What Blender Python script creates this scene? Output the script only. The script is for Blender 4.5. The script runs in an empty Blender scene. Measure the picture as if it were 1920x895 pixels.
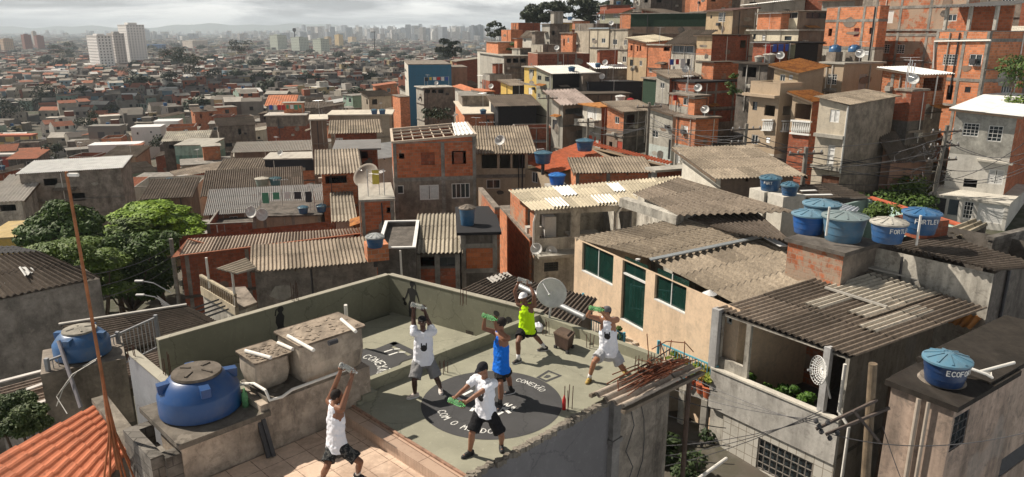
import bpy, math, random
import numpy as np
from mathutils import Vector
R = math.radians
rnd = random.Random(7)
scene = bpy.context.scene
COL = scene.collection
CAMZ, PITCH, FPX = 7.1, R(15.7), 1380.0     # camera height, downward tilt, focal length in photo pixels

# ---------------------------------------------------------------- camera geometry (photo pixel -> place)
def ray(px, py):
    cx, cy = (px-960)/FPX, -(py-447.5)/FPX
    return Vector((cx, math.cos(PITCH)+cy*math.sin(PITCH), -math.sin(PITCH)+cy*math.cos(PITCH)))
def gz(px, py, z=0.0):                     # point of that ray at height z
    d = ray(px, py); t = (z-CAMZ)/d.z
    return Vector((d.x*t, d.y*t, z))
def gy(px, py, Y):                         # point of that ray at distance Y
    d = ray(px, py); t = Y/d.y
    return Vector((d.x*t, Y, CAMZ+d.z*t))
def proj(p):
    x, y, z = p[0], p[1], p[2]-CAMZ
    zc = y*math.cos(PITCH)-z*math.sin(PITCH); yc = y*math.sin(PITCH)+z*math.cos(PITCH)
    return (960+FPX*x/zc, 447.5-FPX*yc/zc)
S2 = math.sqrt(.5)
def W(U, V, z=0.0): return Vector(((U+V)*S2, (U-V)*S2, z))     # the terrace's own axes, 45 degrees to the view
def WU(p): return ((p[0]+p[1])*S2, (p[0]-p[1])*S2)

# ---------------------------------------------------------------- meshes
class MB:
    def __init__(s): s.v = []; s.f = []; s.m = []; s.uv = {}
    def quad(s, a, b, c, d, m=0, uv=None):
        i = len(s.v); s.v += [tuple(a), tuple(b), tuple(c), tuple(d)]; s.f.append((i, i+1, i+2, i+3)); s.m.append(m)
        if uv: s.uv[len(s.f)-1] = uv
    def poly(s, pts, m=0):
        i = len(s.v); s.v += [tuple(p) for p in pts]; s.f.append(tuple(range(i, i+len(pts)))); s.m.append(m)
    def hexa(s, b, t, m=0):                # bottom ring (ccw seen from above) and top ring
        n = len(b); i = len(s.v); s.v += [tuple(p) for p in b]+[tuple(p) for p in t]
        s.f.append(tuple(i+n-1-k for k in range(n))); s.f.append(tuple(i+n+k for k in range(n)))
        s.m += [m, m]
        for k in range(n):
            j = (k+1) % n; s.f.append((i+k, i+j, i+n+j, i+n+k)); s.m.append(m)
    def box(s, c, sx, sy, sz, rz=0.0, m=0):  # centre of the bottom face, full sizes
        ca, sa = math.cos(rz), math.sin(rz)
        def P(x, y, z): return (c[0]+x*ca-y*sa, c[1]+x*sa+y*ca, c[2]+z)
        h = [(-sx/2, -sy/2), (sx/2, -sy/2), (sx/2, sy/2), (-sx/2, sy/2)]
        s.hexa([P(x, y, 0) for x, y in h], [P(x, y, sz) for x, y in h], m)
    def slab(s, pts, z0, z1, m=0):
        s.hexa([(p[0], p[1], z0) for p in pts], [(p[0], p[1], z1) for p in pts], m)
    def beam(s, a, b, w, h, m=0, up=(0, 0, 1)):  # rectangular bar from a to b
        a, b = Vector(a), Vector(b); d = (b-a).normalized(); up = Vector(up)
        if abs(d.dot(up)) > .98: up = Vector((1, 0, 0))
        x = d.cross(up).normalized()*w/2; y = x.cross(d).normalized()*h/2
        s.hexa([a-x-y, a+x-y, b+x-y, b-x-y], [a-x+y, a+x+y, b+x+y, b-x+y], m)
    def tube(s, pts, r, n=6, m=0, cap=True):
        pts = [Vector(p) for p in pts]; N = len(pts); i0 = len(s.v)
        rr = r if isinstance(r, (list, tuple)) else [r]*N
        last = None
        for k, p in enumerate(pts):
            d = (pts[min(k+1, N-1)]-pts[max(k-1, 0)]).normalized()
            if last is None:
                up = Vector((0, 0, 1)) if abs(d.z) < .9 else Vector((1, 0, 0))
                x = d.cross(up).normalized()
            else:
                x = (last-d*last.dot(d)).normalized()
            last = x; y = d.cross(x)
            for j in range(n):
                a = 2*math.pi*j/n; s.v.append(tuple(p+(x*math.cos(a)+y*math.sin(a))*rr[k]))
        for k in range(N-1):
            for j in range(n):
                a = i0+k*n+j; b = i0+k*n+(j+1) % n
                s.f.append((a, b, b+n, a+n)); s.m.append(m)
        if cap:
            s.f.append(tuple(i0+j for j in range(n))[::-1]); s.m.append(m)
            s.f.append(tuple(i0+(N-1)*n+j for j in range(n))); s.m.append(m)
    def lathe(s, prof, c=(0, 0, 0), n=24, m=0, sx=1, sy=1):
        i0 = len(s.v); K = len(prof)
        for r, z in prof:
            for j in range(n):
                a = 2*math.pi*j/n; s.v.append((c[0]+r*math.cos(a)*sx, c[1]+r*math.sin(a)*sy, c[2]+z))
        for k in range(K-1):
            for j in range(n):
                a = i0+k*n+j; b = i0+k*n+(j+1) % n
                s.f.append((a, b, b+n, a+n)); s.m.append(m)
        s.f.append(tuple(i0+j for j in range(n))[::-1]); s.m.append(m)
        s.f.append(tuple(i0+(K-1)*n+j for j in range(n))); s.m.append(m)
    def build(s, name, mats, parent=None, smooth=False, solid=0):
        me = bpy.data.meshes.new(name); me.from_pydata(s.v, [], s.f)
        if not isinstance(mats, (list, tuple)): mats = [mats]
        for mt in mats: me.materials.append(mt)
        if len(mats) > 1: me.polygons.foreach_set('material_index', [min(q, len(mats)-1) for q in s.m])
        if s.uv:
            L = me.uv_layers.new(name='UVMap'); dat = np.zeros(len(me.loops)*2, dtype=np.float32)
            for fi, uvs in s.uv.items():
                ls = me.polygons[fi].loop_start
                for q, (a, b) in enumerate(uvs): dat[2*(ls+q)] = a; dat[2*(ls+q)+1] = b
            L.data.foreach_set('uv', dat)
        if smooth: me.polygons.foreach_set('use_smooth', [True]*len(me.polygons))
        me.update()
        o = bpy.data.objects.new(name, me); COL.objects.link(o)
        if smooth == 'auto':
            try: me.set_sharp_from_angle(angle=R(35))
            except Exception: pass
        if parent: o.parent = parent
        if solid:
            sm = o.modifiers.new('s', 'SOLIDIFY'); sm.thickness = solid; sm.offset = 0
        return o
USED = {}
def tag(o, label=None, cat=None, group=None, kind=None):
    if label: o['label'] = label
    if cat: o['category'] = cat
    if group: o['group'] = group
    if kind: o['kind'] = kind
    return o
def thing(name, label, cat, loc=(0, 0, 0), group=None):
    o = bpy.data.objects.new(name, None); COL.objects.link(o); o.empty_display_size = .1
    o['base'] = [float(q) for q in loc]
    return tag(o, label, cat, group)
def finish_roots():                         # put every Empty at its thing's base without moving the parts
    for o in list(COL.objects):
        if o.type == 'EMPTY' and 'base' in o:
            b = Vector(o['base']); del o['base']
            if b.length:
                o.location = b
                for c in o.children: c.location = c.location-b
def copy_tree(o, parent=None):
    c = o.copy(); COL.objects.link(c); c.parent = parent
    for ch in o.children: copy_tree(ch, c)
    return c

# ---------------------------------------------------------------- materials
class NT:
    def __init__(s, name):
        s.mat = bpy.data.materials.new(name); s.mat.use_nodes = True
        s.t = s.mat.node_tree; s.t.nodes.clear()
        s.out = s.t.nodes.new('ShaderNodeOutputMaterial'); s.b = s.t.nodes.new('ShaderNodeBsdfPrincipled')
        s.t.links.new(s.b.outputs[0], s.out.inputs[0])
    def n(s, typ, ins={}, out=0, **props):
        nd = s.t.nodes.new('ShaderNode'+typ)
        for k, v in props.items(): setattr(nd, k, v)
        for k, v in ins.items():
            sock = nd.inputs[k]
            if isinstance(v, bpy.types.NodeSocket): s.t.links.new(v, sock)
            elif isinstance(v, (tuple, list)) and sock.type == 'RGBA' and len(v) == 3: sock.default_value = (*v, 1)
            else: sock.default_value = v
        s.last = nd
        return nd.outputs[out]
    def math(s, op, a, b=0.0, c=None, clamp=False):
        ins = {0: a, 1: b}
        if c is not None: ins[2] = c
        return s.n('Math', ins, operation=op, use_clamp=clamp)
    def mix(s, f, a, b, blend='MIX'):
        nd = s.t.nodes.new('ShaderNodeMix'); nd.data_type = 'RGBA'; nd.blend_type = blend
        for k, v in ((0, f), (6, a), (7, b)):
            if isinstance(v, bpy.types.NodeSocket): s.t.links.new(v, nd.inputs[k])
            elif isinstance(v, (tuple, list)): nd.inputs[k].default_value = (*v[:3], 1)
            else: nd.inputs[k].default_value = v
        return nd.outputs[2]
    def noise(s, vec, scale, detail=4, rough=.6, out=0, dist=0.0):
        return s.n('TexNoise', {'Vector': vec, 'Scale': scale, 'Detail': detail, 'Roughness': rough, 'Distortion': dist}, out=out)
    def ramp(s, f, lo, hi): return s.n('MapRange', {0: f, 1: lo, 2: hi, 3: 0.0, 4: 1.0})
    def pos(s): return s.n('NewGeometry')
    def scalev(s, vec, x, y, z): return s.n('Mapping', {0: vec, 3: (x, y, z)})
    def wall(s):                            # (metres along the wall, height, 0)
        g = s.t.nodes.new('ShaderNodeNewGeometry')
        cr = s.n('VectorMath', {0: g.outputs['True Normal'], 1: (0, 0, 1)}, operation='CROSS_PRODUCT')
        u = s.n('VectorMath', {0: g.outputs['Position'], 1: cr}, out='Value', operation='DOT_PRODUCT')
        sp = s.t.nodes.new('ShaderNodeSeparateXYZ'); s.t.links.new(g.outputs['Position'], sp.inputs[0])
        sn = s.t.nodes.new('ShaderNodeSeparateXYZ'); s.t.links.new(g.outputs['True Normal'], sn.inputs[0])
        az = s.math('ABSOLUTE', sn.outputs[2])
        u2 = s.math('ADD', u, s.math('MULTIPLY', az, sp.outputs[0])); v2 = s.math('ADD', sp.outputs[2], s.math('MULTIPLY', az, sp.outputs[1]))
        return s.n('CombineXYZ', {0: u2, 1: v2, 2: 0.0})
    def bump(s, h, strength=.3, dist=.02):
        b = s.n('Bump', {'Height': h, 'Strength': strength, 'Distance': dist}); s.t.links.new(b, s.b.inputs['Normal'])
    def done(s, color, rough=.85, metal=0.0, spec=.3):
        for k, v in (('Base Color', color), ('Roughness', rough), ('Metallic', metal), ('Specular IOR Level', spec)):
            if isinstance(v, bpy.types.NodeSocket): s.t.links.new(v, s.b.inputs[k])
            elif k == 'Base Color': s.b.inputs[k].default_value = (*v[:3], 1)
            else: s.b.inputs[k].default_value = v
        return s.mat
MATS = {}
def memo(f):
    def g(*a):
        k = (f.__name__, a)
        if k not in MATS: MATS[k] = f(*a)
        return MATS[k]
    return g
def sc(c, k): return tuple(min(1, q*k) for q in c)
@memo
def plaster(c=(.5, .45, .36), dirt=.5, seed=0.0):
    t = NT('plaster'); w = t.wall(); P = t.pos()
    st = t.ramp(t.noise(t.scalev(w, 1.6, .22, 1), 1.0, 5, .65), .52-.12*dirt, .78)
    bl = t.ramp(t.noise(P, .8+seed, 6, .7), .42, .72)
    fine = t.noise(P, 9, 5, .7)
    col = t.mix(t.math('MULTIPLY', bl, min(1, .8*dirt)), c, sc(c, .5))
    mid = t.ramp(t.noise(P, 2.6, 8, .75, dist=.6), .5, .62)
    col = t.mix(t.math('MULTIPLY', mid, .55*dirt), col, (.13, .115, .1))
    pale = t.ramp(t.noise(P, 1.9, 7, .7, dist=.4), .58, .64)
    col = t.mix(t.math('MULTIPLY', pale, .5*dirt), col, sc(c, 1.25))
    col = t.mix(t.math('MULTIPLY', st, min(1, .95*dirt)), col, (.06, .052, .044))
    rep = t.ramp(t.noise(P, .35, 3, .5), .6, .63)
    col = t.mix(t.math('MULTIPLY', rep, .3*dirt), col, (.33, .32, .3))
    col = t.mix(t.math('MULTIPLY', t.ramp(fine, .45, .75), .18), col, (.02, .02, .02))
    t.bump(fine, .25, .02)
    return t.done(col, .9)
@memo
def brick(c=(.42, .135, .06), mortar=(.26, .2, .16), rend=.25, dirt=.4):
    t = NT('clay_block_masonry'); w = t.wall(); P = t.pos()
    wob = t.noise(P, 3.0, 2, .5, out=1)
    w2 = t.n('VectorMath', {0: w, 1: t.n('VectorMath', {0: wob, 'Scale': .05}, operation='SCALE')}, operation='ADD')
    bt = t.n('TexBrick', {'Vector': w2, 'Color1': sc(c, 1.2), 'Color2': sc(c, .68), 'Mortar': mortar, 'Scale': 1.0, 'Mortar Size': .014, 'Mortar Smooth': .3, 'Bias': 0.0, 'Brick Width': .31, 'Row Height': .2})
    f = t.last.outputs['Fac']
    var = t.noise(P, 1.1, 6, .7)
    col = t.mix(t.ramp(var, .3, .75), t.mix(.5, bt, sc(c, .55)), bt)
    rr = t.ramp(t.noise(P, .75, 7, .68), .68-.22*rend, .72-.2*rend)
    col = t.mix(t.math('MULTIPLY', rr, .85), col, (.36, .29, .22))
    sm = t.ramp(t.noise(P, 5.5, 6, .75), .53, .68)
    col = t.mix(t.math('MULTIPLY', sm, .45), col, (.36, .27, .2))
    st = t.ramp(t.noise(t.scalev(w, 1.3, .25, 1), 1.0, 5, .65), .5, .75)
    col = t.mix(t.math('MULTIPLY', st, dirt), col, (.06, .045, .038))
    h = t.math('ADD', t.math('MULTIPLY', f, -1.0), t.math('MULTIPLY', t.noise(P, 14, 4, .7), .9))
    t.bump(h, .6, .02)
    return t.done(col, .92)
@memo
def concrete(c=(.27, .25, .225), dirt=.5, board=0.0):
    t = NT('concrete'); w = t.wall(); P = t.pos()
    a = t.noise(P, 1.3, 7, .7); b = t.noise(P, 12, 6, .7)
    col = t.mix(t.ramp(a, .38, .66), sc(c, .6), sc(c, 1.25))
    mid = t.ramp(t.noise(P, 3.2, 8, .75, dist=.5), .5, .6)
    col = t.mix(t.math('MULTIPLY', mid, .5*dirt), col, sc(c, .38))
    pl = t.ramp(t.noise(P, 1.7, 6, .7), .6, .64)
    col = t.mix(t.math('MULTIPLY', pl, .45*dirt), col, sc(c, 1.6))
    st = t.ramp(t.noise(t.scalev(w, 1.4, .3, 1), 1.0, 6, .7), .5, .72)
    col = t.mix(t.math('MULTIPLY', st, min(1, dirt)), col, (.045, .038, .032))
    col = t.mix(t.math('MULTIPLY', t.ramp(b, .5, .8), .25), col, sc(c, 1.5))
    t.bump(b, .4, .02)
    return t.done(col, .93)
@memo
def blocks(c=(.2, .185, .165)):
    t = NT('concrete_block_masonry'); w = t.wall(); P = t.pos()
    bt = t.n('TexBrick', {'Vector': w, 'Color1': c, 'Color2': sc(c, .72), 'Mortar': sc(c, .5), 'Scale': 1.0, 'Mortar Size': .012, 'Mortar Smooth': .4, 'Brick Width': .4, 'Row Height': .2})
    f = t.last.outputs['Fac']
    col = t.mix(t.math('MULTIPLY', t.ramp(t.noise(P, 1.7, 7, .7), .42, .62), .8), bt, (.045, .04, .035))
    col = t.mix(t.math('MULTIPLY', t.ramp(t.noise(P, 1.1, 5, .6), .55, .62), .6), col, sc(c, 1.5))
    t.bump(t.math('ADD', t.math('MULTIPLY', f, -1.0), t.noise(P, 16, 5, .7)), .6, .02)
    return t.done(col, .95)
@memo
def fibro(c=(.27, .23, .185), moss=.55):      # weathered fibre-cement sheets, UV in metres (across, down the slope)
    t = NT('weathered_sheet'); uv = t.n('UVMap', uv_map='UVMap'); P = t.pos()
    s1 = t.n('VectorMath', {0: uv, 1: (1/.92, 1/1.75, 1)}, operation='MULTIPLY')
    fl = t.n('VectorMath', {0: s1}, operation='FLOOR')
    wn = t.n('TexWhiteNoise', {'Vector': fl}, out=0, noise_dimensions='2D')
    col = t.mix(wn, sc(c, .72), sc(c, 1.28))
    spt = t.noise(P, 9, 8, .8)
    col = t.mix(t.math('MULTIPLY', t.ramp(spt, .42, .62), .75*moss+.15), col, (.055, .045, .036))
    big = t.ramp(t.noise(P, .45, 6, .7), .42, .7)
    col = t.mix(t.math('MULTIPLY', big, moss*.85), col, (.07, .058, .047))
    lic = t.ramp(t.noise(P, 4.2, 5, .7), .6, .72)
    col = t.mix(t.math('MULTIPLY', lic, .5), col, sc(c, 1.9))
    stv = t.noise(t.scalev(uv, 5.0, .25, 1), 1.0, 4, .6)
    col = t.mix(t.math('MULTIPLY', t.ramp(stv, .5, .75), .5), col, sc(c, .4))
    sep = t.n('SeparateXYZ', {0: s1}, out=1)
    ed = t.math('LESS_THAN', t.math('FRACT', sep), .03)
    col = t.mix(t.math('MULTIPLY', ed, .7), col, (.04, .034, .03))
    t.bump(spt, .5, .02)
    return t.done(col, .95, 0, .15)
@memo
def zinc(c=(.6, .6, .6), rust=.15):
    t = NT('metal_sheet'); P = t.pos()
    col = t.mix(t.ramp(t.noise(P, 1.2, 5, .6), .4, .75), c, sc(c, .75))
    col = t.mix(t.math('MULTIPLY', t.ramp(t.noise(P, 2.2, 6, .7), .62-.2*rust, .8-.2*rust), min(1, .5+rust)), col, (.22, .085, .03))
    return t.done(col, .72, 0.0, .3)
@memo
def clay(c=(.5, .14, .065), dark=.3):
    t = NT('clay_tile'); P = t.pos()
    col = t.mix(t.ramp(t.noise(P, 2.2, 6, .7), .35, .7), sc(c, 1.15), sc(c, .72))
    col = t.mix(t.math('MULTIPLY', t.ramp(t.noise(P, 7, 7, .75), .55, .72), .75), col, (.12, .06, .04))
    col = t.mix(t.math('MULTIPLY', t.ramp(t.noise(P, .6, 5, .65), .45, .7), dark), col, (.13, .08, .055))
    t.bump(t.noise(P, 25, 4, .6), .3, .01)
    return t.done(col, .85)
@memo
def plain(c=(.5, .5, .5), rough=.6, metal=0.0, var=.15, scale=4.0):
    t = NT('paint'); P = t.pos()
    nz = t.noise(P, scale, 6, .7)
    col = t.mix(t.ramp(nz, .35, .7), sc(c, 1-var), sc(c, 1+var*.6))
    rg = t.math('ADD', rough, t.math('MULTIPLY', nz, .1))
    return t.done(col, rg, metal, .4)
@memo
def glass(c=(.03, .04, .045), rough=.08):
    t = NT('window_glass'); P = t.pos()
    col = t.mix(t.noise(P, 2.0, 2), sc(c, .5), sc(c, 1.6))
    return t.done(col, rough, 0.0, .6)
@memo
def tankblue(c=(.035, .13, .33), dirt=.3):
    dirt = min(1, dirt*1.7)
    t = NT('blue_polyethylene'); P = t.pos()
    col = t.mix(t.math('MULTIPLY', t.ramp(t.noise(P, 3.0, 6, .7), .45, .75), dirt), c, (.17, .18, .18))
    col = t.mix(t.math('MULTIPLY', t.ramp(t.noise(P, 18, 5, .8), .55, .75), dirt*.7), col, sc(c, .45))
    t.bump(t.noise(P, 20, 3), .05, .01)
    return t.done(col, .38, 0.0, .5)
# ---------------------------------------------------------------- terrain
T_PX = [-300, 100, 400, 700, 960, 1150, 1400, 1700, 1920, 2300]
T_S = [(p-960)/FPX for p in T_PX]
T_D = [0, 14, 25, 40, 55, 75, 105, 150, 220, 400, 800, 1600, 30000]
T_Z = [[-8]*10,
 [-9, -8.5, -8, -7, -7, -7, -7, -8, -8, -8],
 [-11, -10.5, -9, -8, -7, -6.5, -6.5, -6.5, -6, -6],
 [-14, -13, -11.5, -10, -8, -6.8, -6, -5.5, -5, -5],
 [-17, -15, -13.5, -11.5, -9, -7, -5.5, -4.5, -3, -2],
 [-20, -18, -15.5, -13, -10, -7, -2.5, 3, 5, 6],
 [-24, -22, -18, -15, -11, -3, 4, 9, 12, 14],
 [-28, -27, -21, -16, -4, 4, 10, 14, 17, 19],
 [-32, -33, -24, -19, -6, 4, 12, 16, 19, 21],
 [-36, -36, -28, -26, -18, -5, 5, 10, 12, 12],
 [-37, -37, -32, -30, -28, -22, -10, -5, -5, -5],
 [-37]*10, [-37]*10]
def terr(x, y):
    y = max(y, .5); s = x/(y*1.02+1.5); s = min(max(s, T_S[0]), T_S[-1])
    i = 0
    while i < len(T_S)-2 and s > T_S[i+1]: i += 1
    j = 0
    while j < len(T_D)-2 and y > T_D[j+1]: j += 1
    a = (s-T_S[i])/(T_S[i+1]-T_S[i]); b = (y-T_D[j])/(T_D[j+1]-T_D[j]); b = min(b, 1)
    return (T_Z[j][i]*(1-a)+T_Z[j][i+1]*a)*(1-b)+(T_Z[j+1][i]*(1-a)+T_Z[j+1][i+1]*a)*b

# ---------------------------------------------------------------- building kit
def xy(p): return Vector((p[0], p[1], 0))
def wallface(mb, P, Q, z0, zP, zQ, holes=(), m=0, bands=(), depth=.13):
    P = xy(P); Q = xy(Q); L = (Q-P).length; e = (Q-P)/L; nrm = Vector((e.y, -e.x, 0))
    us = sorted(set([0, L]+[round(min(max(h[k], .02), L-.02), 4) for h in holes for k in (0, 1)]))
    lo = min(zP, zQ)-.02
    H = [(round(min(max(h[0], .02), L-.02), 4), round(min(max(h[1], .02), L-.02), 4), min(max(h[2], z0+.01), lo-.02), min(max(h[3], z0+.01), lo-.01)) for h in holes]
    zs = sorted(set([z0]+[h[k] for h in H for k in (2, 3)]+[b[0] for b in bands if z0 < b[0] < lo]))
    for i in range(len(us)-1):
        ua, ub = us[i], us[i+1]
        for j in range(len(zs)):
            za = zs[j]; top = j == len(zs)-1
            zc = (za+zs[j+1])/2 if not top else lo+.01
            if any(h[0]-1e-4 <= ua and ub <= h[1]+1e-4 and h[2] < zc < h[3] for h in H): continue
            mm = m
            for zb, bm in bands:
                if zc < zb: mm = bm; break
            zt1 = zP+(zQ-zP)*ua/L if top else zs[j+1]; zt2 = zP+(zQ-zP)*ub/L if top else zs[j+1]
            A, B = P+e*ua, P+e*ub
            mb.quad((A.x, A.y, za), (B.x, B.y, za), (B.x, B.y, zt2), (A.x, A.y, zt1), mm)
    for u0, u1, a, b in H:
        A, B = P+e*u0, P+e*u1; I = nrm*-depth
        mm = m
        for zb, bm in bands:
            if (a+b)/2 < zb: mm = bm; break
        def V(q, z, o=0): return (q.x+I.x*o, q.y+I.y*o, z)
        mb.quad(V(A, a), V(A, b), V(A, b, 1), V(A, a, 1), mm); mb.quad(V(B, b), V(B, a), V(B, a, 1), V(B, b, 1), mm)
        mb.quad(V(A, b), V(B, b), V(B, b, 1), V(A, b, 1), mm); mb.quad(V(B, a), V(A, a), V(A, a, 1), V(B, a, 1), mm)
WHITE = plain((.72, .72, .7), .5, 0, .1); ALU = plain((.55, .56, .57), .35, .6, .1); DARKG = glass(); CURT = plain((.35, .33, .3), .9)
DKM = plain((.05, .05, .055), .5, 0, .3); RUSTM = plain((.16, .07, .04), .8, 0, .5); PVC = plain((.75, .73, .68), .5, 0, .12)
def window(par, P, Q, rect, kind='slide', col=None, lite=False):
    P = xy(P); Q = xy(Q); e = (Q-P).normalized(); n = Vector((e.y, -e.x, 0)); u0, u1, a, b = rect
    w, h = u1-u0, b-a
    if kind == 'open' or w < .05 or h < .05: return
    def V(u, z, o): q = P+e*(u0+u)+n*o; return Vector((q.x, q.y, a+z))
    fr = MB(); pn = MB(); t = .05
    def bar(ua, za, ub, zb, o=-.05, ww=t): fr.beam(V(ua, za, o), V(ub, zb, o), ww, ww, up=n)
    fm = col or WHITE; pm = DARKG; nm = 'window'
    if kind in ('slide', 'grid', 'alu', 'pane'):
        for z in (t/2, h-t/2): bar(0, z, w, z)
        for u in (t/2, w-t/2): bar(u, t, u, h-t)
        if kind != 'pane':
            k = 2 if w < 1.1 else (3 if kind == 'alu' else 4)
            if kind == 'grid': k = max(3, int(w/.22))
            for i in range(1, k): bar(w*i/k, t, w*i/k, h-t, -.05 if kind != 'grid' else -.02, t*.8 if kind != 'grid' else .025)
            if kind == 'grid':
                for i in range(1, 4): bar(t, h*i/4, w-t, h*i/4, -.02, .025)
        pn.quad(V(0, 0, -.09), V(w, 0, -.09), V(w, h, -.09), V(0, h, -.09))
    elif kind == 'shutter':
        nm = 'shutter_window'
        for z in (t/2, h-t/2): bar(0, z, w, z)
        for u in (t/2, w-t/2, w/2-.05, w/2+.05): bar(u, t, u, h-t)
        k = max(4, int(h/.09))
        for side in (0, 1):
            ua = t if side == 0 else w/2+.08; ub = w/2-.08 if side == 0 else w-t
            for i in range(k):
                z = t+(h-2*t)*(i+.5)/k; fr.beam(V(ua, z, -.05), V(ub, z, -.05), (h-2*t)/k*.8, .015, up=(n+Vector((0, 0, .5))).normalized())
        pn.quad(V(0, 0, -.09), V(w, 0, -.09), V(w, h, -.09), V(0, h, -.09))
    elif kind in ('door', 'garage'):
        nm = 'door' if kind == 'door' else 'garage_door'
        for u in (t/2, w-t/2): bar(u, 0, u, h)
        bar(0, h-t/2, w, h-t/2)
        if kind == 'garage':
            k = int(h/.1)
            for i in range(k): fr.beam(V(t, h*(i+.5)/k, -.07), V(w-t, h*(i+.5)/k, -.07), h/k*.85, .03, up=n)
        else:
            for i in range(4): fr.beam(V(w*.2, h*(.2+.2*i), -.045), V(w*.8, h*(.2+.2*i), -.045), .03, .02, up=n)
            fr.beam(V(w*.86, h*.42, -.02), V(w*.86, h*.5, -.02), .03, .05, up=n)
        pn.quad(V(0, 0, -.08), V(w, 0, -.08), V(w, h, -.08), V(0, h, -.08)); pm = fm; 
    elif kind == 'louvre':
        nm = 'louvre_window'; fm = col or ALU
        for z in (t/2, h-t/2): bar(0, z, w, z)
        for u in (t/2, w-t/2): bar(u, t, u, h-t)
        k = max(3, int(h/.16))
        for i in range(k):
            z = t+(h-2*t)*(i+.5)/k; fr.beam(V(t, z, -.04), V(w-t, z, -.04), .13, .01, up=(n*1+Vector((0, 0, 1))).normalized())
        pn.quad(V(0, 0, -.11), V(w, 0, -.11), V(w, h, -.11), V(0, h, -.11))
    f = fr.build(nm, fm, par)
    pn.build('pane' if kind not in ('door', 'garage') else 'panel', pm, f)
    return f
def sheet(mb, A, B, C, D, pitch=.18, amp=.026, seg=6, m=0, rowlen=1.75):
    A, B, C, D = map(Vector, (A, B, C, D)); Lu = ((B-A).length+(C-D).length)/2; Lv = ((D-A).length+(C-B).length)/2
    nu = max(2, int(Lu/pitch*seg)); nv = max(1, int(round(Lv/rowlen)))
    nrm = (B-A).cross(D-A).normalized()
    if nrm.z < 0: nrm = -nrm
    for r in range(nv):
        v0, v1 = r/nv, (r+1)/nv; i0 = len(mb.v); lift = .014
        for k, vv in enumerate((v0, min(1, v1+.004))):
            for i in range(nu+1):
                u = i/nu; p = (A*(1-u)+B*u)*(1-vv)+(D*(1-u)+C*u)*vv
                off = amp*math.sin(2*math.pi*i/seg)+(lift if k == 0 else 0)
                mb.v.append(tuple(p+nrm*off))
        for i in range(nu):
            q = (i0+i, i0+i+1, i0+nu+1+i+1, i0+nu+1+i); mb.f.append(q); mb.m.append(m)
            ua, ub = i/nu*Lu, (i+1)/nu*Lu
            mb.uv[len(mb.f)-1] = [(ua, v0*Lv), (ub, v0*Lv), (ub, v1*Lv), (ua, v1*Lv)]
def tiles(mb, A, B, C, D, pitch=.22, m=0):    # clay roof: A-B along the eave, A-D down-slope direction; stepped rows of half-round tiles
    A, B, C, D = map(Vector, (A, B, C, D)); Lu = (B-A).length; Lv = (D-A).length
    nu = max(2, int(Lu/pitch)); nv = max(1, int(Lv/.38)); nrm = (B-A).cross(D-A).normalized()
    if nrm.z < 0: nrm = -nrm
    prof = [(0, 0), (.14, .035), (.3, .055), (.46, .035), (.6, 0), (.8, -.012)]
    for r in range(nv):
        v0, v1 = r/nv, (r+1)/nv+.01; i0 = len(mb.v); K = nu*6+1
        for k, vv in enumerate((v0, v1)):
            for i in range(K):
                c, j = divmod(i, 6); u = (c+prof[j][0])/nu if i < K-1 else 1
                p = (A*(1-u)+B*u)*(1-vv)+(D*(1-u)+C*u)*vv
                mb.v.append(tuple(p+nrm*(prof[j][1]+(.03 if k == 0 else 0))))
        for i in range(K-1):
            mb.f.append((i0+i, i0+i+1, i0+K+i+1, i0+K+i)); mb.m.append(m)
        for i in range(K-1):                # butt edge of the row
            a, b = Vector(mb.v[i0+i]), Vector(mb.v[i0+i+1]); mb.quad(a-nrm*.03, b-nrm*.03, b, a, m)
FOOT = []                                    # footprints already built on
def on_edge(P, e, px, zt):                   # distance along the wall direction e from P whose top shows at photo column px
    lo, hi = 0.0, 60.0
    f = lambda t: proj((P.x+e.x*t, P.y+e.y*t, zt))[0]-px
    s = 1 if f(1.0) > f(0.0) else -1
    for _ in range(50):
        m = (lo+hi)/2
        if f(m)*s < 0: lo = m
        else: hi = m
    return (lo+hi)/2
def face_uv(P, Q, px, py):                   # where the photo ray meets the wall plane
    P = xy(P); Q = xy(Q); e = (Q-P).normalized(); n = Vector((e.y, -e.x, 0)); d = ray(px, py); o = Vector((0, 0, CAMZ))
    t = (P-xy(o)).dot(n)/d.dot(n); h = o+d*t
    return (xy(h)-P).dot(e), h.z
SLABM = concrete((.27, .255, .23), .6)
class House: pass
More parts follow.
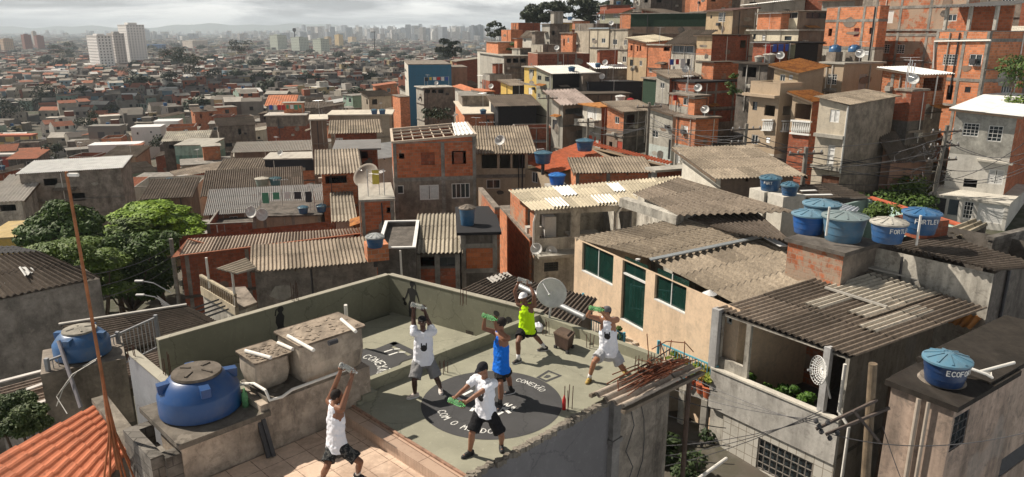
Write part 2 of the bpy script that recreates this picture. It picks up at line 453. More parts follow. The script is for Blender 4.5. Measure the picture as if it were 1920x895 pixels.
def house(label, c, yaw, L, R, zb=None, wall=None, bands=(), wins=(), roof=('slab',), cols=(), beams=(), group=None, name='house', rise=(0, 0, 0, 0), cat='house', capw=None, margin=1.0, fm={}, nowall=()):
    H = House(); a = R_(yaw); px, py, D = c
    C = gy(px, py, D); zt = C.z; C = xy(C)
    dR = Vector((math.cos(a), math.sin(a), 0)); dL = Vector((-math.sin(a), math.cos(a), 0))
    wR = R[0] if isinstance(R, tuple) else on_edge(C, dR, R, zt)
    wL = L[0] if isinstance(L, tuple) else on_edge(C, dL, L, zt)
    wR = 5.0 if wR < .05 or wR > 40 else wR; wL = 5.0 if wL < .05 or wL > 40 else wL
    if not isinstance(R, tuple) and abs(on_edge(C, dR, R, zt)-wR) > .01 or not isinstance(L, tuple) and abs(on_edge(C, dL, L, zt)-wL) > .01: print('EDGE', label[:50])
    pts = [C, C+dR*wR, C+dR*wR+dL*wL, C+dL*wL]; H.pts = pts; H.zt = zt; H.wR = wR; H.wL = wL; H.dR = dR; H.dL = dL
    if zb is None: zb = min(terr(p.x, p.y) for p in pts)-.6
    elif zb == 'row': zb = gy(px, bands, D).z
    H.zb = zb; FOOT.append(([(p.x, p.y) for p in pts], margin))
    root = thing(name, label, cat, (C.x, C.y, zb), group); H.root = root
    tops = [zt+r for r in rise]
    bl = []; mats = [wall]
    for row, bm in bands: mats.append(bm); bl.append((gy(px, row, D).z, len(mats)-1))
    bl.sort(); fmi = {}
    for k, mt in fm.items(): fmi[k] = len(mats); mats.append(mt)
    F = {'R': (pts[0], pts[1], 0, 1), 'B': (pts[1], pts[2], 1, 2), 'K': (pts[2], pts[3], 2, 3), 'L': (pts[3], pts[0], 3, 0)}
    H.F = F; holes = {k: [] for k in F}; todo = []
    for wn in wins:
        k, x0, y0, x1, y1 = wn[:5]; P, Q = F[k][:2]; xm, ym = (x0+x1)/2, (y0+y1)/2
        ua, ub = face_uv(P, Q, x0, ym)[0], face_uv(P, Q, x1, ym)[0]; za, zc = face_uv(P, Q, xm, y1)[1], face_uv(P, Q, xm, y0)[1]
        Lf = (Q-P).length; u0, u1 = max(.06, min(ua, ub)), min(Lf-.06, max(ua, ub)); za = max(za, zb+.05); zc = min(zc, min(tops[F[k][2]], tops[F[k][3]])-.06)
        if u1-u0 < .1 or zc-za < .1: continue
        holes[k].append((u0, u1, za, zc)); todo.append((P, Q, (u0, u1, za, zc), wn[5] if len(wn) > 5 else 'slide', wn[6] if len(wn) > 6 else None))
    mb = MB(); ci = len(mats); mats.append(SLABM)
    for k, (P, Q, i, j) in F.items():
        if k in nowall: continue
        wallface(mb, P, Q, zb, tops[i], tops[j], holes[k], fmi.get(k, 0), () if k in fmi else bl)
    def strip(k, u, w, z0, z1, o=.025):
        P, Q = F[k][:2]; e = (Q-P).normalized(); n = Vector((e.y, -e.x, 0))
        m = P+e*u+n*(o/2-.02); mb.box((m.x, m.y, z0), w, o+.04, z1-z0, math.atan2(e.y, e.x), ci)
    for k, x in cols:
        P, Q = F[k][:2]
        if x == 'ends':
            Lf = (Q-P).length; i, j = F[k][2:4]
            strip(k, .11, .22, zb, tops[i]-.03, .03); strip(k, Lf-.11, .22, zb, tops[j]-.03, .03)
        else: strip(k, face_uv(P, Q, x, py+20)[0], .24, zb, min(tops)-.02, .03)
    for b in beams:
        z = gy(px, b, D).z
        for k in 'RL':
            P, Q = F[k][:2]; Lf = (Q-P).length; strip(k, Lf/2, Lf-.02, z-.12, z+.12, .034)
    H.wallobj = mb.build('wall', mats, root)
    for P, Q, rc, kd, cl in todo: window(root, P, Q, rc, kd, cl)
    rk = roof[0]
    def ring(o): return [pts[0]-dR*o-dL*o, pts[1]+dR*o-dL*o, pts[2]+dR*o+dL*o, pts[3]-dR*o+dL*o]
    if rk == 'slab':
        o = roof[1] if len(roof) > 1 else .15; m2 = MB(); rp = ring(o)
        m2.slab([(p.x, p.y) for p in rp], zt-.001+.003, zt+.14); m2.build('roof', roof[2] if len(roof) > 2 else SLABM, root)
    elif rk == 'parapet':
        d = roof[1]; m2 = MB(); rp = ring(-.14)
        m2.slab([(p.x, p.y) for p in rp], zt-d-.12, zt-d)
        m2.build('roof', roof[2] if len(roof) > 2 else SLABM, root)
        m3 = MB(); o, q = ring(.012), ring(-.15)   # inner faces and coping
        for i in range(4):
            j = (i+1) % 4
            m3.hexa([(o[i].x, o[i].y, zt-.03), (o[j].x, o[j].y, zt-.03), (q[j].x, q[j].y, zt-.03), (q[i].x, q[i].y, zt-.03)], [(o[i].x, o[i].y, zt+.03), (o[j].x, o[j].y, zt+.03), (q[j].x, q[j].y, zt+.03), (q[i].x, q[i].y, zt+.03)], 1)
            m3.quad((q[i].x, q[i].y, zt-.03), (q[j].x, q[j].y, zt-.03), (q[j].x, q[j].y, zt-d), (q[i].x, q[i].y, zt-d), 0)
        m3.build('parapet', [wall, capw or SLABM], root)
    elif rk in ('sheet', 'tile'):
        o = roof[1]; mt = roof[2]; ax = roof[3] if len(roof) > 3 else 'R'; pit = roof[4] if len(roof) > 4 else .2
        rp = ring(o); b = Vector((0, 0, .06)); hs = [zt+r for r in rise]
        # extend plane to the overhang
        gR = (hs[1]-hs[0])/wR; gL = (hs[3]-hs[0])/wL
        q = []
        for p in rp:
            dd = p-pts[0]; q.append(Vector((p.x, p.y, hs[0]+gR*dd.dot(dR)+gL*dd.dot(dL)+.07)))
        m2 = MB()
        if rk == 'sheet':
            if ax == 'R': sheet(m2, q[0], q[1], q[2], q[3], pit, pit*.2, 6 if pit < .25 else 4)
            else: sheet(m2, q[1], q[2], q[3], q[0], pit, pit*.2, 6 if pit < .25 else 4)
        else:
            if ax == 'R': tiles(m2, q[3], q[2], q[1], q[0], pit)
            else: tiles(m2, q[1], q[2], q[3], q[0], pit)
        m2.build('roof', mt, root, smooth=False, solid=.012)
        m4 = MB()                              # rafters
        for k in range(int(wR/1.6)+1):
            f0 = k/max(1, int(wR/1.6)); A = q[0]*(1-f0)+q[1]*f0; B = q[3]*(1-f0)+q[2]*f0
            m4.beam(A-Vector((0, 0, .1)), B-Vector((0, 0, .1)), .06, .1)
        m4.build('rafters', plain((.14, .1, .07), .9, 0, .3), root)
    return H
R_ = math.radians

def water_tank(loc, r, h, label, kind='cone', body=None, lid=None, group=None, rz=0.0, text=None, textang=-90):
    body = body or tankblue(); lid = lid or tankblue((.1, .24, .36), .4)
    root = thing('water_tank', label, 'water tank', loc, group); b = MB(); n = 28; x, y, z = loc
    if kind == 'cone':                       # tapered tub, wider at the rim
        prof = [(r*.78, 0), (r*.80, .02), (r*.84, h*.3), (r*.865, h*.31), (r*.865, h*.34), (r*.9, h*.62), (r*.925, h*.63), (r*.925, h*.66), (r*.965, h*.92), (r*1.02, h*.94), (r*1.03, h)]
    else:                                    # closed bulging tank
        prof = [(r*.9, 0), (r, h*.05), (r*1.0, h*.52), (r*.97, h*.57), (r*.8, h*.78), (r*.66, h*.9), (r*.6, h*.93)]
    b.lathe(prof, loc, n); b.build('tank_body', body, root, 'auto')
    l = MB()
    if kind == 'cone':
        l.lathe([(r*1.06, h-.03), (r*1.06, h+.02), (r*.98, h+.045), (r*.5, h+.12), (r*.12, h+.165), (.02, h+.17)], loc, n)
        for k in range(10):
            a = rz+k*math.pi/5; e = Vector((math.cos(a), math.sin(a), 0)); o = Vector(loc)
            l.beam(o+e*r*.2+Vector((0, 0, h+.16)), o+e*r*.97+Vector((0, 0, h+.055)), .05, .035)
    else:
        l.lathe([(r*.58, h*.9), (r*.62, h*.95), (r*.6, h), (r*.2, h+.03), (.01, h+.032)], loc, n)
        for a in (.6, 2.3, 3.9, 5.4):
            a += rz; e = Vector((math.cos(a), math.sin(a), 0)); o = Vector(loc)
            l.beam(o+e*r*.18+Vector((0, 0, h+.035)), o+e*r*.46+Vector((0, 0, h+.02)), .04, .03)
    l.build('lid', lid, root, 'auto')
    if kind != 'cone':
        for a in (0, 1, 2, 3):
            a = rz+a*math.pi/2; e = Vector((math.cos(a), math.sin(a), 0)); o = Vector(loc)
            k = MB(); k.beam(o+e*r*.66+Vector((0, 0, h*.78)), o+e*r*.96+Vector((0, 0, h*.76)), .16, .16); k.build('lifting_lug', body, root)
    if text:
        side_text(root, text, loc, r*.94, h*.72, textang, h*.2)
    return root
# ---------------------------------------------------------------- brush lettering
GL = {'A': [[(0, 0), (.5, 1), (1, 0)], [(.2, .38), (.8, .38)]], 'C': [[(.95, .85), (.6, 1), (.2, .9), (0, .5), (.2, .1), (.6, 0), (.95, .15)]],
 'D': [[(0, 0), (0, 1), (.6, .92), (.95, .5), (.6, .08), (0, 0)]], 'E': [[(.85, 1), (0, 1), (0, 0), (.85, 0)], [(0, .52), (.7, .52)]], 'F': [[(.85, 1), (0, 1), (0, 0)], [(0, .52), (.7, .52)]],
 'H': [[(0, 0), (0, 1)], [(.9, 0), (.9, 1)], [(0, .5), (.9, .5)]], 'I': [[(.4, 0), (.4, 1)]], 'L': [[(0, 1), (0, 0), (.8, 0)]], 'M': [[(0, 0), (.1, 1), (.5, .35), (.9, 1), (1, 0)]], 'N': [[(0, 0), (0, 1), (.9, 0), (.9, 1)]],
 'O': [[(.5, 1), (.12, .85), (0, .5), (.12, .15), (.5, 0), (.88, .15), (1, .5), (.88, .85), (.5, 1)]], 'R': [[(0, 0), (0, 1), (.7, .95), (.8, .72), (.6, .5), (0, .48)], [(.45, .48), (.9, 0)]],
 'T': [[(0, 1), (1, 1)], [(.5, 1), (.5, 0)]], 'U': [[(0, 1), (0, .3), (.25, .02), (.7, .02), (.95, .3), (.95, 1)]], 'V': [[(0, 1), (.45, 0), (.95, 1)]], 'X': [[(0, 0), (.95, 1)], [(0, 1), (.95, 0)]],
 'Z': [[(0, 1), (.9, 1), (0, 0), (.9, 0)]], '1': [[(.2, .8), (.5, 1), (.5, 0)]], '3': [[(0, .9), (.5, 1), (.8, .75), (.4, .52), (.85, .25), (.5, 0), (0, .1)]], '5': [[(.8, 1), (.1, 1), (.05, .55), (.6, .6), (.85, .3), (.5, 0), (0, .08)]],
 '~': [[(.15, 1.22), (.4, 1.36), (.6, 1.24), (.85, 1.38)]], ' ': []}
def stroke(mb, pts, w, mapf, m=0, th=.004):
    P = [Vector((p[0], p[1], 0)) for p in pts]
    for a, b in zip(P[:-1], P[1:]):
        d = (b-a).normalized(); x = Vector((-d.y, d.x, 0))*w/2; a2, b2 = a-d*w*.35, b+d*w*.35
        q = [a2-x, b2-x, b2+x, a2+x]
        mb.poly([mapf(v.x, v.y) for v in q], m)
def lettering(mb, text, h, mapf, w=.02, gap=.35, wr=.62):
    x = 0.0
    for ch in text:
        if ch == '~':
            for s in GL['~']: stroke(mb, [((x-(wr+gap*.6)*h)+p[0]*h*wr, p[1]*h) for p in s], w, mapf)
            continue
        for s in GL[ch]: stroke(mb, [(x+p[0]*h*wr, p[1]*h) for p in s], w, mapf)
        x += h*(wr+gap*.6)
    return x
def side_text(par, text, loc, r, z, ang, h):
    mb = MB(); L = len(text)*h*.83
    def f(x, y):
        a = R_(ang)+(x-L/2)/r
        return Vector((loc[0]+(r+.02+.0)*math.cos(a)*1.0, loc[1]+(r+.02)*math.sin(a), loc[2]+z-h/2+y))
    lettering(mb, text, h, f, h*.2)
    mb.build('printed_name', WHITE, par)
# ---------------------------------------------------------------- foliage
@memo
def leafm(c=(.06, .11, .02), c2=(.11, .17, .03)):
    t = NT('foliage'); g = t.t.nodes.new('ShaderNodeNewGeometry'); oi = t.n('NewGeometry', out=0)
    r = g.outputs['Random Per Island']
    col = t.mix(r, c, c2)
    col = t.mix(t.ramp(t.noise(oi, .5, 3), .4, .65), col, sc(c, .8))
    t.b.inputs['Transmission Weight'].default_value = 0
    return t.done(col, .6, 0, .25)
BARK = plain((.1, .075, .055), .95, 0, .4)
def crown_mesh(rg, blobs, per, size, flat=1.0):
    vs = []; fs = []
    for bx, by, bz, br, bh in blobs:
        n = int(per*max(.4, br*br))
        for _ in range(n):
            th = rg.random()*2*math.pi; cz = rg.uniform(-.45, 1); rr = (1-cz*cz)**.5*(.78+.3*rg.random()**.5)
            k = .72+.33*rg.random()
            p = Vector((bx+math.cos(th)*rr*br*k, by+math.sin(th)*rr*br*k, bz+cz*bh*k))
            s = size*rg.uniform(.6, 1.35)
            nrm = Vector((math.cos(th)*rr+rg.gauss(0, .5), math.sin(th)*rr+rg.gauss(0, .5), (cz+.5)*flat+rg.gauss(0, .4))).normalized()
            x = nrm.orthogonal().normalized(); a = rg.random()*6.28; y = nrm.cross(x); x, y = x*math.cos(a)+y*math.sin(a), y*math.cos(a)-x*math.sin(a)
            i = len(vs); vs += [tuple(p-x*s*.5), tuple(p+y*s*.28), tuple(p+x*s*.5+nrm*s*.12), tuple(p-y*s*.28)]; fs.append((i, i+1, i+2, i+3))
    me = bpy.data.meshes.new('crown'); me.from_pydata(vs, [], fs); return me
def tree(label, base, h, r, blobs=None, mat=None, seed=1, per=260, size=.3, trunk=.2, name='tree', group=None, nb=14, crown_h=.6, flat=1.0, cat='tree', spread=1.0):
    rg = random.Random(seed); root = thing(name, label, cat, base, group); bx, by, bz = base
    if blobs is None:
        blobs = []
        for i in range(nb):
            a = rg.random()*6.28; q = rg.random()**.5; zz = rg.random()
            env = (1-(2*zz-1)**2)**.5 if zz > .5 else .6+.8*zz
            br = r*rg.uniform(.28, .45)
            blobs.append((math.cos(a)*q*(r-br)*env, math.sin(a)*q*(r-br)*env, h*(1-crown_h)+zz*(h*crown_h-br)+br*.3, br, br*rg.uniform(.5, .8)))
    me = crown_mesh(rg, blobs, per, size, flat); me.materials.append(mat or leafm())
    c = bpy.data.objects.new('crown', me); COL.objects.link(c); c.parent = root; c.location = (0, 0, 0)
    tb = MB(); t0 = Vector((0, 0, -.5)); fork = Vector((rg.uniform(-.1, .1)*r, rg.uniform(-.1, .1)*r, h*(1-crown_h)*.9))
    tb.tube([t0, fork*.5+t0*.5+Vector((.04*r, 0, 0)), fork], [trunk, trunk*.8, trunk*.65], 7)
    for b in blobs[:16]:
        e = Vector(b[:3]); mid = fork*.45+e*.55+Vector((0, 0, -.08*h*rg.random()))
        tb.tube([fork, mid, e], [trunk*.4, trunk*.22, trunk*.08], 5)
    o = tb.build('trunk', BARK, root)
    for ob in (c, o): ob.location = Vector(base)
    return root
# ================================================================ the roof terrace
OLIVE = plain((.20, .20, .15), .85, 0, .22, 1.2); 
def floorpaint(c, wet=0):
    t = NT('painted_slab'); P = t.pos()
    a = t.noise(P, 1.1, 7, .65); b = t.noise(P, 7, 6, .75)
    col = t.mix(t.ramp(a, .35, .7), sc(c, .86), sc(c, 1.12))
    col = t.mix(t.math('MULTIPLY', t.ramp(b, .6, .75), .5), col, sc(c, 1.45))
    col = t.mix(t.math('MULTIPLY', t.ramp(t.noise(P, 3.1, 6, .75), .6, .7), .45), col, sc(c, .55))
    cr_ = t.n('TexVoronoi', {'Vector': t.n('VectorMath', {0: P, 1: t.n('VectorMath', {0: t.noise(P, 2.0, 4, .6, out=1), 'Scale': .5}, operation='SCALE')}, operation='ADD'), 'Scale': .55}, feature='DISTANCE_TO_EDGE')
    col = t.mix(t.math('MULTIPLY', t.math('LESS_THAN', cr_, .006), .5), col, sc(c, .45))
    pud = t.ramp(t.noise(P, .8, 5, .6, dist=1.0), .52, .56)
    col = t.mix(t.math('MULTIPLY', pud, .28), col, sc(c, .72))
    rub = t.ramp(t.noise(P, 9, 8, .8), .57, .66)
    col = t.mix(t.math('MULTIPLY', rub, .4), col, sc(c, 1.7))
    t.bump(b, .25, .01); return t.done(col, .8)
FLOORM = floorpaint((.285, .28, .215)); DARKP = floorpaint((.062, .062, .064)); GREYW = floorpaint((.17, .165, .17))
ROUGHC = concrete((.26, .23, .19), .9)
ter = thing('terrace_building', 'flat roofed building whose olive painted roof terrace carries the exercise group', 'building', W(10, -10, -8))
def Wq(u0, u1, v0, v1): return [W(u0, v0), W(u0, v1), W(u1, v1), W(u1, v0)]   # clockwise/ccw fixed below
def wslab(mb, u0, u1, v0, v1, z0, z1, m=0):
    p = [W(u0, v0), W(u0, v1), W(u1, v1), W(u1, v0)]
    mb.slab([(q.x, q.y) for q in p], z0, z1, m)
U0, U1, V0, V1 = 7.0, 12.85, -11.73, -8.05
m = MB(); wslab(m, U0, U1, V0, V1, -8.5, 0); m.build('upper_roof_slab', [FLOORM], ter)
m = MB(); wslab(m, 4.6, 11.78, -16.72, V0-.14, -8.5, -.85)
m.quad(W(11.78, -16.72, -.85), W(11.78, V0-.14, -.85), W(12.5, V0-.14, -.85), W(11.78, -16.72, -.85)) if False else None
m.build('lower_roof_slab', [FLOORM], ter)
# outer skin of the front wall: grey render, seen from below
m = MB(); wslab(m, 3.0, 10.75, V1, V1+.05, -8.5, -.03); m.build('front_wall', GREYW, ter)
m = MB()                                    # ragged mortar lip along the front edge
rg = random.Random(3); N = 170
for i in range(N):
    u = U0-.05+(10.9-U0)*i/N; s = rg.uniform(.03, .075)
    m.box(W(u, V1+.0+rg.uniform(-.03, .05), -.05-.02*rg.random()), rg.uniform(.05, .1), rg.uniform(.05, .12), s+.04, rg.random()*3)
m.build('mortar_lip', ROUGHC, ter)
m = MB(); wslab(m, 10.75, 11.0, V1-.02, V1+.17, -8.5, .12); wslab(m, 10.72, 11.05, V1-.03, V1+.2, -.95, -.85); m.build('column', concrete((.2, .19, .18), .5), ter)
m = MB(); wslab(m, 11.0, 12.87, V1-.02, V1+.1, -8.5, -.05); wslab(m, 10.9, 12.9, V1-.06, V1+.14, -.05, .04); m.build('end_wall', concrete((.27, .235, .195), 1.0), ter)
CURBM = floorpaint((.27, .265, .2))
m = MB(); wslab(m, 7.55, 12.85, V0-.14, V0, -.85, .25); wslab(m, 12.72, 12.87, V0, V1-.1, -.02, .24)
m.build('curb', CURBM, ter)
m = MB(); wslab(m, 7.1, 7.5, V0-.55, V0+.1, -.85, .12); wslab(m, 7.22, 7.56, V0-.3, V0+.35, -.02, .16); wslab(m, 7.1, 7.3, V0-.05, V0+.35, -.02, .07); m.build('corner_step', CURBM, ter)
OLW = floorpaint((.185, .185, .14))
# tall walls of the lower terrace
m = MB()
A, B, C_ = W(5.3, -16.75), W(11.82, -16.9), W(12.75, V0-.02)
def wallseg(mb, a, b, th, z0, z1, mi=0):
    a, b = xy(a), xy(b); d = (b-a).normalized(); n = Vector((-d.y, d.x, 0))*th
    mb.slab([(a.x, a.y), (b.x, b.y), (b+n).to_tuple()[:2], (a+n).to_tuple()[:2]], z0, z1, mi)
wallseg(m, A, B+(B-A).normalized()*.12, -.14 if False else .14, -8.5, .28)
m.build('side_wall', OLW, ter)
m = MB(); wallseg(m, B, C_, .14, -8.5, .29); m.build('back_wall', OLW, ter)
m = MB()
def triz(): pass
m.poly([W(11.7, -16.8, -.846), W(11.7, V0-.1, -.846), W(12.7, V0-.1, -.846), W(11.9, -16.8, -.846)]); m.build('lower_floor', FLOORM, ter)
cop = MB()
for a, b in ((A, B), (B, C_)):
    d = (xy(b)-xy(a)).normalized(); n = Vector((-d.y, d.x, 0)); a2 = xy(a)-n*.02; b2 = xy(b)-n*.02+d*.02
    cop.slab([(a2.x, a2.y), (b2.x, b2.y), (b2+n*.18).to_tuple()[:2], (a2+n*.18).to_tuple()[:2]], .285 if a is A else .292, .305 if a is A else .311)
cop.build('coping', floorpaint((.33, .31, .25)), ter)
m = MB(); wslab(m, 4.55, 4.72, -16.5, -13.0, -8.5, .30); m.build('grey_end_wall', floorpaint((.27, .28, .3)), ter)
m = MB(); wslab(m, 4.53, 4.74, -16.52, -12.99, .30, .325); m.build('end_wall_coping', floorpaint((.36, .34, .28)), ter)
m = MB(); wslab(m, 11.74, 11.765+.03, -12.55, -12.2, -.62, -.35)
bw = MB(); q = face_uv(B, C_, 880, 628)
d = (xy(C_)-xy(B)).normalized(); n_ = Vector((d.y, -d.x, 0))
def back(u, z, o=.0): p = xy(B)+d*u+n_*o; return (p.x, p.y, z)
bw.quad(back(q[0]-.12, q[1]-.12, .004), back(q[0]+.14, q[1]-.12, .004), back(q[0]+.14, q[1]+.12, .004), back(q[0]-.12, q[1]+.12, .004)); bw.build('wall_hatch', plain((.06, .05, .04), .9, 0, .5), ter)
# ---- painted circle with a handle (a kettlebell), letters
pm = MB()
def ring_disc(mb, U, V, r, z, m=0, n=72): mb.poly([W(U+r*math.cos(2*math.pi*k/n), V-r*math.sin(2*math.pi*k/n), z) for k in range(n)], m)
KU, KV, KR = 9.06, -9.63, 1.4
ring_disc(pm, KU, KV, KR, .004)
def strokeW(mb, pts, w, z):                 # pts in (V to the right, U up) around an origin
    stroke(mb, pts, w, lambda x, y: W(y, x, z))
def pxpoly(mb, pts, z): mb.poly([gz(x, y, z) for x, y in pts])
hq = [(1005, 708), (1028, 694), (1054, 704.5), (1024, 717)]; hi = [(1012, 708), (1029, 697.5), (1047, 704.3), (1024, 713)]
for k in range(4): pxpoly(pm, [hq[k], hq[(k+1) % 4], hi[(k+1) % 4], hi[k]], .005)
pxpoly(pm, [(1019, 708), (1024, 703.5), (1031, 703.5), (1033, 706), (1026, 709)], .0055)
pm.build('painted_kettlebell', DARKP, ter)
lt = MB(); LW = plain((.75, .75, .72), .8, 0, .15)
def arc_text(mb, text, U, V, rad, midang, h, z, inward=False, w=.028, gap=.35):
    L = 0
    for ch in text: L += 0 if ch == '~' else h*(.62+gap*.6)
    def f(x, y):                            # angles measured from +U towards +V
        if not inward: a = midang+(x-L/2)/rad; rr = rad+y-h/2
        else: a = midang-(x-L/2)/rad; rr = rad-(y-h/2)
        return W(U+rr*math.cos(a), V+rr*math.sin(a), z)
    lettering(mb, text, h, f, w, gap)
KU, KV = 9.08, -9.56
def words(name, text, *a, **k):
    mb = MB(); arc_text(mb, text, *a, **k); return mb.build(name, LW, ter)
words('painted_word', 'CONEXA~O', KU, KV, 1.1, R(-1), .135, .009, w=.018)
words('painted_word', 'COM O MUNDO', KU, KV, 1.08, R(171), .155, .009, True, .022)
lettering(lt, 'NA', .18, lambda x, y: W(WU(gz(941, 762, 0))[0]+y, WU(gz(941, 762, 0))[1]+x, .009), .032)
for a_, b_ in (((870, 740), (884, 733)), ((857, 746), (871, 753)), ((884, 770), (892, 761)), ((944, 765), (955, 774)), ((934, 777), (941, 773))):
    p_, q_ = gz(*a_, .009), gz(*b_, .009); stroke(lt, [(p_.x, p_.y), (q_.x, q_.y)], .07, lambda x, y: (x, y, .01))
lt.build('floor_lettering', LW, ter)
# second kettlebell on the lower terrace
p2 = MB(); K2U, K2V = 8.57, -14.43
ring_disc(p2, K2U, K2V, 1.4, -.838); strokeW(p2, [(K2V-.45, K2U+1.3), (K2V-.5, K2U+1.95), (K2V+.5, K2U+1.95), (K2V+.45, K2U+1.3)], .2, -.837)
p2.poly([W(K2U+1.1, K2V-.75, -.836), W(K2U+1.1, K2V+.75, -.836), W(K2U+1.75, K2V+.35, -.836), W(K2U+1.75, K2V-.35, -.836)])
p2.build('lower_painted_kettlebell', DARKP, ter)
l2 = MB(); arc_text(l2, 'CONEXA~O', K2U, K2V, 1.0, R(17), .23, -.83, w=.03)
stroke(l2, [(-.22, 1.45), (-.2, 1.7), (-.1, 1.82)], .05, lambda x, y: W(K2U+y, K2V+x, -.83)); stroke(l2, [(.02, 1.42), (.04, 1.68), (.16, 1.8)], .05, lambda x, y: W(K2U+y, K2V+x, -.83))
l2.build('lower_floor_lettering', LW, ter)
# black silhouettes painted on the walls
def silhouette(a, b, anchor, polys, name, z0):
    e = (xy(b)-xy(a)).normalized(); n = Vector((e.y, -e.x, 0)); mb = MB(); u0, zz = face_uv(a, b, *anchor)
    for pl in polys:
        mb.poly([tuple(xy(a)+e*(u0+x)+n*.004+Vector((0, 0, z0+y))) for x, y in pl])
    return mb.build(name, plain((.022, .022, .022), .8, 0, .2), ter)
def ell(cx, cy, rx, ry, n=18): return [(cx+rx*math.cos(6.2832*k/n), cy+ry*math.sin(6.2832*k/n)) for k in range(n)]
woman = [ell(.0, .97, .065, .085), [(.03, 1.05), (.1, 1.04), (.13, .96), (.12, .84), (.09, .82), (.1, .93), (.05, .99)], [(-.03, .9), (.03, .9), (.035, .85), (.13, .82), (.15, .74), (.09, .64), (.08, .5), (.12, .38), (.09, .2), (.08, 0), (.0, 0), (-.02, .3), (-.03, 0), (-.12, 0), (-.12, .2), (-.13, .38), (-.08, .5), (-.09, .64), (-.14, .74), (-.13, .82), (-.03, .85)],
 [(-.13, .8), (-.1, .74), (-.15, .6), (-.19, .52), (-.24, .44), (-.26, .47), (-.21, .57), (-.16, .7)], [(.13, .8), (.11, .72), (.16, .6), (.19, .48), (.22, .5), (.19, .62), (.16, .76)], ell(-.27, .47, .04, .055), ell(-.23, .35, .05, .06), [(-.28, .44), (-.23, .36), (-.2, .38), (-.26, .48)]]
woman = [[(x*1.25, y*1.04) for x, y in pl] for pl in woman]
silhouette(B, C_, (774, 580), woman, 'painted_woman_with_dumbbell', -.82)
kneel = [ell(.02, .83, .075, .09), [(-.04, .9), (-.1, .85), (-.13, .7), (-.1, .68), (-.08, .8)], [(-.03, .76), (.05, .76), (.06, .7), (.1, .62), (.08, .5), (.06, .36), (.1, .22), (.3, .16), (.46, .14), (.44, .08), (.1, .06), (-.12, 0), (-.14, .2), (-.08, .36), (-.12, .5), (-.1, .66)]]
kneel = [[(x*1.2, y*.98) for x, y in pl] for pl in kneel]
silhouette(A, B, (527, 612), kneel, 'painted_kneeling_woman', -.62)
bells = [ell(0, .0, .1, .08), [(-.02, -.05), (.05, -.08), (.1, -.2), (.06, -.22), (.0, -.12)], ell(.4, -.08, .1, .08), [(.36, -.12), (.34, -.3), (.42, -.36), (.44, -.3), (.4, -.14)]]
silhouette(B, C_, (931, 588), bells, 'painted_dumbbells', face_uv(B, C_, 931, 588)[1])
# ---- tiled ledge and the tiled lower floor
def tilefloor(c=(.62, .47, .36)):
    t = NT('ceramic_tile'); P = t.pos(); mp = t.n('Mapping', {0: P, 2: (0, 0, R(45)), 3: (1, 1, 1)})
    bt = t.n('TexBrick', {'Vector': mp, 'Color1': c, 'Color2': sc(c, .82), 'Mortar': (.12, .07, .05), 'Scale': 1.0, 'Mortar Size': .008, 'Mortar Smooth': .1, 'Brick Width': .44, 'Row Height': .44}, offset=0.0)
    col = t.mix(t.math('MULTIPLY', t.ramp(t.noise(P, 5, 8, .75, dist=1.5), .4, .65), .55), bt, sc(c, 1.35))
    col = t.mix(t.math('MULTIPLY', t.ramp(t.noise(P, 1.6, 7, .7), .45, .7), .6), col, (.2, .12, .085))
    return t.done(col, t.math('ADD', .22, t.math('MULTIPLY', t.noise(P, 3, 5), .4)), 0, .5)
TILE = tilefloor()
m = MB(); wslab(m, 2.2, 6.72, -11.42, -7.6, -8.5, -.22); m.build('tiled_floor', TILE, ter)
def ledgem():
    t = NT('ledge_tile'); P = t.pos(); mp = t.n('Mapping', {0: P, 2: (0, 0, R(45))}); c = (.5, .36, .27)
    bt = t.n('TexBrick', {'Vector': t.wall(), 'Color1': c, 'Color2': sc(c, .8), 'Mortar': (.13, .075, .05), 'Mortar Size': .008, 'Brick Width': .4, 'Row Height': .9}, offset=0.0)
    b2 = t.n('TexBrick', {'Vector': mp, 'Color1': c, 'Color2': sc(c, .8), 'Mortar': (.13, .075, .05), 'Scale': 1.0, 'Mortar Size': .008, 'Brick Width': .9, 'Row Height': .33}, offset=0.0)
    g = t.t.nodes.new('ShaderNodeNewGeometry'); sn = t.n('SeparateXYZ', {0: g.outputs['True Normal']}, out=2)
    col = t.mix(sn, bt, b2); col = t.mix(t.math('MULTIPLY', t.ramp(t.noise(P, 4, 7, .7), .5, .7), .5), col, (.28, .18, .13))
    return t.done(col, .3, 0, .5)
m = MB(); wslab(m, 6.72, 7.0, -11.44, -7.62, -8.5, -.01); m.build('tiled_ledge', ledgem(), ter)
m = MB(); wslab(m, 6.985, 7.035, -11.44, -7.66, -.05, .028); m.build('mortar_strip', plain((.33, .2, .14), .9, 0, .5, 9), ter)
FOOT.append(([tuple(W(2, -17.2)[:2]), tuple(W(2, -7.5)[:2]), tuple(W(13.2, -7.5)[:2]), tuple(W(13.2, -17.2)[:2])], 1.0))
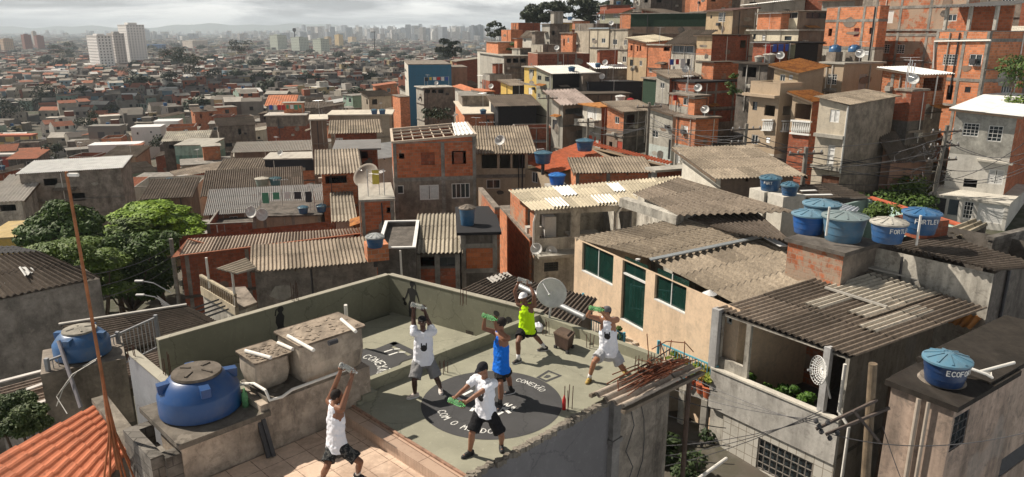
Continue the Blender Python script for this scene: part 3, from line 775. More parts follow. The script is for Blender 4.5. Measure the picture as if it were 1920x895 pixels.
# ---- cistern wall
def tagged(mb, name, label, cat, mats, group=None, **k): return tag(mb.build(name, mats, None, **k), label, cat, group)
cw = thing('cistern_wall', 'stained plastered block wall under the cisterns between tiled floor and lower terrace', 'wall', W(5.5, -11.6, -.3))
m = MB(); wslab(m, 5.15, 7.45, -12.3, -11.45, -8.5, .72); wslab(m, 3.75, 5.15, -12.4, -11.47, -8.5, .5)
m.build('rendered_wall', concrete((.43, .36, .29), 1.0), cw)
m = MB(); wslab(m, 3.3, 3.75, -12.9, -12.7, -8.5, .42); wslab(m, 3.3, 3.5, -12.7, -11.6, -8.5, .42); wslab(m, 3.5, 3.9, -11.75, -11.5, -8.5, .38); wslab(m, 3.5, 3.74, -12.6, -11.8, -8.5, .12)
m.build('hollow_block_pier', blocks(), cw)
m = MB(); wslab(m, 3.68, 5.3, -13.15, -11.38, .5, .6); wslab(m, 5.3, 6.1, -12.5, -11.46, .72, .8)
m.build('support_slab', concrete((.17, .15, .125), 1.0), cw)
water_tank(tuple(W(4.46, -12.34, .6)), .69, .74, 'big blue plastic tank with dirty lid on the slab above the tiled floor', 'round', tankblue((.012, .062, .2), .14), concrete((.17, .145, .12), .7), rz=.6)
def rrect(mb, u0, u1, v0, v1, z0, z1, r, taper=0, m=0, bulge=0):
    rows = []
    for z, s in ((z0, taper+.05), (z0+.06, taper), ((z0+z1)/2, taper*.5-bulge), (z1-.03, 0), (z1, 0)):
        ring = []
        for cx, cy, a0 in ((u1-s-r, v1-s-r, 0), (u0+s+r, v1-s-r, 1), (u0+s+r, v0+s+r, 2), (u1-s-r, v0+s+r, 3)):
            for k in range(5):
                a = (a0+k/4)*math.pi/2; ring.append(W(cx+r*math.cos(a), cy+r*math.sin(a), z))
        rows.append(ring[::-1])
    n = len(rows[0]); i0 = len(mb.v)
    for rw in rows: mb.v += [tuple(p) for p in rw]
    for k in range(len(rows)-1):
        for j in range(n):
            a = i0+k*n+j; b = i0+k*n+(j+1) % n; mb.f.append((a, b, b+n, a+n)); mb.m.append(m)
    mb.f.append(tuple(i0+j for j in range(n))[::-1]); mb.f.append(tuple(i0+(len(rows)-1)*n+j for j in range(n))); mb.m += [m, m]
CISM = concrete((.42, .36, .29), .6); LIDM = concrete((.34, .28, .22), 1.0)
for (u0, u1, v0, v1, z0, z1, lab) in ((5.24, 5.98, -12.52, -11.7, .8, 1.36, 'small fibre cement cistern with two pipes on its crusty lid'), (6.0, 7.44, -12.48, -11.46, .73, 1.53, 'large fibre cement cistern with pipes and stones on its crusty lid')):
    t = thing('cement_cistern', lab, 'cistern', W(u0, v1, z0)); m = MB(); rrect(m, u0+.04, u1-.04, v0+.04, v1-.04, z0, z1, .1, .035, bulge=.025); m.build('cistern_body', CISM, t, 'auto')
    m = MB(); rrect(m, u0, u1, v0, v1, z1, z1+.05, .06); 
    rg = random.Random(5)
    for _ in range(60): m.box(W(rg.uniform(u0+.08, u1-.08), rg.uniform(v0+.08, v1-.08), z1+.045), rg.uniform(.03, .1), rg.uniform(.02, .06), rg.uniform(.006, .022), rg.random()*3)
    m.build('lid', LIDM, t)
def rod(name, label, cat, pts, r, mat, group=None, n=8, **k):
    m = MB(); m.tube(pts, r, n); return tag(m.build(name, mat, None, smooth='auto'), label, cat, group)
def gpipe(a, b, z, zb, label): rod('pvc_pipe', label, 'pipe', [gz(*a, z), gz(*b, zb)], .035, PVC)
gpipe((460, 658), (508, 671), 1.45, 1.45, 'left white pipe lying on the small cistern'); gpipe((521, 643), (549, 655), 1.45, 1.45, 'short white pipe lying near the right edge of the small cistern')
gpipe((540, 630), (588, 657), 1.62, 1.62, 'white pipe across the left end of the large cistern'); gpipe((640, 599), (667, 622), 1.62, 1.62, 'white pipe across the far right corner of the large cistern')
gpipe((605, 648), (632, 640), 1.57, 1.57, 'dark') if False else rod('rubber_block', 'black rubber piece lying on the large cistern lid', 'debris', [gz(616, 644, 1.63), gz(632, 639, 1.63)], .05, DKM)
rod('wall_post', 'white pipe standing up behind the large cistern', 'pipe', [gz(651, 612, -.3), gz(648, 572, .35)], .045, PVC)
rod('pvc_pipework', 'white pipe running from the blue tank along the cistern wall', 'pipe', [W(5.0, -12.35, .85), W(5.25, -12.2, .85), W(5.28, -11.9, .95), W(5.3, -11.5, .95), W(5.32, -11.42, .78), W(5.55, -11.4, .77), W(5.75, -11.4, .84), W(6.9, -11.41, .84)], .028, PVC)
for a, b, lab in (((481, 778), (504, 858), 'left of two black bars leaning on the cistern wall'), ((490, 777), (513, 856), 'right of two black bars leaning on the cistern wall')):
    m = MB(); m.beam(gz(*a, .52), gz(*b, -.2), .07, .07); tagged(m, 'steel_bar', lab, 'bar', DKM, None)
# rebar starter bars
RB = plain((.1, .05, .035), .8, 0, .5)
def rebar(px, py, z, h, label, n=4, sp=.12, group='rebar starter bars'):
    t = thing('rebar_starter', label, 'rebar', gz(px, py, z), group); p = gz(px, py, z); rg = random.Random(int(px*7+py))
    for i in range(n):
        q = p+W((i % 2)*sp, (i//2)*sp*.8); m = MB(); m.tube([q, q+Vector((rg.uniform(-.02, .02), rg.uniform(-.02, .02), h*rg.uniform(.8, 1.1)))], .009, 5); m.build('bar', RB, t)
for a in ((1058, 768, 0, .5, 'tall starter bars rising beside the painted circle'), (1100, 652, .0, .32, 'starter bars by the right curb near the brown box'), (1018, 628, 0, .35, 'starter bars in the far corner beside the curb'), (826, 700, .0, .3, 'starter bars by the curb behind the man in grey shorts'),
          (548, 565, .29, .5, 'starter bars on the long side wall'), (863, 572, .29, .42, 'starter bars on the back wall'), (308, 712, .2, .55, 'starter bars near the grey end wall and railing'), (320, 745, .1, .45, 'starter bars behind the big blue tank'), (240, 672, .3, .3, 'starter bars on the grey end wall corner'),
          (1190, 696, 0, .32, 'starter bars at the corner near the man on the right'), (1213, 690, 0, .34, 'starter bars at the terrace right corner')): rebar(*a)
m = MB(); p = gz(1057.5, 768, 0); m.lathe([(.036, 0), (.036, .22), (.024, .25), (.014, .28), (.014, .3)], p, 12); tagged(m, 'red_bottle', 'red bottle standing against the tall starter bars', 'bottle', plain((.5, .02, .02), .4), None, smooth='auto')
m = MB(); p = gz(461, 763, .6); m.lathe([(.055, 0), (.06, .03), (.055, .12), (.06, .2), (.05, .26), (.02, .33), (.02, .36)], p, 14)
def greenbottle(): 
    t = NT('green_plastic'); t.b.inputs['Transmission Weight'].default_value = .8; t.b.inputs['IOR'].default_value = 1.2; return t.done((.4, .85, .45), .12, 0, .5)
GREENB = greenbottle()
def clearbottle():
    t = NT('clear_plastic'); t.b.inputs['Transmission Weight'].default_value = .75; t.b.inputs['IOR'].default_value = 1.2; return t.done((.75, .78, .76), .12, 0, .5)
CLEARB = clearbottle()
tagged(m, 'green_bottle', 'green plastic bottle standing on the slab beside the big blue tank', 'bottle', GREENB, None, smooth='auto')
# brown box
bx = thing('brown_box', 'old brown metal box standing on the terrace behind the tall starter bars', 'box', gz(1057, 655, 0)); P0 = gz(1054, 652, 0); m = MB()
c4 = [gz(1038, 648, .06), gz(1065, 661, .06), gz(1077, 648, .06), gz(1052, 638, .06)]; cen = sum(c4, Vector())/4
ring0 = [cen+(p-cen)*.82 for p in c4]; ring1 = [p+Vector((0, 0, .3)) for p in c4]; m.hexa(ring0, ring1); m.build('box_body', plain((.07, .04, .03), .7, 0, .5), bx)
m = MB(); m.hexa([cen+(p-cen)*1.06+Vector((0, 0, .3)) for p in c4], [cen+(p-cen)*1.04+Vector((0, 0, .34)) for p in c4]); m.hexa([cen+(p-cen)*.8+Vector((0, 0, .34)) for p in c4], [cen+(p-cen)*.7+Vector((0, 0, .38)) for p in c4]); m.build('lid', plain((.1, .065, .045), .7, 0, .5), bx)
for p in ring0: m = MB(); m.box((p.x, p.y, 0), .06, .06, .07, R(45)); m.build('foot', DKM, bx)
# plastic bag
rg = random.Random(8); bm_v = []; m = MB(); p = gz(1008, 621, 0)
prof = [(.03, 0), (.13, .02), (.16, .09), (.12, .17), (.04, .22)]; i0 = len(m.v)
for r, z in prof:
    for j in range(14): a = j*6.2832/14; k = rg.uniform(.8, 1.2); m.v.append((p.x+r*k*math.cos(a), p.y+r*k*math.sin(a), z*rg.uniform(.9, 1.1)))
for k in range(4):
    for j in range(14): a = k*14+j; b = k*14+(j+1) % 14; m.f.append((a, b, b+14, a+14)); m.m.append(0)
m.f.append(tuple(range(56, 70))); m.m.append(0)
tagged(m, 'plastic_bag', 'crumpled white plastic bag by the far curb behind the man in yellow', 'bag', plain((.7, .72, .78), .5, 0, .1), None)
# satellite dish helper
def dish(label, c, r, face, mat=None, depth=.18, mast=None, mesh=False, name='satellite_dish', group=None):
    root = thing(name, label, 'satellite dish', mast or c, group); c = Vector(c); f = Vector(face).normalized(); x = f.orthogonal().normalized(); y = f.cross(x); mat = mat or plain((.62, .62, .6), .5, 0, .2)
    m = MB(); K = 7; n = 24
    for k in range(K+1):
        q = k/K
        for j in range(n): a = j*6.2832/n; m.v.append(tuple(c+(x*math.cos(a)+y*math.sin(a))*r*max(q, .02)+f*(q*q*r*depth*2)))
    for k in range(K):
        for j in range(n):
            a = k*n+j; b = k*n+(j+1) % n; m.f.append((a, b, b+n, a+n)); m.m.append(0)
    o = m.build('dish_bowl', mat, root, True, solid=0 if mesh else .012)
    if mesh:
        o.modifiers.new('w', 'WIREFRAME').thickness = .02
    m = MB(); lnb = c+f*r*.95
    m.tube([c-y*r*.9+f*r*.3, lnb], .012, 5); m.tube([lnb-f*.03, lnb+f*.08], .035, 8)
    if mesh:
        for a in (.5, 2.6, 4.7): m.tube([c+(x*math.cos(a)+y*math.sin(a))*r+f*r*depth*2, lnb], .01, 5)
    m.build('feed_arm', ALU, root)
    if mast: m = MB(); m.tube([Vector(mast), c-f*.06], .03, 8); m.build('mast', ALU, root)
    return root
dish('large grey satellite dish on a bent mast behind the man in yellow', gz(1036, 547, 1.05), .37, (-.25, -1, .1), mast=gz(1030, 596, .24))
# ---- corrugated offcut with scrap rebar at the right corner
shp = thing('corrugated_offcut', 'pale corrugated cement sheets laid over the terrace corner under rusty rebar', 'roof sheet', W(11.5, -8.2, .1))
m = MB(); a, b, c, d = gz(1168, 765, .13), gz(1107, 737, .22), gz(1252, 672, .24), gz(1318, 692, .16)
sheet(m, a, b, c, d, .2, .035, 8); m.build('sheet', fibro((.42, .36, .3), .25), shp, solid=.012)
m = MB(); m.beam(a+Vector((0, 0, -.09)), d+Vector((0, 0, -.09)), .1, .07); m.beam(b+Vector((0, 0, -.07)), c+Vector((0, 0, -.07)), .08, .06); m.build('support_beam', plain((.2, .16, .12), .9, 0, .4), shp)
RUSTB = plain((.2, .065, .03), .85, 0, .5, 9); rg = random.Random(4)
sp_ = thing('scrap_rebar_pile', 'pile of rusty rebar offcuts lying on the corrugated sheets', 'scrap metal', gz(1210, 705, .25))
ctr = gz(1225, 706, .27); dd = (gz(1290, 675, .27)-gz(1140, 745, .27)).normalized(); nn = Vector((-dd.y, dd.x, 0))
for i in range(56):
    o = ctr+dd*rg.uniform(-.5, .6)+nn*rg.gauss(0, .17)+Vector((0, 0, .03+rg.random()*.07)); L = rg.uniform(.5, 1.6); dr = (dd+nn*rg.gauss(0, .08)+Vector((0, 0, rg.gauss(0, .012)))).normalized()
    m = MB(); m.tube([o-dr*L/2, o+Vector((0, 0, rg.uniform(-.02, .05))), o+dr*L/2], rg.uniform(.007, .016), 5); m.build('rebar_offcut', RUSTB if i % 4 else plain((.09, .07, .06), .8, 0, .4), sp_)
for i in range(9):
    o = ctr+dd*rg.uniform(-.2, .5)+nn*rg.uniform(-.05, .35)+Vector((0, 0, .05+.012*i)); r = rg.uniform(.1, .2); m = MB()
    m.tube([o+Vector((r*math.cos(k*.35), r*math.sin(k*.35)*1.2, .02*math.sin(k*1.3))) for k in range(19)], .008, 5); m.build('wire_coil', RUSTB, sp_)
for (x0, y0, zz, x1, y1, z1) in ((1250, 680, .2, 1238, 640, .9), (1238, 640, .9, 1240, 690, .25), (1218, 688, .2, 1213, 626, .95), (1160, 735, .2, 1158, 712, .42), (1222, 655, .75, 1250, 640, .85), (1250, 640, .85, 1285, 643, .85), (1285, 643, .85, 1300, 660, .6), (1255, 665, .3, 1259, 638, .8), (1283, 668, .3, 1284, 640, .8)):
    m = MB(); m.tube([gz(x0, y0, zz), gz(x1, y1, z1)], .011, 5); m.build('bent_rod', RUSTB, sp_)
rod('support_post', 'dark timber post holding up the corrugated sheets beside the balcony', 'post', [gz(1293, 706, .1), gz(1293, 706, .1)-Vector((0, 0, 7))], .055, plain((.09, .06, .045), .9, 0, .4))
# wires hanging on the end wall
for k, lab in enumerate(('black cable hanging down the terrace end wall', 'thin black cable looped on the terrace end wall')):
    pts = [gz(1165, 790, -.15)+Vector((.2, -.16, 0))]
    p = W(11.35+.35*k, V1+.13, -.3); pts = [p, p+W(.15, .02, -.5), p+W(-.1+.3*k, .02, -1.0), p+W(.18, .02, -1.5), p+W(-.1, .03, -2.0), p+W(.1, .03, -2.5), p+W(.3, .03, -2.2), p+W(.25, .03, -3.2)]
    rod('hanging_cable', lab, 'cable', pts, .011, DKM, n=5)
# ---- slanted metal tube across the roofs behind
rod('steel_tube', 'long galvanised tube lying across the roof behind the satellite dish', 'tube', [gz(970, 535, .1), gz(1100, 598, -.1)+Vector((0, .6, -.2))], .085, ALU, n=14)
# ================================================================ people
def skinm(c):
    t = NT('skin'); P = t.pos(); return t.done(t.mix(t.noise(P, 14, 4), sc(c, .8), sc(c, 1.15)), .5, 0, .45)
def cloth(c, var=.12, camo=False):
    t = NT('cloth'); P = t.pos(); n1 = t.noise(P, 16, 5, .6)
    col = t.mix(n1, sc(c, 1-var), sc(c, 1+var))
    if camo: col = t.mix(t.ramp(t.noise(P, 22, 3, .5), .5, .56), col, (.09, .09, .085))
    t.bump(t.noise(P, 12, 3, .5, dist=.6), .5, .03)
    return t.done(col, .9, 0, .2)
def capsule(mb, a, b, ra, rb, n=12):
    a, b = Vector(a), Vector(b); d = (b-a)
    if d.length < 1e-4: d = Vector((0, 0, 1e-3)); b = a+d
    d.normalize(); pts = []; rr = []
    for k in (0, .35, .7): pts.append(a-d*ra*(1-k)*.98); rr.append(ra*math.sqrt(max(.01, 1-(1-k)**2)))
    pts.append(a); rr.append(ra); pts.append(b); rr.append(rb)
    for k in (.7, .35, 0): pts.append(b+d*rb*(1-k)*.98); rr.append(rb*math.sqrt(max(.01, 1-(1-k)**2)))
    mb.tube(pts, rr, n)
def ellipsoid(mb, c, x, y, z, n=14, k=9):
    i0 = len(mb.v); c = Vector(c)
    for i in range(k+1):
        ph = math.pi*(i/k)*.98+.01*math.pi
        for j in range(n):
            a = 6.2832*j/n; mb.v.append(tuple(c+x*(math.sin(ph)*math.cos(a))+y*(math.sin(ph)*math.sin(a))+z*math.cos(ph)))
    for i in range(k):
        for j in range(n):
            a = i0+i*n+j; b = i0+i*n+(j+1) % n; mb.f.append((a, a+n, b+n, b)); mb.m.append(0)
    mb.f.append(tuple(i0+j for j in range(n))); mb.f.append(tuple(i0+k*n+j for j in range(n))[::-1]); mb.m += [0, 0]
def loft(mb, secs, n=18):                   # secs: (centre, x axis, y axis)
    i0 = len(mb.v)
    for c, x, y in secs:
        for j in range(n):
            a = 6.2832*j/n; ca, sa = math.cos(a), math.sin(a); q = (abs(ca)**2.6+abs(sa)**2.6)**(-1/2.6)
            mb.v.append(tuple(Vector(c)+Vector(x)*ca*q+Vector(y)*sa*q))
    for k in range(len(secs)-1):
        for j in range(n):
            a = i0+k*n+j; b = i0+k*n+(j+1) % n; mb.f.append((a, b, b+n, a+n)); mb.m.append(0)
    mb.f.append(tuple(i0+j for j in range(n))[::-1]); mb.f.append(tuple(i0+(len(secs)-1)*n+j for j in range(n))); mb.m += [0, 0]
def fuse(mb, name, mats, parent, vox=.008, smooth=3, wrinkle=0, paintf=None):
    me = bpy.data.meshes.new(name); me.from_pydata(mb.v, [], mb.f); tmp = bpy.data.objects.new('tmp', me); COL.objects.link(tmp)
    r = tmp.modifiers.new('r', 'REMESH'); r.mode = 'VOXEL'; r.voxel_size = vox
    if wrinkle:
        tx = bpy.data.textures.new('folds', 'CLOUDS'); tx.noise_scale = .09; tx.noise_depth = 1
        d = tmp.modifiers.new('d', 'DISPLACE'); d.texture = tx; d.strength = wrinkle; d.mid_level = .5; d.texture_coords = 'GLOBAL'
    s = tmp.modifiers.new('s', 'SMOOTH'); s.factor = .5; s.iterations = smooth
    dg = bpy.context.evaluated_depsgraph_get(); dg.update(); out = bpy.data.meshes.new_from_object(tmp.evaluated_get(dg))
    bpy.data.objects.remove(tmp); out.name = name; out.materials.clear()
    if not isinstance(mats, (list, tuple)): mats = [mats]
    for q in mats: out.materials.append(q)
    out.polygons.foreach_set('use_smooth', [True]*len(out.polygons))
    if paintf:
        for p in out.polygons:
            k = paintf(p.center, p.normal)
            if k: p.material_index = k
    o = bpy.data.objects.new(name, out); COL.objects.link(o); o.parent = parent
    return o
def ik_px(A, B, la, lb, px, py, who=''):
    A, B = Vector(A), Vector(B); D = (B-A).length
    if D >= (la+lb)*.995:
        if D > (la+lb)*1.02: print('REACH', who, round(D, 2), round(la+lb, 2))
        return A+(B-A)*(la/(la+lb))
    x = (la*la-lb*lb+D*D)/(2*D); h = math.sqrt(max(0, la*la-x*x)); d = (B-A)/D; c = A+d*x; p = d.orthogonal().normalized(); q = d.cross(p); best = None
    for k in range(90):
        a = k*6.2832/90; v = c+(p*math.cos(a)+q*math.sin(a))*h; u = proj(v); e = (u[0]-px)**2+(u[1]-py)**2
        if best is None or e < best[0]: best = (e, v)
    if best[0] > 60: print('IKOFF', who, round(best[0]**.5, 1), 'px')
    return best[1]
def person(P):
    z0 = P.get('z', 0.0); nm = P['who']; S = P.get('s', 1.0)
    An = [gz(*P['ankle'][i], z0+.085) for i in (0, 1)]
    for i in (0, 1): print(nm, 'ankle', i, [round(q, 2) for q in An[i]])
    Y0 = (An[0].y+An[1].y)/2+P.get('hy', 0)
    hd = P['face']; f = Vector((math.cos(R(hd)), math.sin(R(hd)), 0)); side = Vector((f.y, -f.x, 0))  # right-hand side of the body
    hc = gy(*P['hip'], Y0); lean = P.get('lean', 0); sc_ = gy(*P['chest'], Y0+lean)                 # chest = point between the shoulders
    print(nm, 'hip z', round(hc.z-z0, 2), 'torso', round((sc_-hc).length, 2))
    sg = 1 if side.x > 0 else -1             # image-left limb first
    sw = .185*S; up = (sc_-hc).normalized(); tw = P.get('twist', 0); sd2 = Vector((side.x*math.cos(R(tw))-side.y*math.sin(R(tw)), side.x*math.sin(R(tw))+side.y*math.cos(R(tw)), 0))
    sd2 = (sd2-up*sd2.dot(up)).normalized(); side = (side-up*side.dot(up)).normalized(); fw = up.cross(side); fw = fw if fw.dot(f) > 0 else -fw
    fw2 = up.cross(sd2); fw2 = fw2 if fw2.dot(f) > 0 else -fw2
    raise_ = P.get('raise', .05)
    Sh = [sc_-sd2*sg*sw+up*raise_, sc_+sd2*sg*sw+up*raise_]
    if 'shz' in P: Sh = [Sh[i]+Vector((0, 0, P['shz'][i])) for i in (0, 1)]
    Hp = [hc-side*sg*.095*S, hc+side*sg*.095*S]
    b0 = gy(*P['bottle'][0][:2], Y0+P['bottle'][0][2]); b1 = gy(*P['bottle'][1][:2], Y0+P['bottle'][1][2])
    bl = (b1-b0).length; print(nm, 'bottle len', round(bl, 2)); bd = (b1-b0).normalized(); bm = (b0+b1)/2; L = .32
    G = [bm-bd*.105, bm+bd*.105]
    El = [ik_px(Sh[i], G[i], .285*S, .325*S, *P['elbow'][i], nm+' elbow%d' % i) for i in (0, 1)]
    Wr = [G[i]+(El[i]-G[i]).normalized()*.085 for i in (0, 1)]
    Kn = [ik_px(Hp[i], An[i], .43*S, .41*S, *P['knee'][i], nm+' knee%d' % i) for i in (0, 1)]
    root = thing('person', P['label'], 'person', ((An[0].x+An[1].x)/2, (An[0].y+An[1].y)/2, z0))
    skin = skinm(P['skin']); mb = MB(); fat = P.get('fat', 1.0)
    for i in (0, 1):
        capsule(mb, Hp[i]-up*.02, Kn[i], .085*S*fat, .057*S); capsule(mb, Kn[i], Kn[i]*.6+An[i]*.4-fw*.012, .055*S, .058*S); capsule(mb, Kn[i]*.62+An[i]*.38-fw*.012, An[i], .056*S, .036*S)
        td = Vector((math.cos(R(P['toe'][i])), math.sin(R(P['toe'][i])), 0)); capsule(mb, An[i]-Vector((0, 0, .035)), An[i]+td*.12-Vector((0, 0, .045)), .035, .03)
        capsule(mb, Sh[i], El[i], .056*S*fat, .042*S); capsule(mb, El[i], El[i]*.65+Wr[i]*.35, .041*S, .042*S); capsule(mb, El[i]*.67+Wr[i]*.33, Wr[i], .041*S, .028*S)
        capsule(mb, sc_+up*.0, Sh[i], .085*S, .066*S)
    # torso
    def sec(t, rx, ry, o=0, k=1.0):
        c = hc*(1-t)+sc_*t+fw*o; s_ = (side*(1-t)+sd2*t).normalized(); g = (fw*(1-t)+fw2*t).normalized(); return (c, s_*rx*k*S, g*ry*k*S)
    T = [(-.16, .12, .1), (-.02, .165, .115), (.2, .155, .11), (.42, .145, .105), (.65, .16, .115), (.85, .17, .115), (.97, .15, .095), (1.07, .1, .08), (1.13, .06, .06)]
    def tor(k, add=0, T=T): return [sec(t, (rx*(fat if t < .7 else 1)+add), (ry*(fat**1.5 if t < .7 else 1)+add), 0, k) for t, rx, ry in T]
    loft(mb, tor(.97))
    hcn = gy(*P['head'], Y0+lean+P.get('heady', 0)); hf = R(P.get('headface', hd)); hp = R(P.get('pitch', 0))
    hF = Vector((math.cos(hf)*math.cos(hp), math.sin(hf)*math.cos(hp), math.sin(hp))); hS = Vector((math.sin(hf), -math.cos(hf), 0)); hU = hS.cross(hF)
    base = sc_+up*.05; need = hcn-base
    if need.length > .27: hcn = base+need.normalized()*.27; print(nm, 'head pulled')
    capsule(mb, base, hcn-hU*.05-hF*.02, .058*S, .052*S)
    ellipsoid(mb, hcn+hU*.02, hS*.077, hF*.097, hU*.105); ellipsoid(mb, hcn-hU*.045+hF*.022, hS*.06, hF*.07, hU*.07)
    ellipsoid(mb, hcn+hF*.1-hU*.012, hS*.013, hF*.02, hU*.028); ellipsoid(mb, hcn+hF*.082-hU*.055, hS*.026, hF*.014, hU*.012)
    ellipsoid(mb, hcn+hF*.082+hU*.022, hS*.052, hF*.016, hU*.011)
    for q in (-1, 1): ellipsoid(mb, hcn+hS*q*.079-hF*.008-hU*.01, hS*.012, hF*.02, hU*.032)
    # hands: palm plus five fingers closed round the bottle
    rb = .05
    for i in (0, 1):
        c = G[i]; a = (c-El[i]).normalized(); a = (a-bd*a.dot(bd)).normalized(); w = bd.cross(a)
        curl = 1 if w.dot(Vector((0, -1, .3))) < 0 else -1
        pal = c-a*(rb+.022); capsule(mb, Wr[i], pal, .026, .03); ellipsoid(mb, pal, bd*.043, a*.024, w*.034)
        def on(ph, off, r): return c+bd*off-a*math.cos(ph)*r+w*curl*math.sin(ph)*r
        for j in range(4):
            off = (j-1.5)*.021; ln = (.85, 1.0, .97, .8)[j]; ch = [on(ph, off*(1+.1*k), rb+.011) for k, ph in enumerate((.35, 1.1*ln, 1.8*ln, 2.45*ln))]
            for k in range(3): capsule(mb, ch[k], ch[k+1], .0102-.001*k, .0095-.001*k, 8)
        s_ = 1 if i == 0 else -1; ch = [on(-.3, .03*s_, rb+.012), on(-.95, .043*s_, rb+.013), on(-1.6, .05*s_, rb+.012)]
        for k in range(2): capsule(mb, ch[k], ch[k+1], .0125-.001*k, .0115, 8)
    fuse(mb, 'body', skin, root, .0065, 4)
    # eyes and hair / cap
    for q in (-1, 1):
        e = MB(); ellipsoid(e, hcn+hF*.086+hS*q*.031+hU*.008, hS*.012, hF*.009, hU*.007, 8, 6); e.build('eye', plain((.5, .48, .45), .3), root, True)
        e = MB(); ellipsoid(e, hcn+hF*.09+hS*q*.031+hU*.008, hS*.0055, hF*.0065, hU*.0055, 8, 6); e.build('pupil', DKM, root, True)
    e = MB(); hk = P['hair']; hm = plain((.018, .013, .011), .85, 0, .4, 40)
    if hk == 'short': ellipsoid(e, hcn+hU*.035-hF*.012, hS*.081, hF*.098, hU*.1, 18, 12)
    elif hk == 'afro':
        ellipsoid(e, hcn+hU*.05-hF*.018, hS*.1, hF*.115, hU*.105, 18, 12)
    elif hk == 'cap': ellipsoid(e, hcn+hU*.01-hF*.022, hS*.081, hF*.085, hU*.085, 18, 12)
    h0 = hcn
    def trim(ob, keep):
        import bmesh
        bm = bmesh.new(); bm.from_mesh(ob.data); bmesh.ops.delete(bm, geom=[fc for fc in bm.faces if not keep(fc.calc_center_median()-h0)], context='FACES'); bm.to_mesh(ob.data); bm.free()
    hr = fuse(e, 'hair', hm, root, .009, 1, .012 if hk == 'afro' else .004)
    trim(hr, lambda v: not (v.dot(hF) > .045 and v.dot(hU) < .055) and v.dot(hU) > -.055 and not (v.dot(hF) > 0 and v.dot(hU) < 0))
    if hk == 'cap':
        cm = cloth(P['cap'], .05); e = MB(); ellipsoid(e, hcn+hU*.042-hF*.008, hS*.087, hF*.106, hU*.088, 18, 12)
        bk = hF*(-1 if P.get('capback') else 1)
        for j in range(9):
            q = (j-4)/4; c0 = hcn+hU*.045+bk*(.085-.03*q*q)+hS*q*.06; capsule(e, c0, c0+bk*(.075*(1-.55*q*q))-hU*.012, .009, .007, 8)
        o = fuse(e, 'cap', cm, root, .007, 2); trim(o, lambda v: v.dot(hU) > .022)
        o.modifiers.new('s', 'SOLIDIFY').thickness = .004
    # clothes
    up0 = P['top']; tm = cloth(P['topc'], .06); e = MB(); emb = P.get('emblem'); lo = P.get('hem', -.13)
    TT = [(lo, .2, .156), (-.02, .188, .145), (.2, .172, .127), (.42, .162, .122), (.65, .17, .126), (.83, .172, .122), (.97, .155, .1), (1.04, .11, .085), (1.08, .085, .07)]
    if up0 == 'tank': TT = [(lo, .2, .156), (-.02, .188, .145), (.2, .172, .127), (.42, .162, .122), (.62, .166, .126), (.76, .155, .122), (.9, .125, .108), (1.03, .105, .088), (1.07, .095, .08)]
    loft(e, [sec(t, rx*(fat if t < .7 else 1)+.006, ry*(fat**1.5 if t < .7 else 1)+.006) for t, rx, ry in TT])
    if up0 == 'tee':
        for i in (0, 1): capsule(e, sc_, Sh[i], .09, .08); d = (El[i]-Sh[i]); capsule(e, Sh[i], Sh[i]+d*P.get('sleeve', .5), .078*fat, .07*fat)
    else:
        for i in (0, 1): capsule(e, sc_+up*.0+(Sh[i]-sc_)*.2, sc_+(Sh[i]-sc_)*.62+up*.03, .07, .05)
    ce = hc*.42+sc_*.58; m2 = [tm]
    def paintf(c, n):
        if not emb: return 0
        v = c-ce
        if n.dot(fw2)*(-1 if emb == 'back' else 1) < .35: return 0
        x, y = v.dot(sd2), v.dot(up)
        return 1 if (x*x+y*y < .066**2 or (.03 < y < .1 and .035 < abs(x) < .062)) else 0
    if emb: m2.append(plain((.02, .02, .022), .8, 0, .2))
    fuse(e, 'shirt' if up0 == 'tee' else 'tank_top', m2, root, .0085, 2, .034, paintf)
    e = MB(); bmx = cloth(P['shortc'], .12, P.get('camo', False)); ln = P.get('short', .8)
    loft(e, [sec(t, rx*fat, ry*fat) for t, rx, ry in ((-.3, .12, .11), (-.2, .168, .13), (-.05, .176, .132), (.08, .17, .125), (.14, .165, .12))])
    for i in (0, 1):
        d = Kn[i]-Hp[i]; pts = [Hp[i]+d*k for k in (-.05, .2, .5, ln)]; e.tube(pts, [.1*fat, .108*fat, .108*fat, .115*fat], 14)
        if ln > 1: pass
    fuse(e, 'shorts', bmx, root, .0085, 2, .036)
    for i in (0, 1):
        td = Vector((math.cos(R(P['toe'][i])), math.sin(R(P['toe'][i])), 0)); sd = Vector((-td.y, td.x, 0)); zc = Vector((0, 0, 1)); e = MB(); b = Vector((An[i].x, An[i].y, z0))
        ellipsoid(e, b-td*.035+zc*.055, sd*.042, td*.055, zc*.052); ellipsoid(e, b+td*.05+zc*.045, sd*.045, td*.09, zc*.043); ellipsoid(e, b+td*.125+zc*.032, sd*.044, td*.06, zc*.03); capsule(e, b+zc*.06, b+zc*.1, .043, .042)
        so = fuse(e, 'shoe', plain(P['shoe'], .6, 0, .2, 20), root, .0075, 2)
        for v in so.data.vertices:
            if v.co.z < z0+.012: v.co.z = z0+.012
        e = MB(); loft(e, [(b+td*.045+zc*.001, td*.138, sd*.046), (b+td*.045+zc*.022, td*.142, sd*.048)], 20); e.build('sole', plain(P.get('sole', (.6, .6, .58)), .7), so)
        if P.get('sock'):
            e = MB(); d = (Kn[i]-An[i]).normalized(); e.tube([An[i]-d*.02, An[i]+d*.05, An[i]+d*P['sock'][1]], [.044, .043, .046], 14); e.build('sock', cloth(P['sock'][0], .05), root, True)
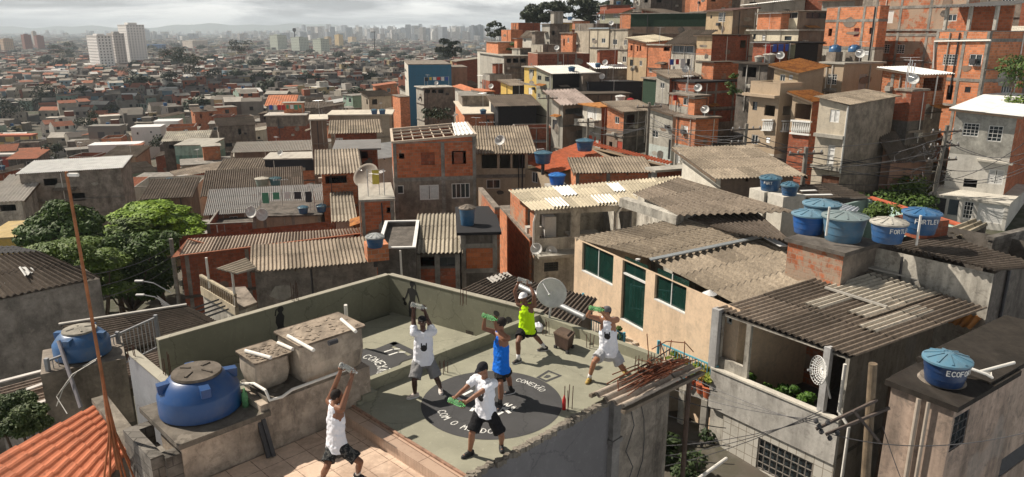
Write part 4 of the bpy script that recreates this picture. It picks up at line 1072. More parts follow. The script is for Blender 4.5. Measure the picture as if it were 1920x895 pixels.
    # the bottle is held, so it is a thing of its own
    m = MB(); x = bd; y = bd.orthogonal().normalized(); zz = bd.cross(y); prof = [(.02, -.5), (.045, -.49), (.05, -.44), (.046, -.3), (.05, -.15), (.045, 0), (.05, .1), (.048, .22), (.03, .36), (.014, .42), (.014, .46)]
    n = 16; i0 = len(m.v)
    for r, q in prof:
        for j in range(n): a = j*6.2832/n; m.v.append(tuple(bm+x*q*L+(y*math.cos(a)+zz*math.sin(a))*r))
    for k in range(len(prof)-1):
        for j in range(n): a = k*n+j; b = k*n+(j+1) % n; m.f.append((a, b, b+n, a+n)); m.m.append(0)
    m.f.append(tuple(range(n))); m.f.append(tuple((len(prof)-1)*n+j for j in range(n))); m.m += [0, 0]
    bt = thing('plastic_bottle', P['blabel'], 'bottle', bm, 'plastic bottles held as weights'); m.build('bottle_body', P['bmat'], bt, 'auto')
    m = MB(); m.tube([bm+x*.455*L, bm+x*.52*L], .017, 10); m.build('cap', plain(P.get('bcap', (.05, .3, .08)), .5), bt)
WS = (.72, .74, .8)
person(dict(who='p1', label='person in white t-shirt, grey shorts and dark cap, arms raised', face=-80, headface=-70, pitch=15, skin=(.07, .034, .024), hair='cap', cap=(.02, .02, .022), hip=(794, 674), chest=(794, 628), head=(792, 604), fat=1.12,
  ankle=[(778, 738), (826, 727)], knee=[(778, 708), (816, 704)], elbow=[(775, 596), (801, 597)], bottle=[(772, 571, 0.0), (798, 578, .05)], toe=[-150, -80], top='tee', topc=WS, sleeve=.35, emblem='front', shortc=(.19, .19, .195), short=.92, shoe=(.6, .52, .47), sole=(.75, .75, .75), blabel='clear bottle held overhead by the man in grey shorts and white t-shirt', bmat=CLEARB, bcap=(.7, .7, .7)))
person(dict(who='p2', label='person in blue tank top and black shorts lifting a green bottle to the forehead', face=-150, twist=10, headface=-160, skin=(.22, .1, .058), hair='afro', hip=(940, 688), chest=(940, 633), head=(938, 609), raise_=.04,
  ankle=[(938, 759), (958, 731)], knee=[(938, 718), (952, 706)], elbow=[(908, 616), (934, 620)], bottle=[(903, 590, -.05), (933, 601, -.2)], toe=[-110, -155], top='tank', topc=(.01, .14, .62), shortc=(.015, .015, .017), short=.8, shoe=(.03, .03, .035), sole=(.75, .75, .75), sock=((.03, .03, .03), .12), blabel='green bottle held up by the man in the blue tank top', bmat=GREENB))
person(dict(who='p3', label='person in neon yellow vest, black shorts and white cap', face=-110, headface=-125, pitch=-5, skin=(.16, .072, .042), hair='cap', cap=(.75, .75, .77), hip=(988, 617), chest=(987, 575), head=(981, 558),
  ankle=[(972, 673), (1021, 651)], knee=[(972, 637), (1007, 634)], elbow=[(962, 544), (1002, 556)], bottle=[(970, 523, .05), (996, 531, .05)], toe=[-140, -165], top='tank', topc=(.5, .82, .01), shortc=(.014, .014, .016), short=.62, shoe=(.03, .03, .03), sole=(.6, .6, .6), sock=((.7, .7, .7), .12), blabel='clear bottle held overhead by the man in the yellow vest', bmat=CLEARB, bcap=(.7, .7, .7)))
person(dict(who='p4', label='person in printed white tank top and light grey shorts pointing green bottle left', face=-105, headface=-160, skin=(.32, .15, .085), hair='cap', cap=(.12, .12, .13), hip=(1141, 658), chest=(1140, 603), head=(1137, 585), fat=1.1, raise_=.03,
  ankle=[(1105, 708), (1170, 690)], knee=[(1115, 678), (1160, 677)], elbow=[(1109, 592), (1145, 600)], bottle=[(1103, 577, -.2), (1134, 582, -.35)], toe=[-115, -80], top='tank', topc=WS, emblem='front', shortc=(.4, .41, .43), short=.72, shoe=(.4, .28, .07), sole=(.3, .2, .08), sock=((.7, .7, .7), .09), blabel='green bottle held out by the man in the white tank top near the right curb', bmat=GREENB))
person(dict(who='p5', label='person in white t-shirt, black shorts and dark cap holding a green bottle low in front', face=-125, headface=-140, pitch=-20, skin=(.25, .115, .066), hair='cap', cap=(.02, .02, .024), hip=(910, 771), chest=(909, 719), head=(905, 692),
  ankle=[(881, 846), (940, 833)], knee=[(885, 812), (937, 810)], elbow=[(869, 732), (899, 748)], bottle=[(843, 750, -.28), (870, 761, -.42)], toe=[-140, -85], top='tee', topc=WS, sleeve=.5, emblem='front', shortc=(.013, .013, .015), short=.92, shoe=(.02, .02, .022), sole=(.05, .05, .05), raise_=-.02, blabel='green bottle held low by the man nearest the front edge', bmat=GREENB))
person(dict(who='p6', label='person in plain white tank top and camouflage shorts seen from behind on the tiled floor', z=-.22, face=45, headface=20, skin=(.2, .09, .05), hair='short', hip=(631, 833), chest=(629, 764), head=(632, 744),
  ankle=[(604, 897), (671, 889)], knee=[(615, 868), (667, 860)], elbow=[(630, 722), (661, 738)], bottle=[(640, 685, 0.0), (666, 698, 0.05)], toe=[20, -20], top='tank', topc=WS, shortc=(.02, .022, .024), camo=True, short=.8, shoe=(.03, .03, .035), sock=((.65, .65, .65), .13), blabel='clear bottle held overhead by the man on the tiled floor', bmat=CLEARB, bcap=(.7, .7, .7)))
# ================================================================ houses: the near ones
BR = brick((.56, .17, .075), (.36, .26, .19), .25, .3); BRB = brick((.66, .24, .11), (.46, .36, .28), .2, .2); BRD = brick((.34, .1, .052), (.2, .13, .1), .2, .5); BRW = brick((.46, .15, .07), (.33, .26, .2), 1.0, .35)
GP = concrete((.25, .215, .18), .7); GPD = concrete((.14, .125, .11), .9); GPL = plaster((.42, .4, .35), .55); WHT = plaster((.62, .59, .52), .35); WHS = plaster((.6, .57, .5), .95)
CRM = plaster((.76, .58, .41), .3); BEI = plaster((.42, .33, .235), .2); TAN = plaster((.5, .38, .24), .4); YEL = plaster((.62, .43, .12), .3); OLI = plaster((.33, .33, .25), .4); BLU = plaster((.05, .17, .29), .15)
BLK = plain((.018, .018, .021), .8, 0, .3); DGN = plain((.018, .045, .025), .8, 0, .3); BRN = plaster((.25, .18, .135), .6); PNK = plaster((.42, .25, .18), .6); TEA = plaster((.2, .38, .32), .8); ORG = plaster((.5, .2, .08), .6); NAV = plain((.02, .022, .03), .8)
FB = fibro((.24, .2, .16), .6); FBD = fibro((.135, .11, .09), .8); FBL = fibro((.46, .41, .31), .15); FBM = fibro((.31, .26, .2), .6); ZN = zinc(); ZNW = zinc((.78, .78, .76), .0); ZG = zinc((.2, .195, .19), .2); RU = zinc((.5, .22, .06), .8); CL = clay(); CLL = clay((.55, .2, .1), .5)
GGL = glass((.009, .034, .027), .03)
def qsheet(par, name, pts, mat, pitch=.18, amp=None, solid=.012, rowlen=1.75, seg=6):
    m = MB(); p = [gz(*q) for q in pts]; sheet(m, *p, pitch, amp or pitch*.21, seg, rowlen=rowlen); return m.build(name, mat, par, solid=solid)
def block(par, name, pts, z0, z1, mat):
    m = MB(); p = [gz(x, y, z1) for x, y in pts]; m.slab([(q.x, q.y) for q in p], z0, z1); return m.build(name, mat, par)
# ---- cream house with green glass
H1 = house('cream house with tall green glass windows and mottled corrugated roofs beyond the right curb', (1388, 581, 22.50), 28, 1078, (9,), wall=CRM, roof=('none',), rise=(0, 0, .2, 0),  # this house's depth and roof heights scaled outward about the camera, figures baked in
  wins=[('L', 1091, 466, 1150, 523, 'open'), ('L', 1165, 489, 1209, 612, 'open'), ('L', 1227, 515, 1287, 577, 'open'), ('L', 1362, 592, 1373, 608, 'pane')])
P, Q = H1.F['L'][:2]; e = (Q-P).normalized(); n = Vector((e.y, -e.x, 0))
for x0, y0, x1, y1, bars in ((1091, 466, 1150, 523, (.5,)), (1165, 489, 1209, 612, ()), (1227, 515, 1287, 577, (.5,))):
    u0, u1 = sorted((face_uv(P, Q, x0, (y0+y1)/2)[0], face_uv(P, Q, x1, (y0+y1)/2)[0])); z1, z0 = face_uv(P, Q, (x0+x1)/2, y0)[1], face_uv(P, Q, (x0+x1)/2, y1)[1]
    def V(u, z, o): q = P+e*u+n*o; return Vector((q.x, q.y, z))
    g = MB(); g.quad(V(u0, z0, -.1), V(u1, z0, -.1), V(u1, z1, -.1), V(u0, z1, -.1)); f = MB()
    for bq in bars: f.beam(V(u0+(u1-u0)*bq, z0, -.09), V(u0+(u1-u0)*bq, z1, -.09), .035, .03, up=n)
    if not bars: zz = z1-(z1-z0)*.26; f.beam(V(u0, zz, -.07), V(u1, zz, -.07), .08, .06, up=n)
    f.beam(V(u0, z0+.02, -.06), V(u1, z0+.02, -.06), .06, .12, up=n); fr = f.build('glass_window' if bars else 'glass_door', WHITE, H1.root); g.build('green_pane', GGL, fr)
m = MB(); u0 = face_uv(P, Q, 1165, 600)[0]; u1 = face_uv(P, Q, 1209, 600)[0]; zz = -4.8
for k in range(2): m.beam(V(u0+.1, zz-.1-.2*k, .25+.3*k), V(u1-.3, zz-.1-.2*k, .25+.3*k), .5, .2, up=(0, 0, 1))
m.build('door_step', plaster((.5, .42, .33), .3), H1.root)
qsheet(H1.root, 'roof', [(1075, 447, -1.67), (1272, 411, -0.80), (1441, 442, -0.86), (1222, 486, -1.73)], FBM, .24)
qsheet(H1.root, 'roof', [(1222, 489, -1.81), (1432, 445, -0.92), (1578, 512, -1.04), (1386, 574, -1.92)], FBM, .26)
m = MB(); m.beam(gz(1219, 487, -1.67), gz(1436, 442, -0.80), .28, .05); m.build('gutter', plain((.33, .36, .38), .4, .5), H1.root)
m = MB(); m.beam(gz(1432, 442, -0.75), gz(1470, 462, -0.75), .3, .04); m.build('flashing', ZN, H1.root)
m = MB(); a = gz(1330, 556, -1.96); m.tube([a+Vector((.5, .2, -.3)), a+Vector((.05, 0, -.28)), a+Vector((0, 0, .12))], .09, 10); m.lathe([(.26, .1), (.02, .24)], a, 14); tagged(m, 'chimney_cowl', 'silver chimney cowl on the eave of the cream house', 'chimney', ZN)
m = MB(); a = gz(1196, 490, -1.96); m.lathe([(.07, -.12), (.1, .1)], a, 10); m.tube([a, a+Vector((.15, .15, .1))], .02, 5); tagged(m, 'wall_lamp', 'white outdoor lamp above the green glass door', 'lamp', WHITE)
# yard between terrace and cream house
yd = thing('yard_terrace', 'pale paved landing between the terrace and the cream house with steps', 'landing', gz(1200, 650, -5.25))
block(yd, 'paving', [(1225, 700), (1075, 590), (1075, 560), (1140, 560), (1383, 668), (1345, 690)], -9, -4.9, plaster((.5, .43, .35), .5))
# ---- large grey corrugated roofs behind the cream house
hw = thing('white_building', 'white building with arched opening under the large grey corrugated roof', 'building', gz(1190, 400, -4.01))  # both buildings under the grey roofs also scaled about the camera
qsheet(hw, 'roof', [(1187, 363, -0.38), (1273, 333, 0.39), (1496, 397, 0.28), (1272, 404, -0.49)], FB, .24)
block(hw, 'wall', [(1268, 402), (1196, 364), (1276, 338), (1490, 396)], -8, -.55, WHS)
m = MB(); m.beam(gz(1168, 378, -0.54), gz(1275, 412, -0.71), .5, .4); m.build('roof_beam', WHS, hw)
m = MB(); p = gz(1196, 408, -2.47); m.box(p+Vector((0, .25, -1.8)), .5, .5, 3.0, R(20)); m.build('pillar', WHT, hw)
m = MB(); p = gz(1213, 402, -1.81); m.hexa([(p.x-.35, p.y, -2.2), (p.x+.35, p.y-.3, -2.2), (p.x+.35, p.y+.1, -2.2), (p.x-.35, p.y+.3, -2.2)], [(p.x-.2, p.y, -.9), (p.x+.2, p.y-.2, -.9), (p.x+.2, p.y+.1, -.9), (p.x-.2, p.y+.2, -.9)]); m.build('arched_opening', BLK, hw)
hd_ = thing('dark_roofed_building', 'building under the dark blackened corrugated roof left of the water tanks', 'building', gz(1370, 430, -1.81))
qsheet(hd_, 'roof', [(1271, 405, -0.77), (1420, 397, -0.16), (1485, 452, -0.38), (1368, 436, -0.82)], FBD, .24); block(hd_, 'wall', [(1368, 434), (1276, 407), (1418, 400), (1480, 450)], -8, -.95, GP)
# ---- house with the pale corrugated roof and open kitchen veranda
H2 = house('brick house with pale yellowish corrugated roof and open kitchen veranda', (1002, 394, 36), 13, 957, 1200, wall=WHS, fm={'L': brick((.58, .21, .1), (.46, .36, .28), .7, .2)}, bands=[], roof=('none',), wins=[('R', 1012, 400, 1070, 446, 'open'), ('R', 1088, 398, 1152, 438, 'open'), ('R', 1157, 396, 1185, 430, 'open'), ('R', 1020, 492, 1047, 509, 'grid', DKM), ('L', 985, 390, 994, 428, 'open')])
q4 = [(998, 396, -1.4), (1335, 371, -1.4), (1300, 328, -1.0), (953, 357, -1.2)]; qsheet(H2.root, 'roof', q4, FBL, .2)
def bil(A, B, C, D, s, t): return (A*(1-s)+B*s)*(1-t)+(D*(1-s)+C*s)*t
m = MB(); Q2 = [gz(*q) for q in q4]
for s0, s1, t0, t1 in ((.12, .2, .05, .45), (.36, .46, .05, .42), (.22, .3, .5, .95), (.5, .56, .5, .9)): sheet(m, *[bil(*Q2, a_, b_)+Vector((0, 0, .05)) for a_, b_ in ((s0, t0), (s1, t0), (s1, t1), (s0, t1))], .2, .042)
m.build('roof_patch', ZNW, H2.root)
def onface(Hh, k, px, py, o=0):
    P, Q = Hh.F[k][:2]; e = (Q-P).normalized(); n = Vector((e.y, -e.x, 0)); u, z = face_uv(P, Q, px, py); q = P+e*u+n*o; return Vector((q.x, q.y, z)), math.atan2(e.y, e.x), e, n
p, a, e, n = onface(H2, 'R', 1075, 474); m = MB(); m.box(onface(H2, 'R', 1040, 474, .5)[0], 2.2, 1.0, .16, a); m.build('balcony_slab', GPL, H2.root)
m = MB(); q = onface(H2, 'R', 1041, 440, -1.2)[0]; m.box(q-Vector((0, 0, .9)), .62, .6, 1.6, a); m.build('refrigerator', WHITE, H2.root)
m = MB(); q = onface(H2, 'R', 1018, 446, -1.4)[0]; m.box(q-Vector((0, 0, .6)), 1.1, .5, .85, a); q = onface(H2, 'R', 1110, 440, -1.6)[0]; m.box(q-Vector((0, 0, .4)), 1.8, .8, .1, a); m.build('kitchen_cupboard', plain((.5, .47, .42), .6), H2.root)
m = MB(); m.tube([onface(H2, 'R', 1004, 400, .1)[0], onface(H2, 'R', 1000, 415, .08)[0], onface(H2, 'R', 999, 478, .08)[0]], .05, 8); m.build('drainpipe', PVC, H2.root); m = MB(); m.tube([onface(H2, 'R', 1166, 386, .1)[0], onface(H2, 'R', 1156, 400, .1)[0], onface(H2, 'R', 1154, 440, .1)[0]], .05, 8); m.build('drainpipe', PVC, H2.root)
for x, y, lab in ((1003, 464, 'left of the two small dishes on the kitchen veranda wall'), (1031, 469, 'right of the two small dishes on the kitchen veranda wall')):
    q = onface(H2, 'R', x, y, .35)[0]; dish(lab, q, .3, (-.2, -1, .45), mast=onface(H2, 'R', x, y+8, .02)[0])
A1 = house('lower brick annex left of the kitchen veranda house', (993, 450, 36.4), 13, 937, (.6,), wall=BRB, roof=('slab', .02, GP))
# ---- the tall half rendered brick house
H3 = house('tall house with raw brick top floor, grey rendered lower floors and unfinished slatted roof', (736, 269, 47), 10, 720, 892, wall=BR, bands=[(338, GP)], roof=('parapet', .5, BLK), rise=(0, .35, .55, .2), cols=[('R', 'ends'), ('R', 830)], beams=[338],
  wins=[('R', 748, 288, 758, 298, 'open'), ('R', 789, 286, 815, 310, 'open'), ('R', 847, 283, 874, 308, 'open'), ('R', 743, 348, 757, 364, 'pane'), ('R', 787, 347, 823, 375, 'shutter'), ('R', 847, 344, 881, 372, 'slide'), ('R', 768, 412, 800, 434, 'grid'), ('R', 747, 416, 757, 428, 'louvre'), ('L', 724, 275, 730, 300, 'shutter')])
m = MB(); q = [p.copy() for p in H3.pts]; hs = [H3.zt+r+.06 for r in (0, .35, .55, .2)]
q = [Vector((p.x, p.y, z)) for p, z in zip(H3.pts, hs)]
for i in range(4): m.beam(q[i], q[(i+1) % 4], .16, .14)
for k in (.3, .55, .8): m.beam(q[0].lerp(q[3], k), q[1].lerp(q[2], k), .09, .1)
for k in range(1, 8): m.beam(q[0].lerp(q[1], k/8), q[3].lerp(q[2], k/8)-Vector((0, 0, .1)), .05, .07)
m.build('roof_frame', plaster((.6, .5, .4), .2), H3.root)
m = MB(); sheet(m, q[0].lerp(q[1], .75)+Vector((0, 0, .08)), q[1]+Vector((0, 0, .08)), q[2]+Vector((0, 0, .08)), q[3].lerp(q[2], .8)+Vector((0, 0, .08)), .25, .03); m.build('roof_sheet', ZNW, H3.root)
for k in (789, 847):
    p_, a_, e_, n_q = onface(H3, 'R', k+13, 298, -.12); m = MB(); m.box((p_.x, p_.y, p_.z-.42), .95 if k == 789 else .6, .03, .85, a_); m.build('bricked_opening', BRD, H3.root)
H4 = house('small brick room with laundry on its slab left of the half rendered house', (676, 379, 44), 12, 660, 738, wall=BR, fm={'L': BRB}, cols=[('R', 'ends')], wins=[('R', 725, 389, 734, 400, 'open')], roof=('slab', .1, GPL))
H5 = house('house with long balcony under grey corrugated roof right of the half rendered house', (892, 286, 52), 4, (6,), 990, wall=plaster((.5, .42, .31), .4), roof=('sheet', .6, FBM, 'R', .2), rise=(0, 0, .9, .9), beams=[331], wins=[('R', 903, 290, 932, 316, 'open'), ('R', 937, 290, 957, 316, 'open'), ('R', 961, 290, 984, 316, 'open'), ('R', 912, 337, 938, 354, 'slide')])
# ---- clay tiled house
H6 = house('cream house with orange clay tile roof between the balcony house and the kitchen veranda', (1033, 328, 50), 38, 985, (9,), wall=plaster((.52, .42, .3), .3), roof=('none',), wins=[('L', 997, 322, 1008, 343, 'slide')])
m = MB(); a, b, c, d = gz(985, 305, -2.1), gz(1034, 327, -2.1), gz(1140, 300, -1.2), gz(1086, 267, -1.0); tiles(m, b, a, d, c, .25); m.build('tile_roof', CL, H6.root)
m = MB(); tiles(m, gz(1086, 267, -1.0), gz(1252, 309, -1.9), gz(1262, 304, -2.2), gz(1096, 263, -1.3), .25); m.build('tile_roof', CL, H6.root)
m = MB(); m.poly([gz(1130, 297, -1.25), gz(1092, 273, -1.15), gz(1248, 311, -2.0), gz(1215, 315, -3.2), gz(1120, 312, -3.2)]); m.build('gable_wall', plaster((.4, .31, .22), .3), H6.root, solid=.15)
H7 = house('low brick annex with flat grey sheet roof in front of the clay tiled house', (1080, 326, 46.5), 4, (2.6,), 1222, wall=BR, fm={'L': BRB}, roof=('sheet', .15, FBM, 'R', .2), rise=(0, 0, .5, .5), cols=[('R', 'ends'), ('R', 1140)])  # left face gets a brighter brick, painted as the sunlit side
H7b = house('low grey round ended block right of the brick annex', (1232, 322, 43), 20, 1222, 1285, wall=WHS, fm={'R': BRD}, roof=('slab', .3, GPL))
H8 = house('white walled shed with weathered corrugated roof behind the pair of tanks', (1352, 333, 37), 10, (5,), 1488, wall=BRN, fm={'L': WHT}, roof=('sheet', .5, FBM, 'R', .2), rise=(0, 0, .6, .6), wins=[('R', 1398, 336, 1403, 341, 'open')])
tk = tankblue((.02, .085, .2), .3); tl = tankblue((.06, .15, .22), .4); tkl = tankblue((.07, .17, .27), .35); lidL = tankblue((.13, .25, .34), .35)
def tank_on(px, py, z, dia_px, label, kind='cone', h=None, body=tk, lid=tl, **k):
    p = gz(px, py, z); zc = p.y*math.cos(PITCH)+(CAMZ-z)*math.sin(PITCH); r = dia_px*zc/FPX/2.1
    return water_tank((p.x, p.y+r*.6, z), r, h or r*1.15, label, kind, body, lid, **k)
for x, y, w_, lab, l2_ in ((1447, 359, 42, 'left tank of the pair on white block bases', 'larger white block base under the left tank of the pair'), (1483, 368, 34, 'right smaller tank of the pair on white block bases', 'smaller white block base under the right tank of the pair')):
    tank_on(x, y, .45, w_, 'blue water tank, '+lab, text='FORT' if w_ > 40 else None, textang=-120)
    p = gz(x, y, .45); m = MB(); m.box((p.x, p.y+.5, -1.6), 1.15, 1.0, 2.04, R(20)); tagged(m, 'masonry_pier', l2_, 'block base', WHT)
# ---- tanks on the platform
H9 = house('brick and render platform block carrying the five blue tanks', (1582, 480, 23.33), 35, 1478, 1648, wall=GP, fm={'L': BRW}, roof=('slab', .1, GPD))  # tank platform, long house, veranda house and walkway likewise scaled about the camera
H10 = house('long house with cream side wall and brown corrugated roof right of the tanks', (1864, 514, 21.60), 38, 1640, (5,), wall=GPD, fm={'L': WHS}, roof=('none',))
qsheet(H10.root, 'roof', [(1668, 462, -0.01), (1869, 508, 0.10), (1960, 500, 0.10), (1765, 440, -0.01)], FBD, .2)
zt_ = H9.zt+.14
for a in ((1522, 441, 66, 'blue water tank with pale ribbed lid, leftmost on the platform', 'cone', None, tankblue((.015, .1, .34), .25), lidL), (1590, 456, 84, 'large pale blue water tank with grey lid in the middle of the platform', 'cone', None, tankblue((.08, .18, .28), .35), tankblue((.2, .26, .27), .4)),
          (1545, 424, 70, 'blue water tank standing behind the leftmost platform tank', 'cone', None, tkl, lidL)): tank_on(a[0], a[1], zt_, *a[2:])
r_ = tank_on(1672, 458, .45, 68, 'blue water tank with dirty white rim and half open lid on the platform', body=tankblue((.025, .1, .26), .3), lid=concrete((.5, .48, .43), .5), text='FORTLEV', textang=-70)
tank_on(1734, 441, .62, 70, 'blue water tank with lettering, rightmost on the block beside the brown roof', body=tankblue((.02, .09, .22), .25), lid=tankblue((.04, .14, .3), .25), text='FORTLEV', textang=-95)
m = MB(); p = gz(1734, 446, -0.03); m.box((p.x, p.y+.4, .0), 1.3, 1.2, .61, R(20)); tagged(m, 'masonry_pier', 'brick base under the rightmost lettered tank', 'block base', BRD)
for x, y, x2, y2, lab in ((1718, 460, 1719, 413, 'upright white pipe between the two lettered tanks'), (1549, 442, 1551, 405, 'white pipe between the leftmost platform tanks')): rod('pvc_pipe', lab, 'pipe', [gz(x, y, .4), gz(x, y, .4)+Vector((0, 0, 1.0))], .04, PVC)
# ---- veranda house, lower right
H11 = house('house with dark plant filled veranda and steep brown corrugated roof, lower right', (1594, 672, 19.33), 38, 1347, (8.5,), wall=plaster((.42, .36, .28), .8), roof=('none',), fm={'L': WHS, 'K': plaster((.06, .052, .045), .4), 'B': plaster((.06, .052, .045), .4), 'R': plaster((.42, .36, .28), .85)}, wins=[('L', 1352, 586, 1398, 681, 'open'), ('L', 1403, 590, 1586, 755, 'open')])  # back walls coloured near black, standing in for the veranda's shade
a, b, c, d = (1343, 579, -1.78), (1602, 670, -1.78), (1852, 578, -1.16), (1600, 500, -0.84)
qsheet(H11.root, 'roof', [a, b, c, d], fibro((.22, .18, .145), .65), .2, .04)
def bil(A, B, C, D, s, t): return (A*(1-s)+B*s)*(1-t)+(D*(1-s)+C*s)*t
Q4 = [gz(*q) for q in (a, b, c, d)]; m = MB(); up_z = Vector((0, 0, .05))
for s0, s1, t0, t1 in ((.18, .62, .62, .98), (.55, .7, .42, .98), (.3, .42, .35, .6), (.74, .86, .3, .75)): sheet(m, *[bil(*Q4, s, t)+up_z for s, t in ((s0, t0), (s1, t0), (s1, t1), (s0, t1))], .2, .045)
m.build('roof_patch', fibro((.47, .43, .36), .3), H11.root, solid=.012)
m = MB(); m.beam(bil(*Q4, .2, .6)+Vector((0, 0, .12)), bil(*Q4, .66, .6)+Vector((0, 0, .12)), .1, .06); m.beam(gz(1628, 500, -0.78), gz(1852, 553, -1.00), .3, .05); m.build('ridge_flashing', plain((.45, .43, .39), .5, .2), H11.root)
P, Q = H11.F['L'][:2]; e = (Q-P).normalized(); n = Vector((e.y, -e.x, 0)); A = H11.pts[0]; B = H11.pts[3]
m = MB(); o_ = n*.12
def pw(mb, a, b, th, z0, z1):
    d = (b-a).normalized(); nn = Vector((-d.y, d.x, 0))*th; mb.slab([(a.x, a.y), (b.x, b.y), (b+nn).to_tuple()[:2], (a+nn).to_tuple()[:2]], z0, z1)
zt2 = gz(1590, 790, -3.86).z
pw(m, B+n*.16, A+n*.16, -.18 if False else .18, -5.3, -3.88); m.build('veranda_parapet', plaster((.58, .56, .52), .75), H11.root)
m = MB(); pw(m, B+n*.2, A+n*.2, .24, -3.88, -3.82); m.build('parapet_coping', WHT, H11.root)
m = MB(); f0 = H11.zb; fl = -5.05; pts = H11.pts; m.slab([(p.x, p.y) for p in (pts[0], pts[1], pts[2], pts[3])], fl-.15, fl); m.build('veranda_floor', GPD, H11.root); m = MB(); m.slab([(p.x, p.y) for p in (pts[0], pts[1], pts[2], pts[3])], H11.zt-.02, H11.zt+.015); m.build('ceiling', GPD, H11.root)
m = MB(); q1 = A-e*0; tile_c = NT('wall_tile'); bt_ = tile_c.n('TexBrick', {'Vector': tile_c.wall(), 'Color1': (.56, .54, .49), 'Color2': (.5, .48, .43), 'Mortar': (.25, .22, .18), 'Scale': 1.0, 'Mortar Size': .012, 'Brick Width': .3, 'Row Height': .4}, offset=0.0)
WTILE = tile_c.done(tile_c.mix(tile_c.math('MULTIPLY', tile_c.ramp(tile_c.noise(tile_c.pos(), 1.5, 6, .7), .5, .7), .5), bt_, (.2, .18, .15)), .6)
H11b = house('white tiled ground storey with wide window under the plant veranda', (1597, 850, 19.01), 38, 1377, (3,), wall=WTILE, roof=('none',), wins=[('L', 1420, 845, 1524, 868, 'open')], cat='building') if False else None
m = MB(); a_, b_ = B+n*.17-e*0, A+n*.17; 
wallface(m, B-e*.9+n*.01, A+n*.01, -9, -4.35, -4.35, [(face_uv(B, A, 1420, 850)[0]-.2, face_uv(B, A, 1524, 880)[0], -6.9, -5.35)], 0) if False else None
mbx = MB(); n2 = n*.10; Pp, Qq = B+n2, A+n2; uA, uB = face_uv(Pp, Qq, 1418, 860)[0], face_uv(Pp, Qq, 1524, 880)[0]; zA, zB = face_uv(Pp, Qq, 1470, 843)[1], face_uv(Pp, Qq, 1470, 905)[1]
wallface(mbx, Pp+(Qq-Pp).normalized()*.6, Qq, -10.5, -5.3, -5.3, [(uA-.6, uB-.6, zB, zA)], 0, (), .2); mbx.build('tiled_wall', WTILE, H11.root)
window(H11.root, Pp+(Qq-Pp).normalized()*.6, Qq, (uA-.6, uB-.6, zB, zA), 'grid', plain((.22, .2, .18), .6))
m = MB()
for f_, w_ in ((.0, .28), (.86, .2)):
    p_ = B.lerp(A, f_)+n*.02; m = MB(); m.box((p_.x, p_.y, -3.85), w_, w_, 2.1, math.atan2(e.y, e.x)); m.build('veranda_post', plaster((.5, .5, .5), .5), H11.root)
m = MB(); q = A+n*.25; m.tube([q+Vector((0, 0, -2.0)), q+Vector((0, 0, -3.5)), q+e*.35+Vector((0, 0, -3.85)), q+e*.35+Vector((0, 0, -5.3)), q+e*.3+Vector((0, 0, -10))], .05, 8); m.build('drainpipe', PVC, H11.root)
dish('white wire mesh dish mounted on the plant veranda parapet', onface(H11, 'L', 1560, 686, .5)[0], .42, (-1, -.15, .1), WHITE, mast=onface(H11, 'L', 1560, 745, .1)[0], mesh=True)
# balcony passage beside it
H12 = thing('balcony_walkway', 'pale concrete walkway with light blue railing joining the terrace corner and veranda house', 'balcony', gz(1300, 740, -5.32))
fw_ = [gz(1345, 745, -4.89), gz(1228, 690, -4.89), gz(1240, 660, -4.89), gz(1352, 690, -4.89)]
m = MB(); m.slab([(p.x, p.y) for p in fw_], -5.25, fw_[0].z); m.build('walkway_slab', WHS, H12)
BLUR = plain((.12, .38, .48), .6, 0, .2)
def railing(label, pts, h, mat, sp=.13, r=.014, cat='railing', name='railing', par=None):
    t = thing(name, label, cat, pts[0]); m = MB()
    for a, b in zip(pts[:-1], pts[1:]):
        a, b = Vector(a), Vector(b); N = max(2, int((b-a).length/sp)); Z = Vector((0, 0, 1))
        m.beam(a+Z*h, b+Z*h, .05, .05); m.beam(a+Z*.1, b+Z*.1, .03, .03)
        for k in range(1, N): q = a.lerp(b, k/N); m.tube([q+Z*.1, q+Z*h], r, 4, cap=False)
    m.build('balusters', mat, t)
    for p in pts: k = MB(); k.box(p, .09, .09, h+.08); k.build('end_post', mat, t)
    return t
railing('light blue metal railing on the walkway by the flower pots', [gz(1340, 742, -4.89), gz(1232, 692, -4.89)], 1.05, BLUR)
railing('light blue metal railing beside the green glass door steps', [gz(1090, 640, -4.46), gz(1168, 680, -4.46)], 1.1, BLUR)
railing('short light blue railing section behind the white tank top man', [gz(1088, 632, -4.46), gz(1092, 600, -4.46)], 1.1, BLUR)
for k in (0, 1, 2): rod('walkway_pillar', ('left', 'middle', 'right')[k]+' pale pillar under the concrete walkway', 'pillar', [fw_[1].lerp(fw_[0], .15+.35*k)+Vector((0, .1, -.3)), fw_[1].lerp(fw_[0], .15+.35*k)+Vector((0, .1, -6))], .16, WHS, n=4)
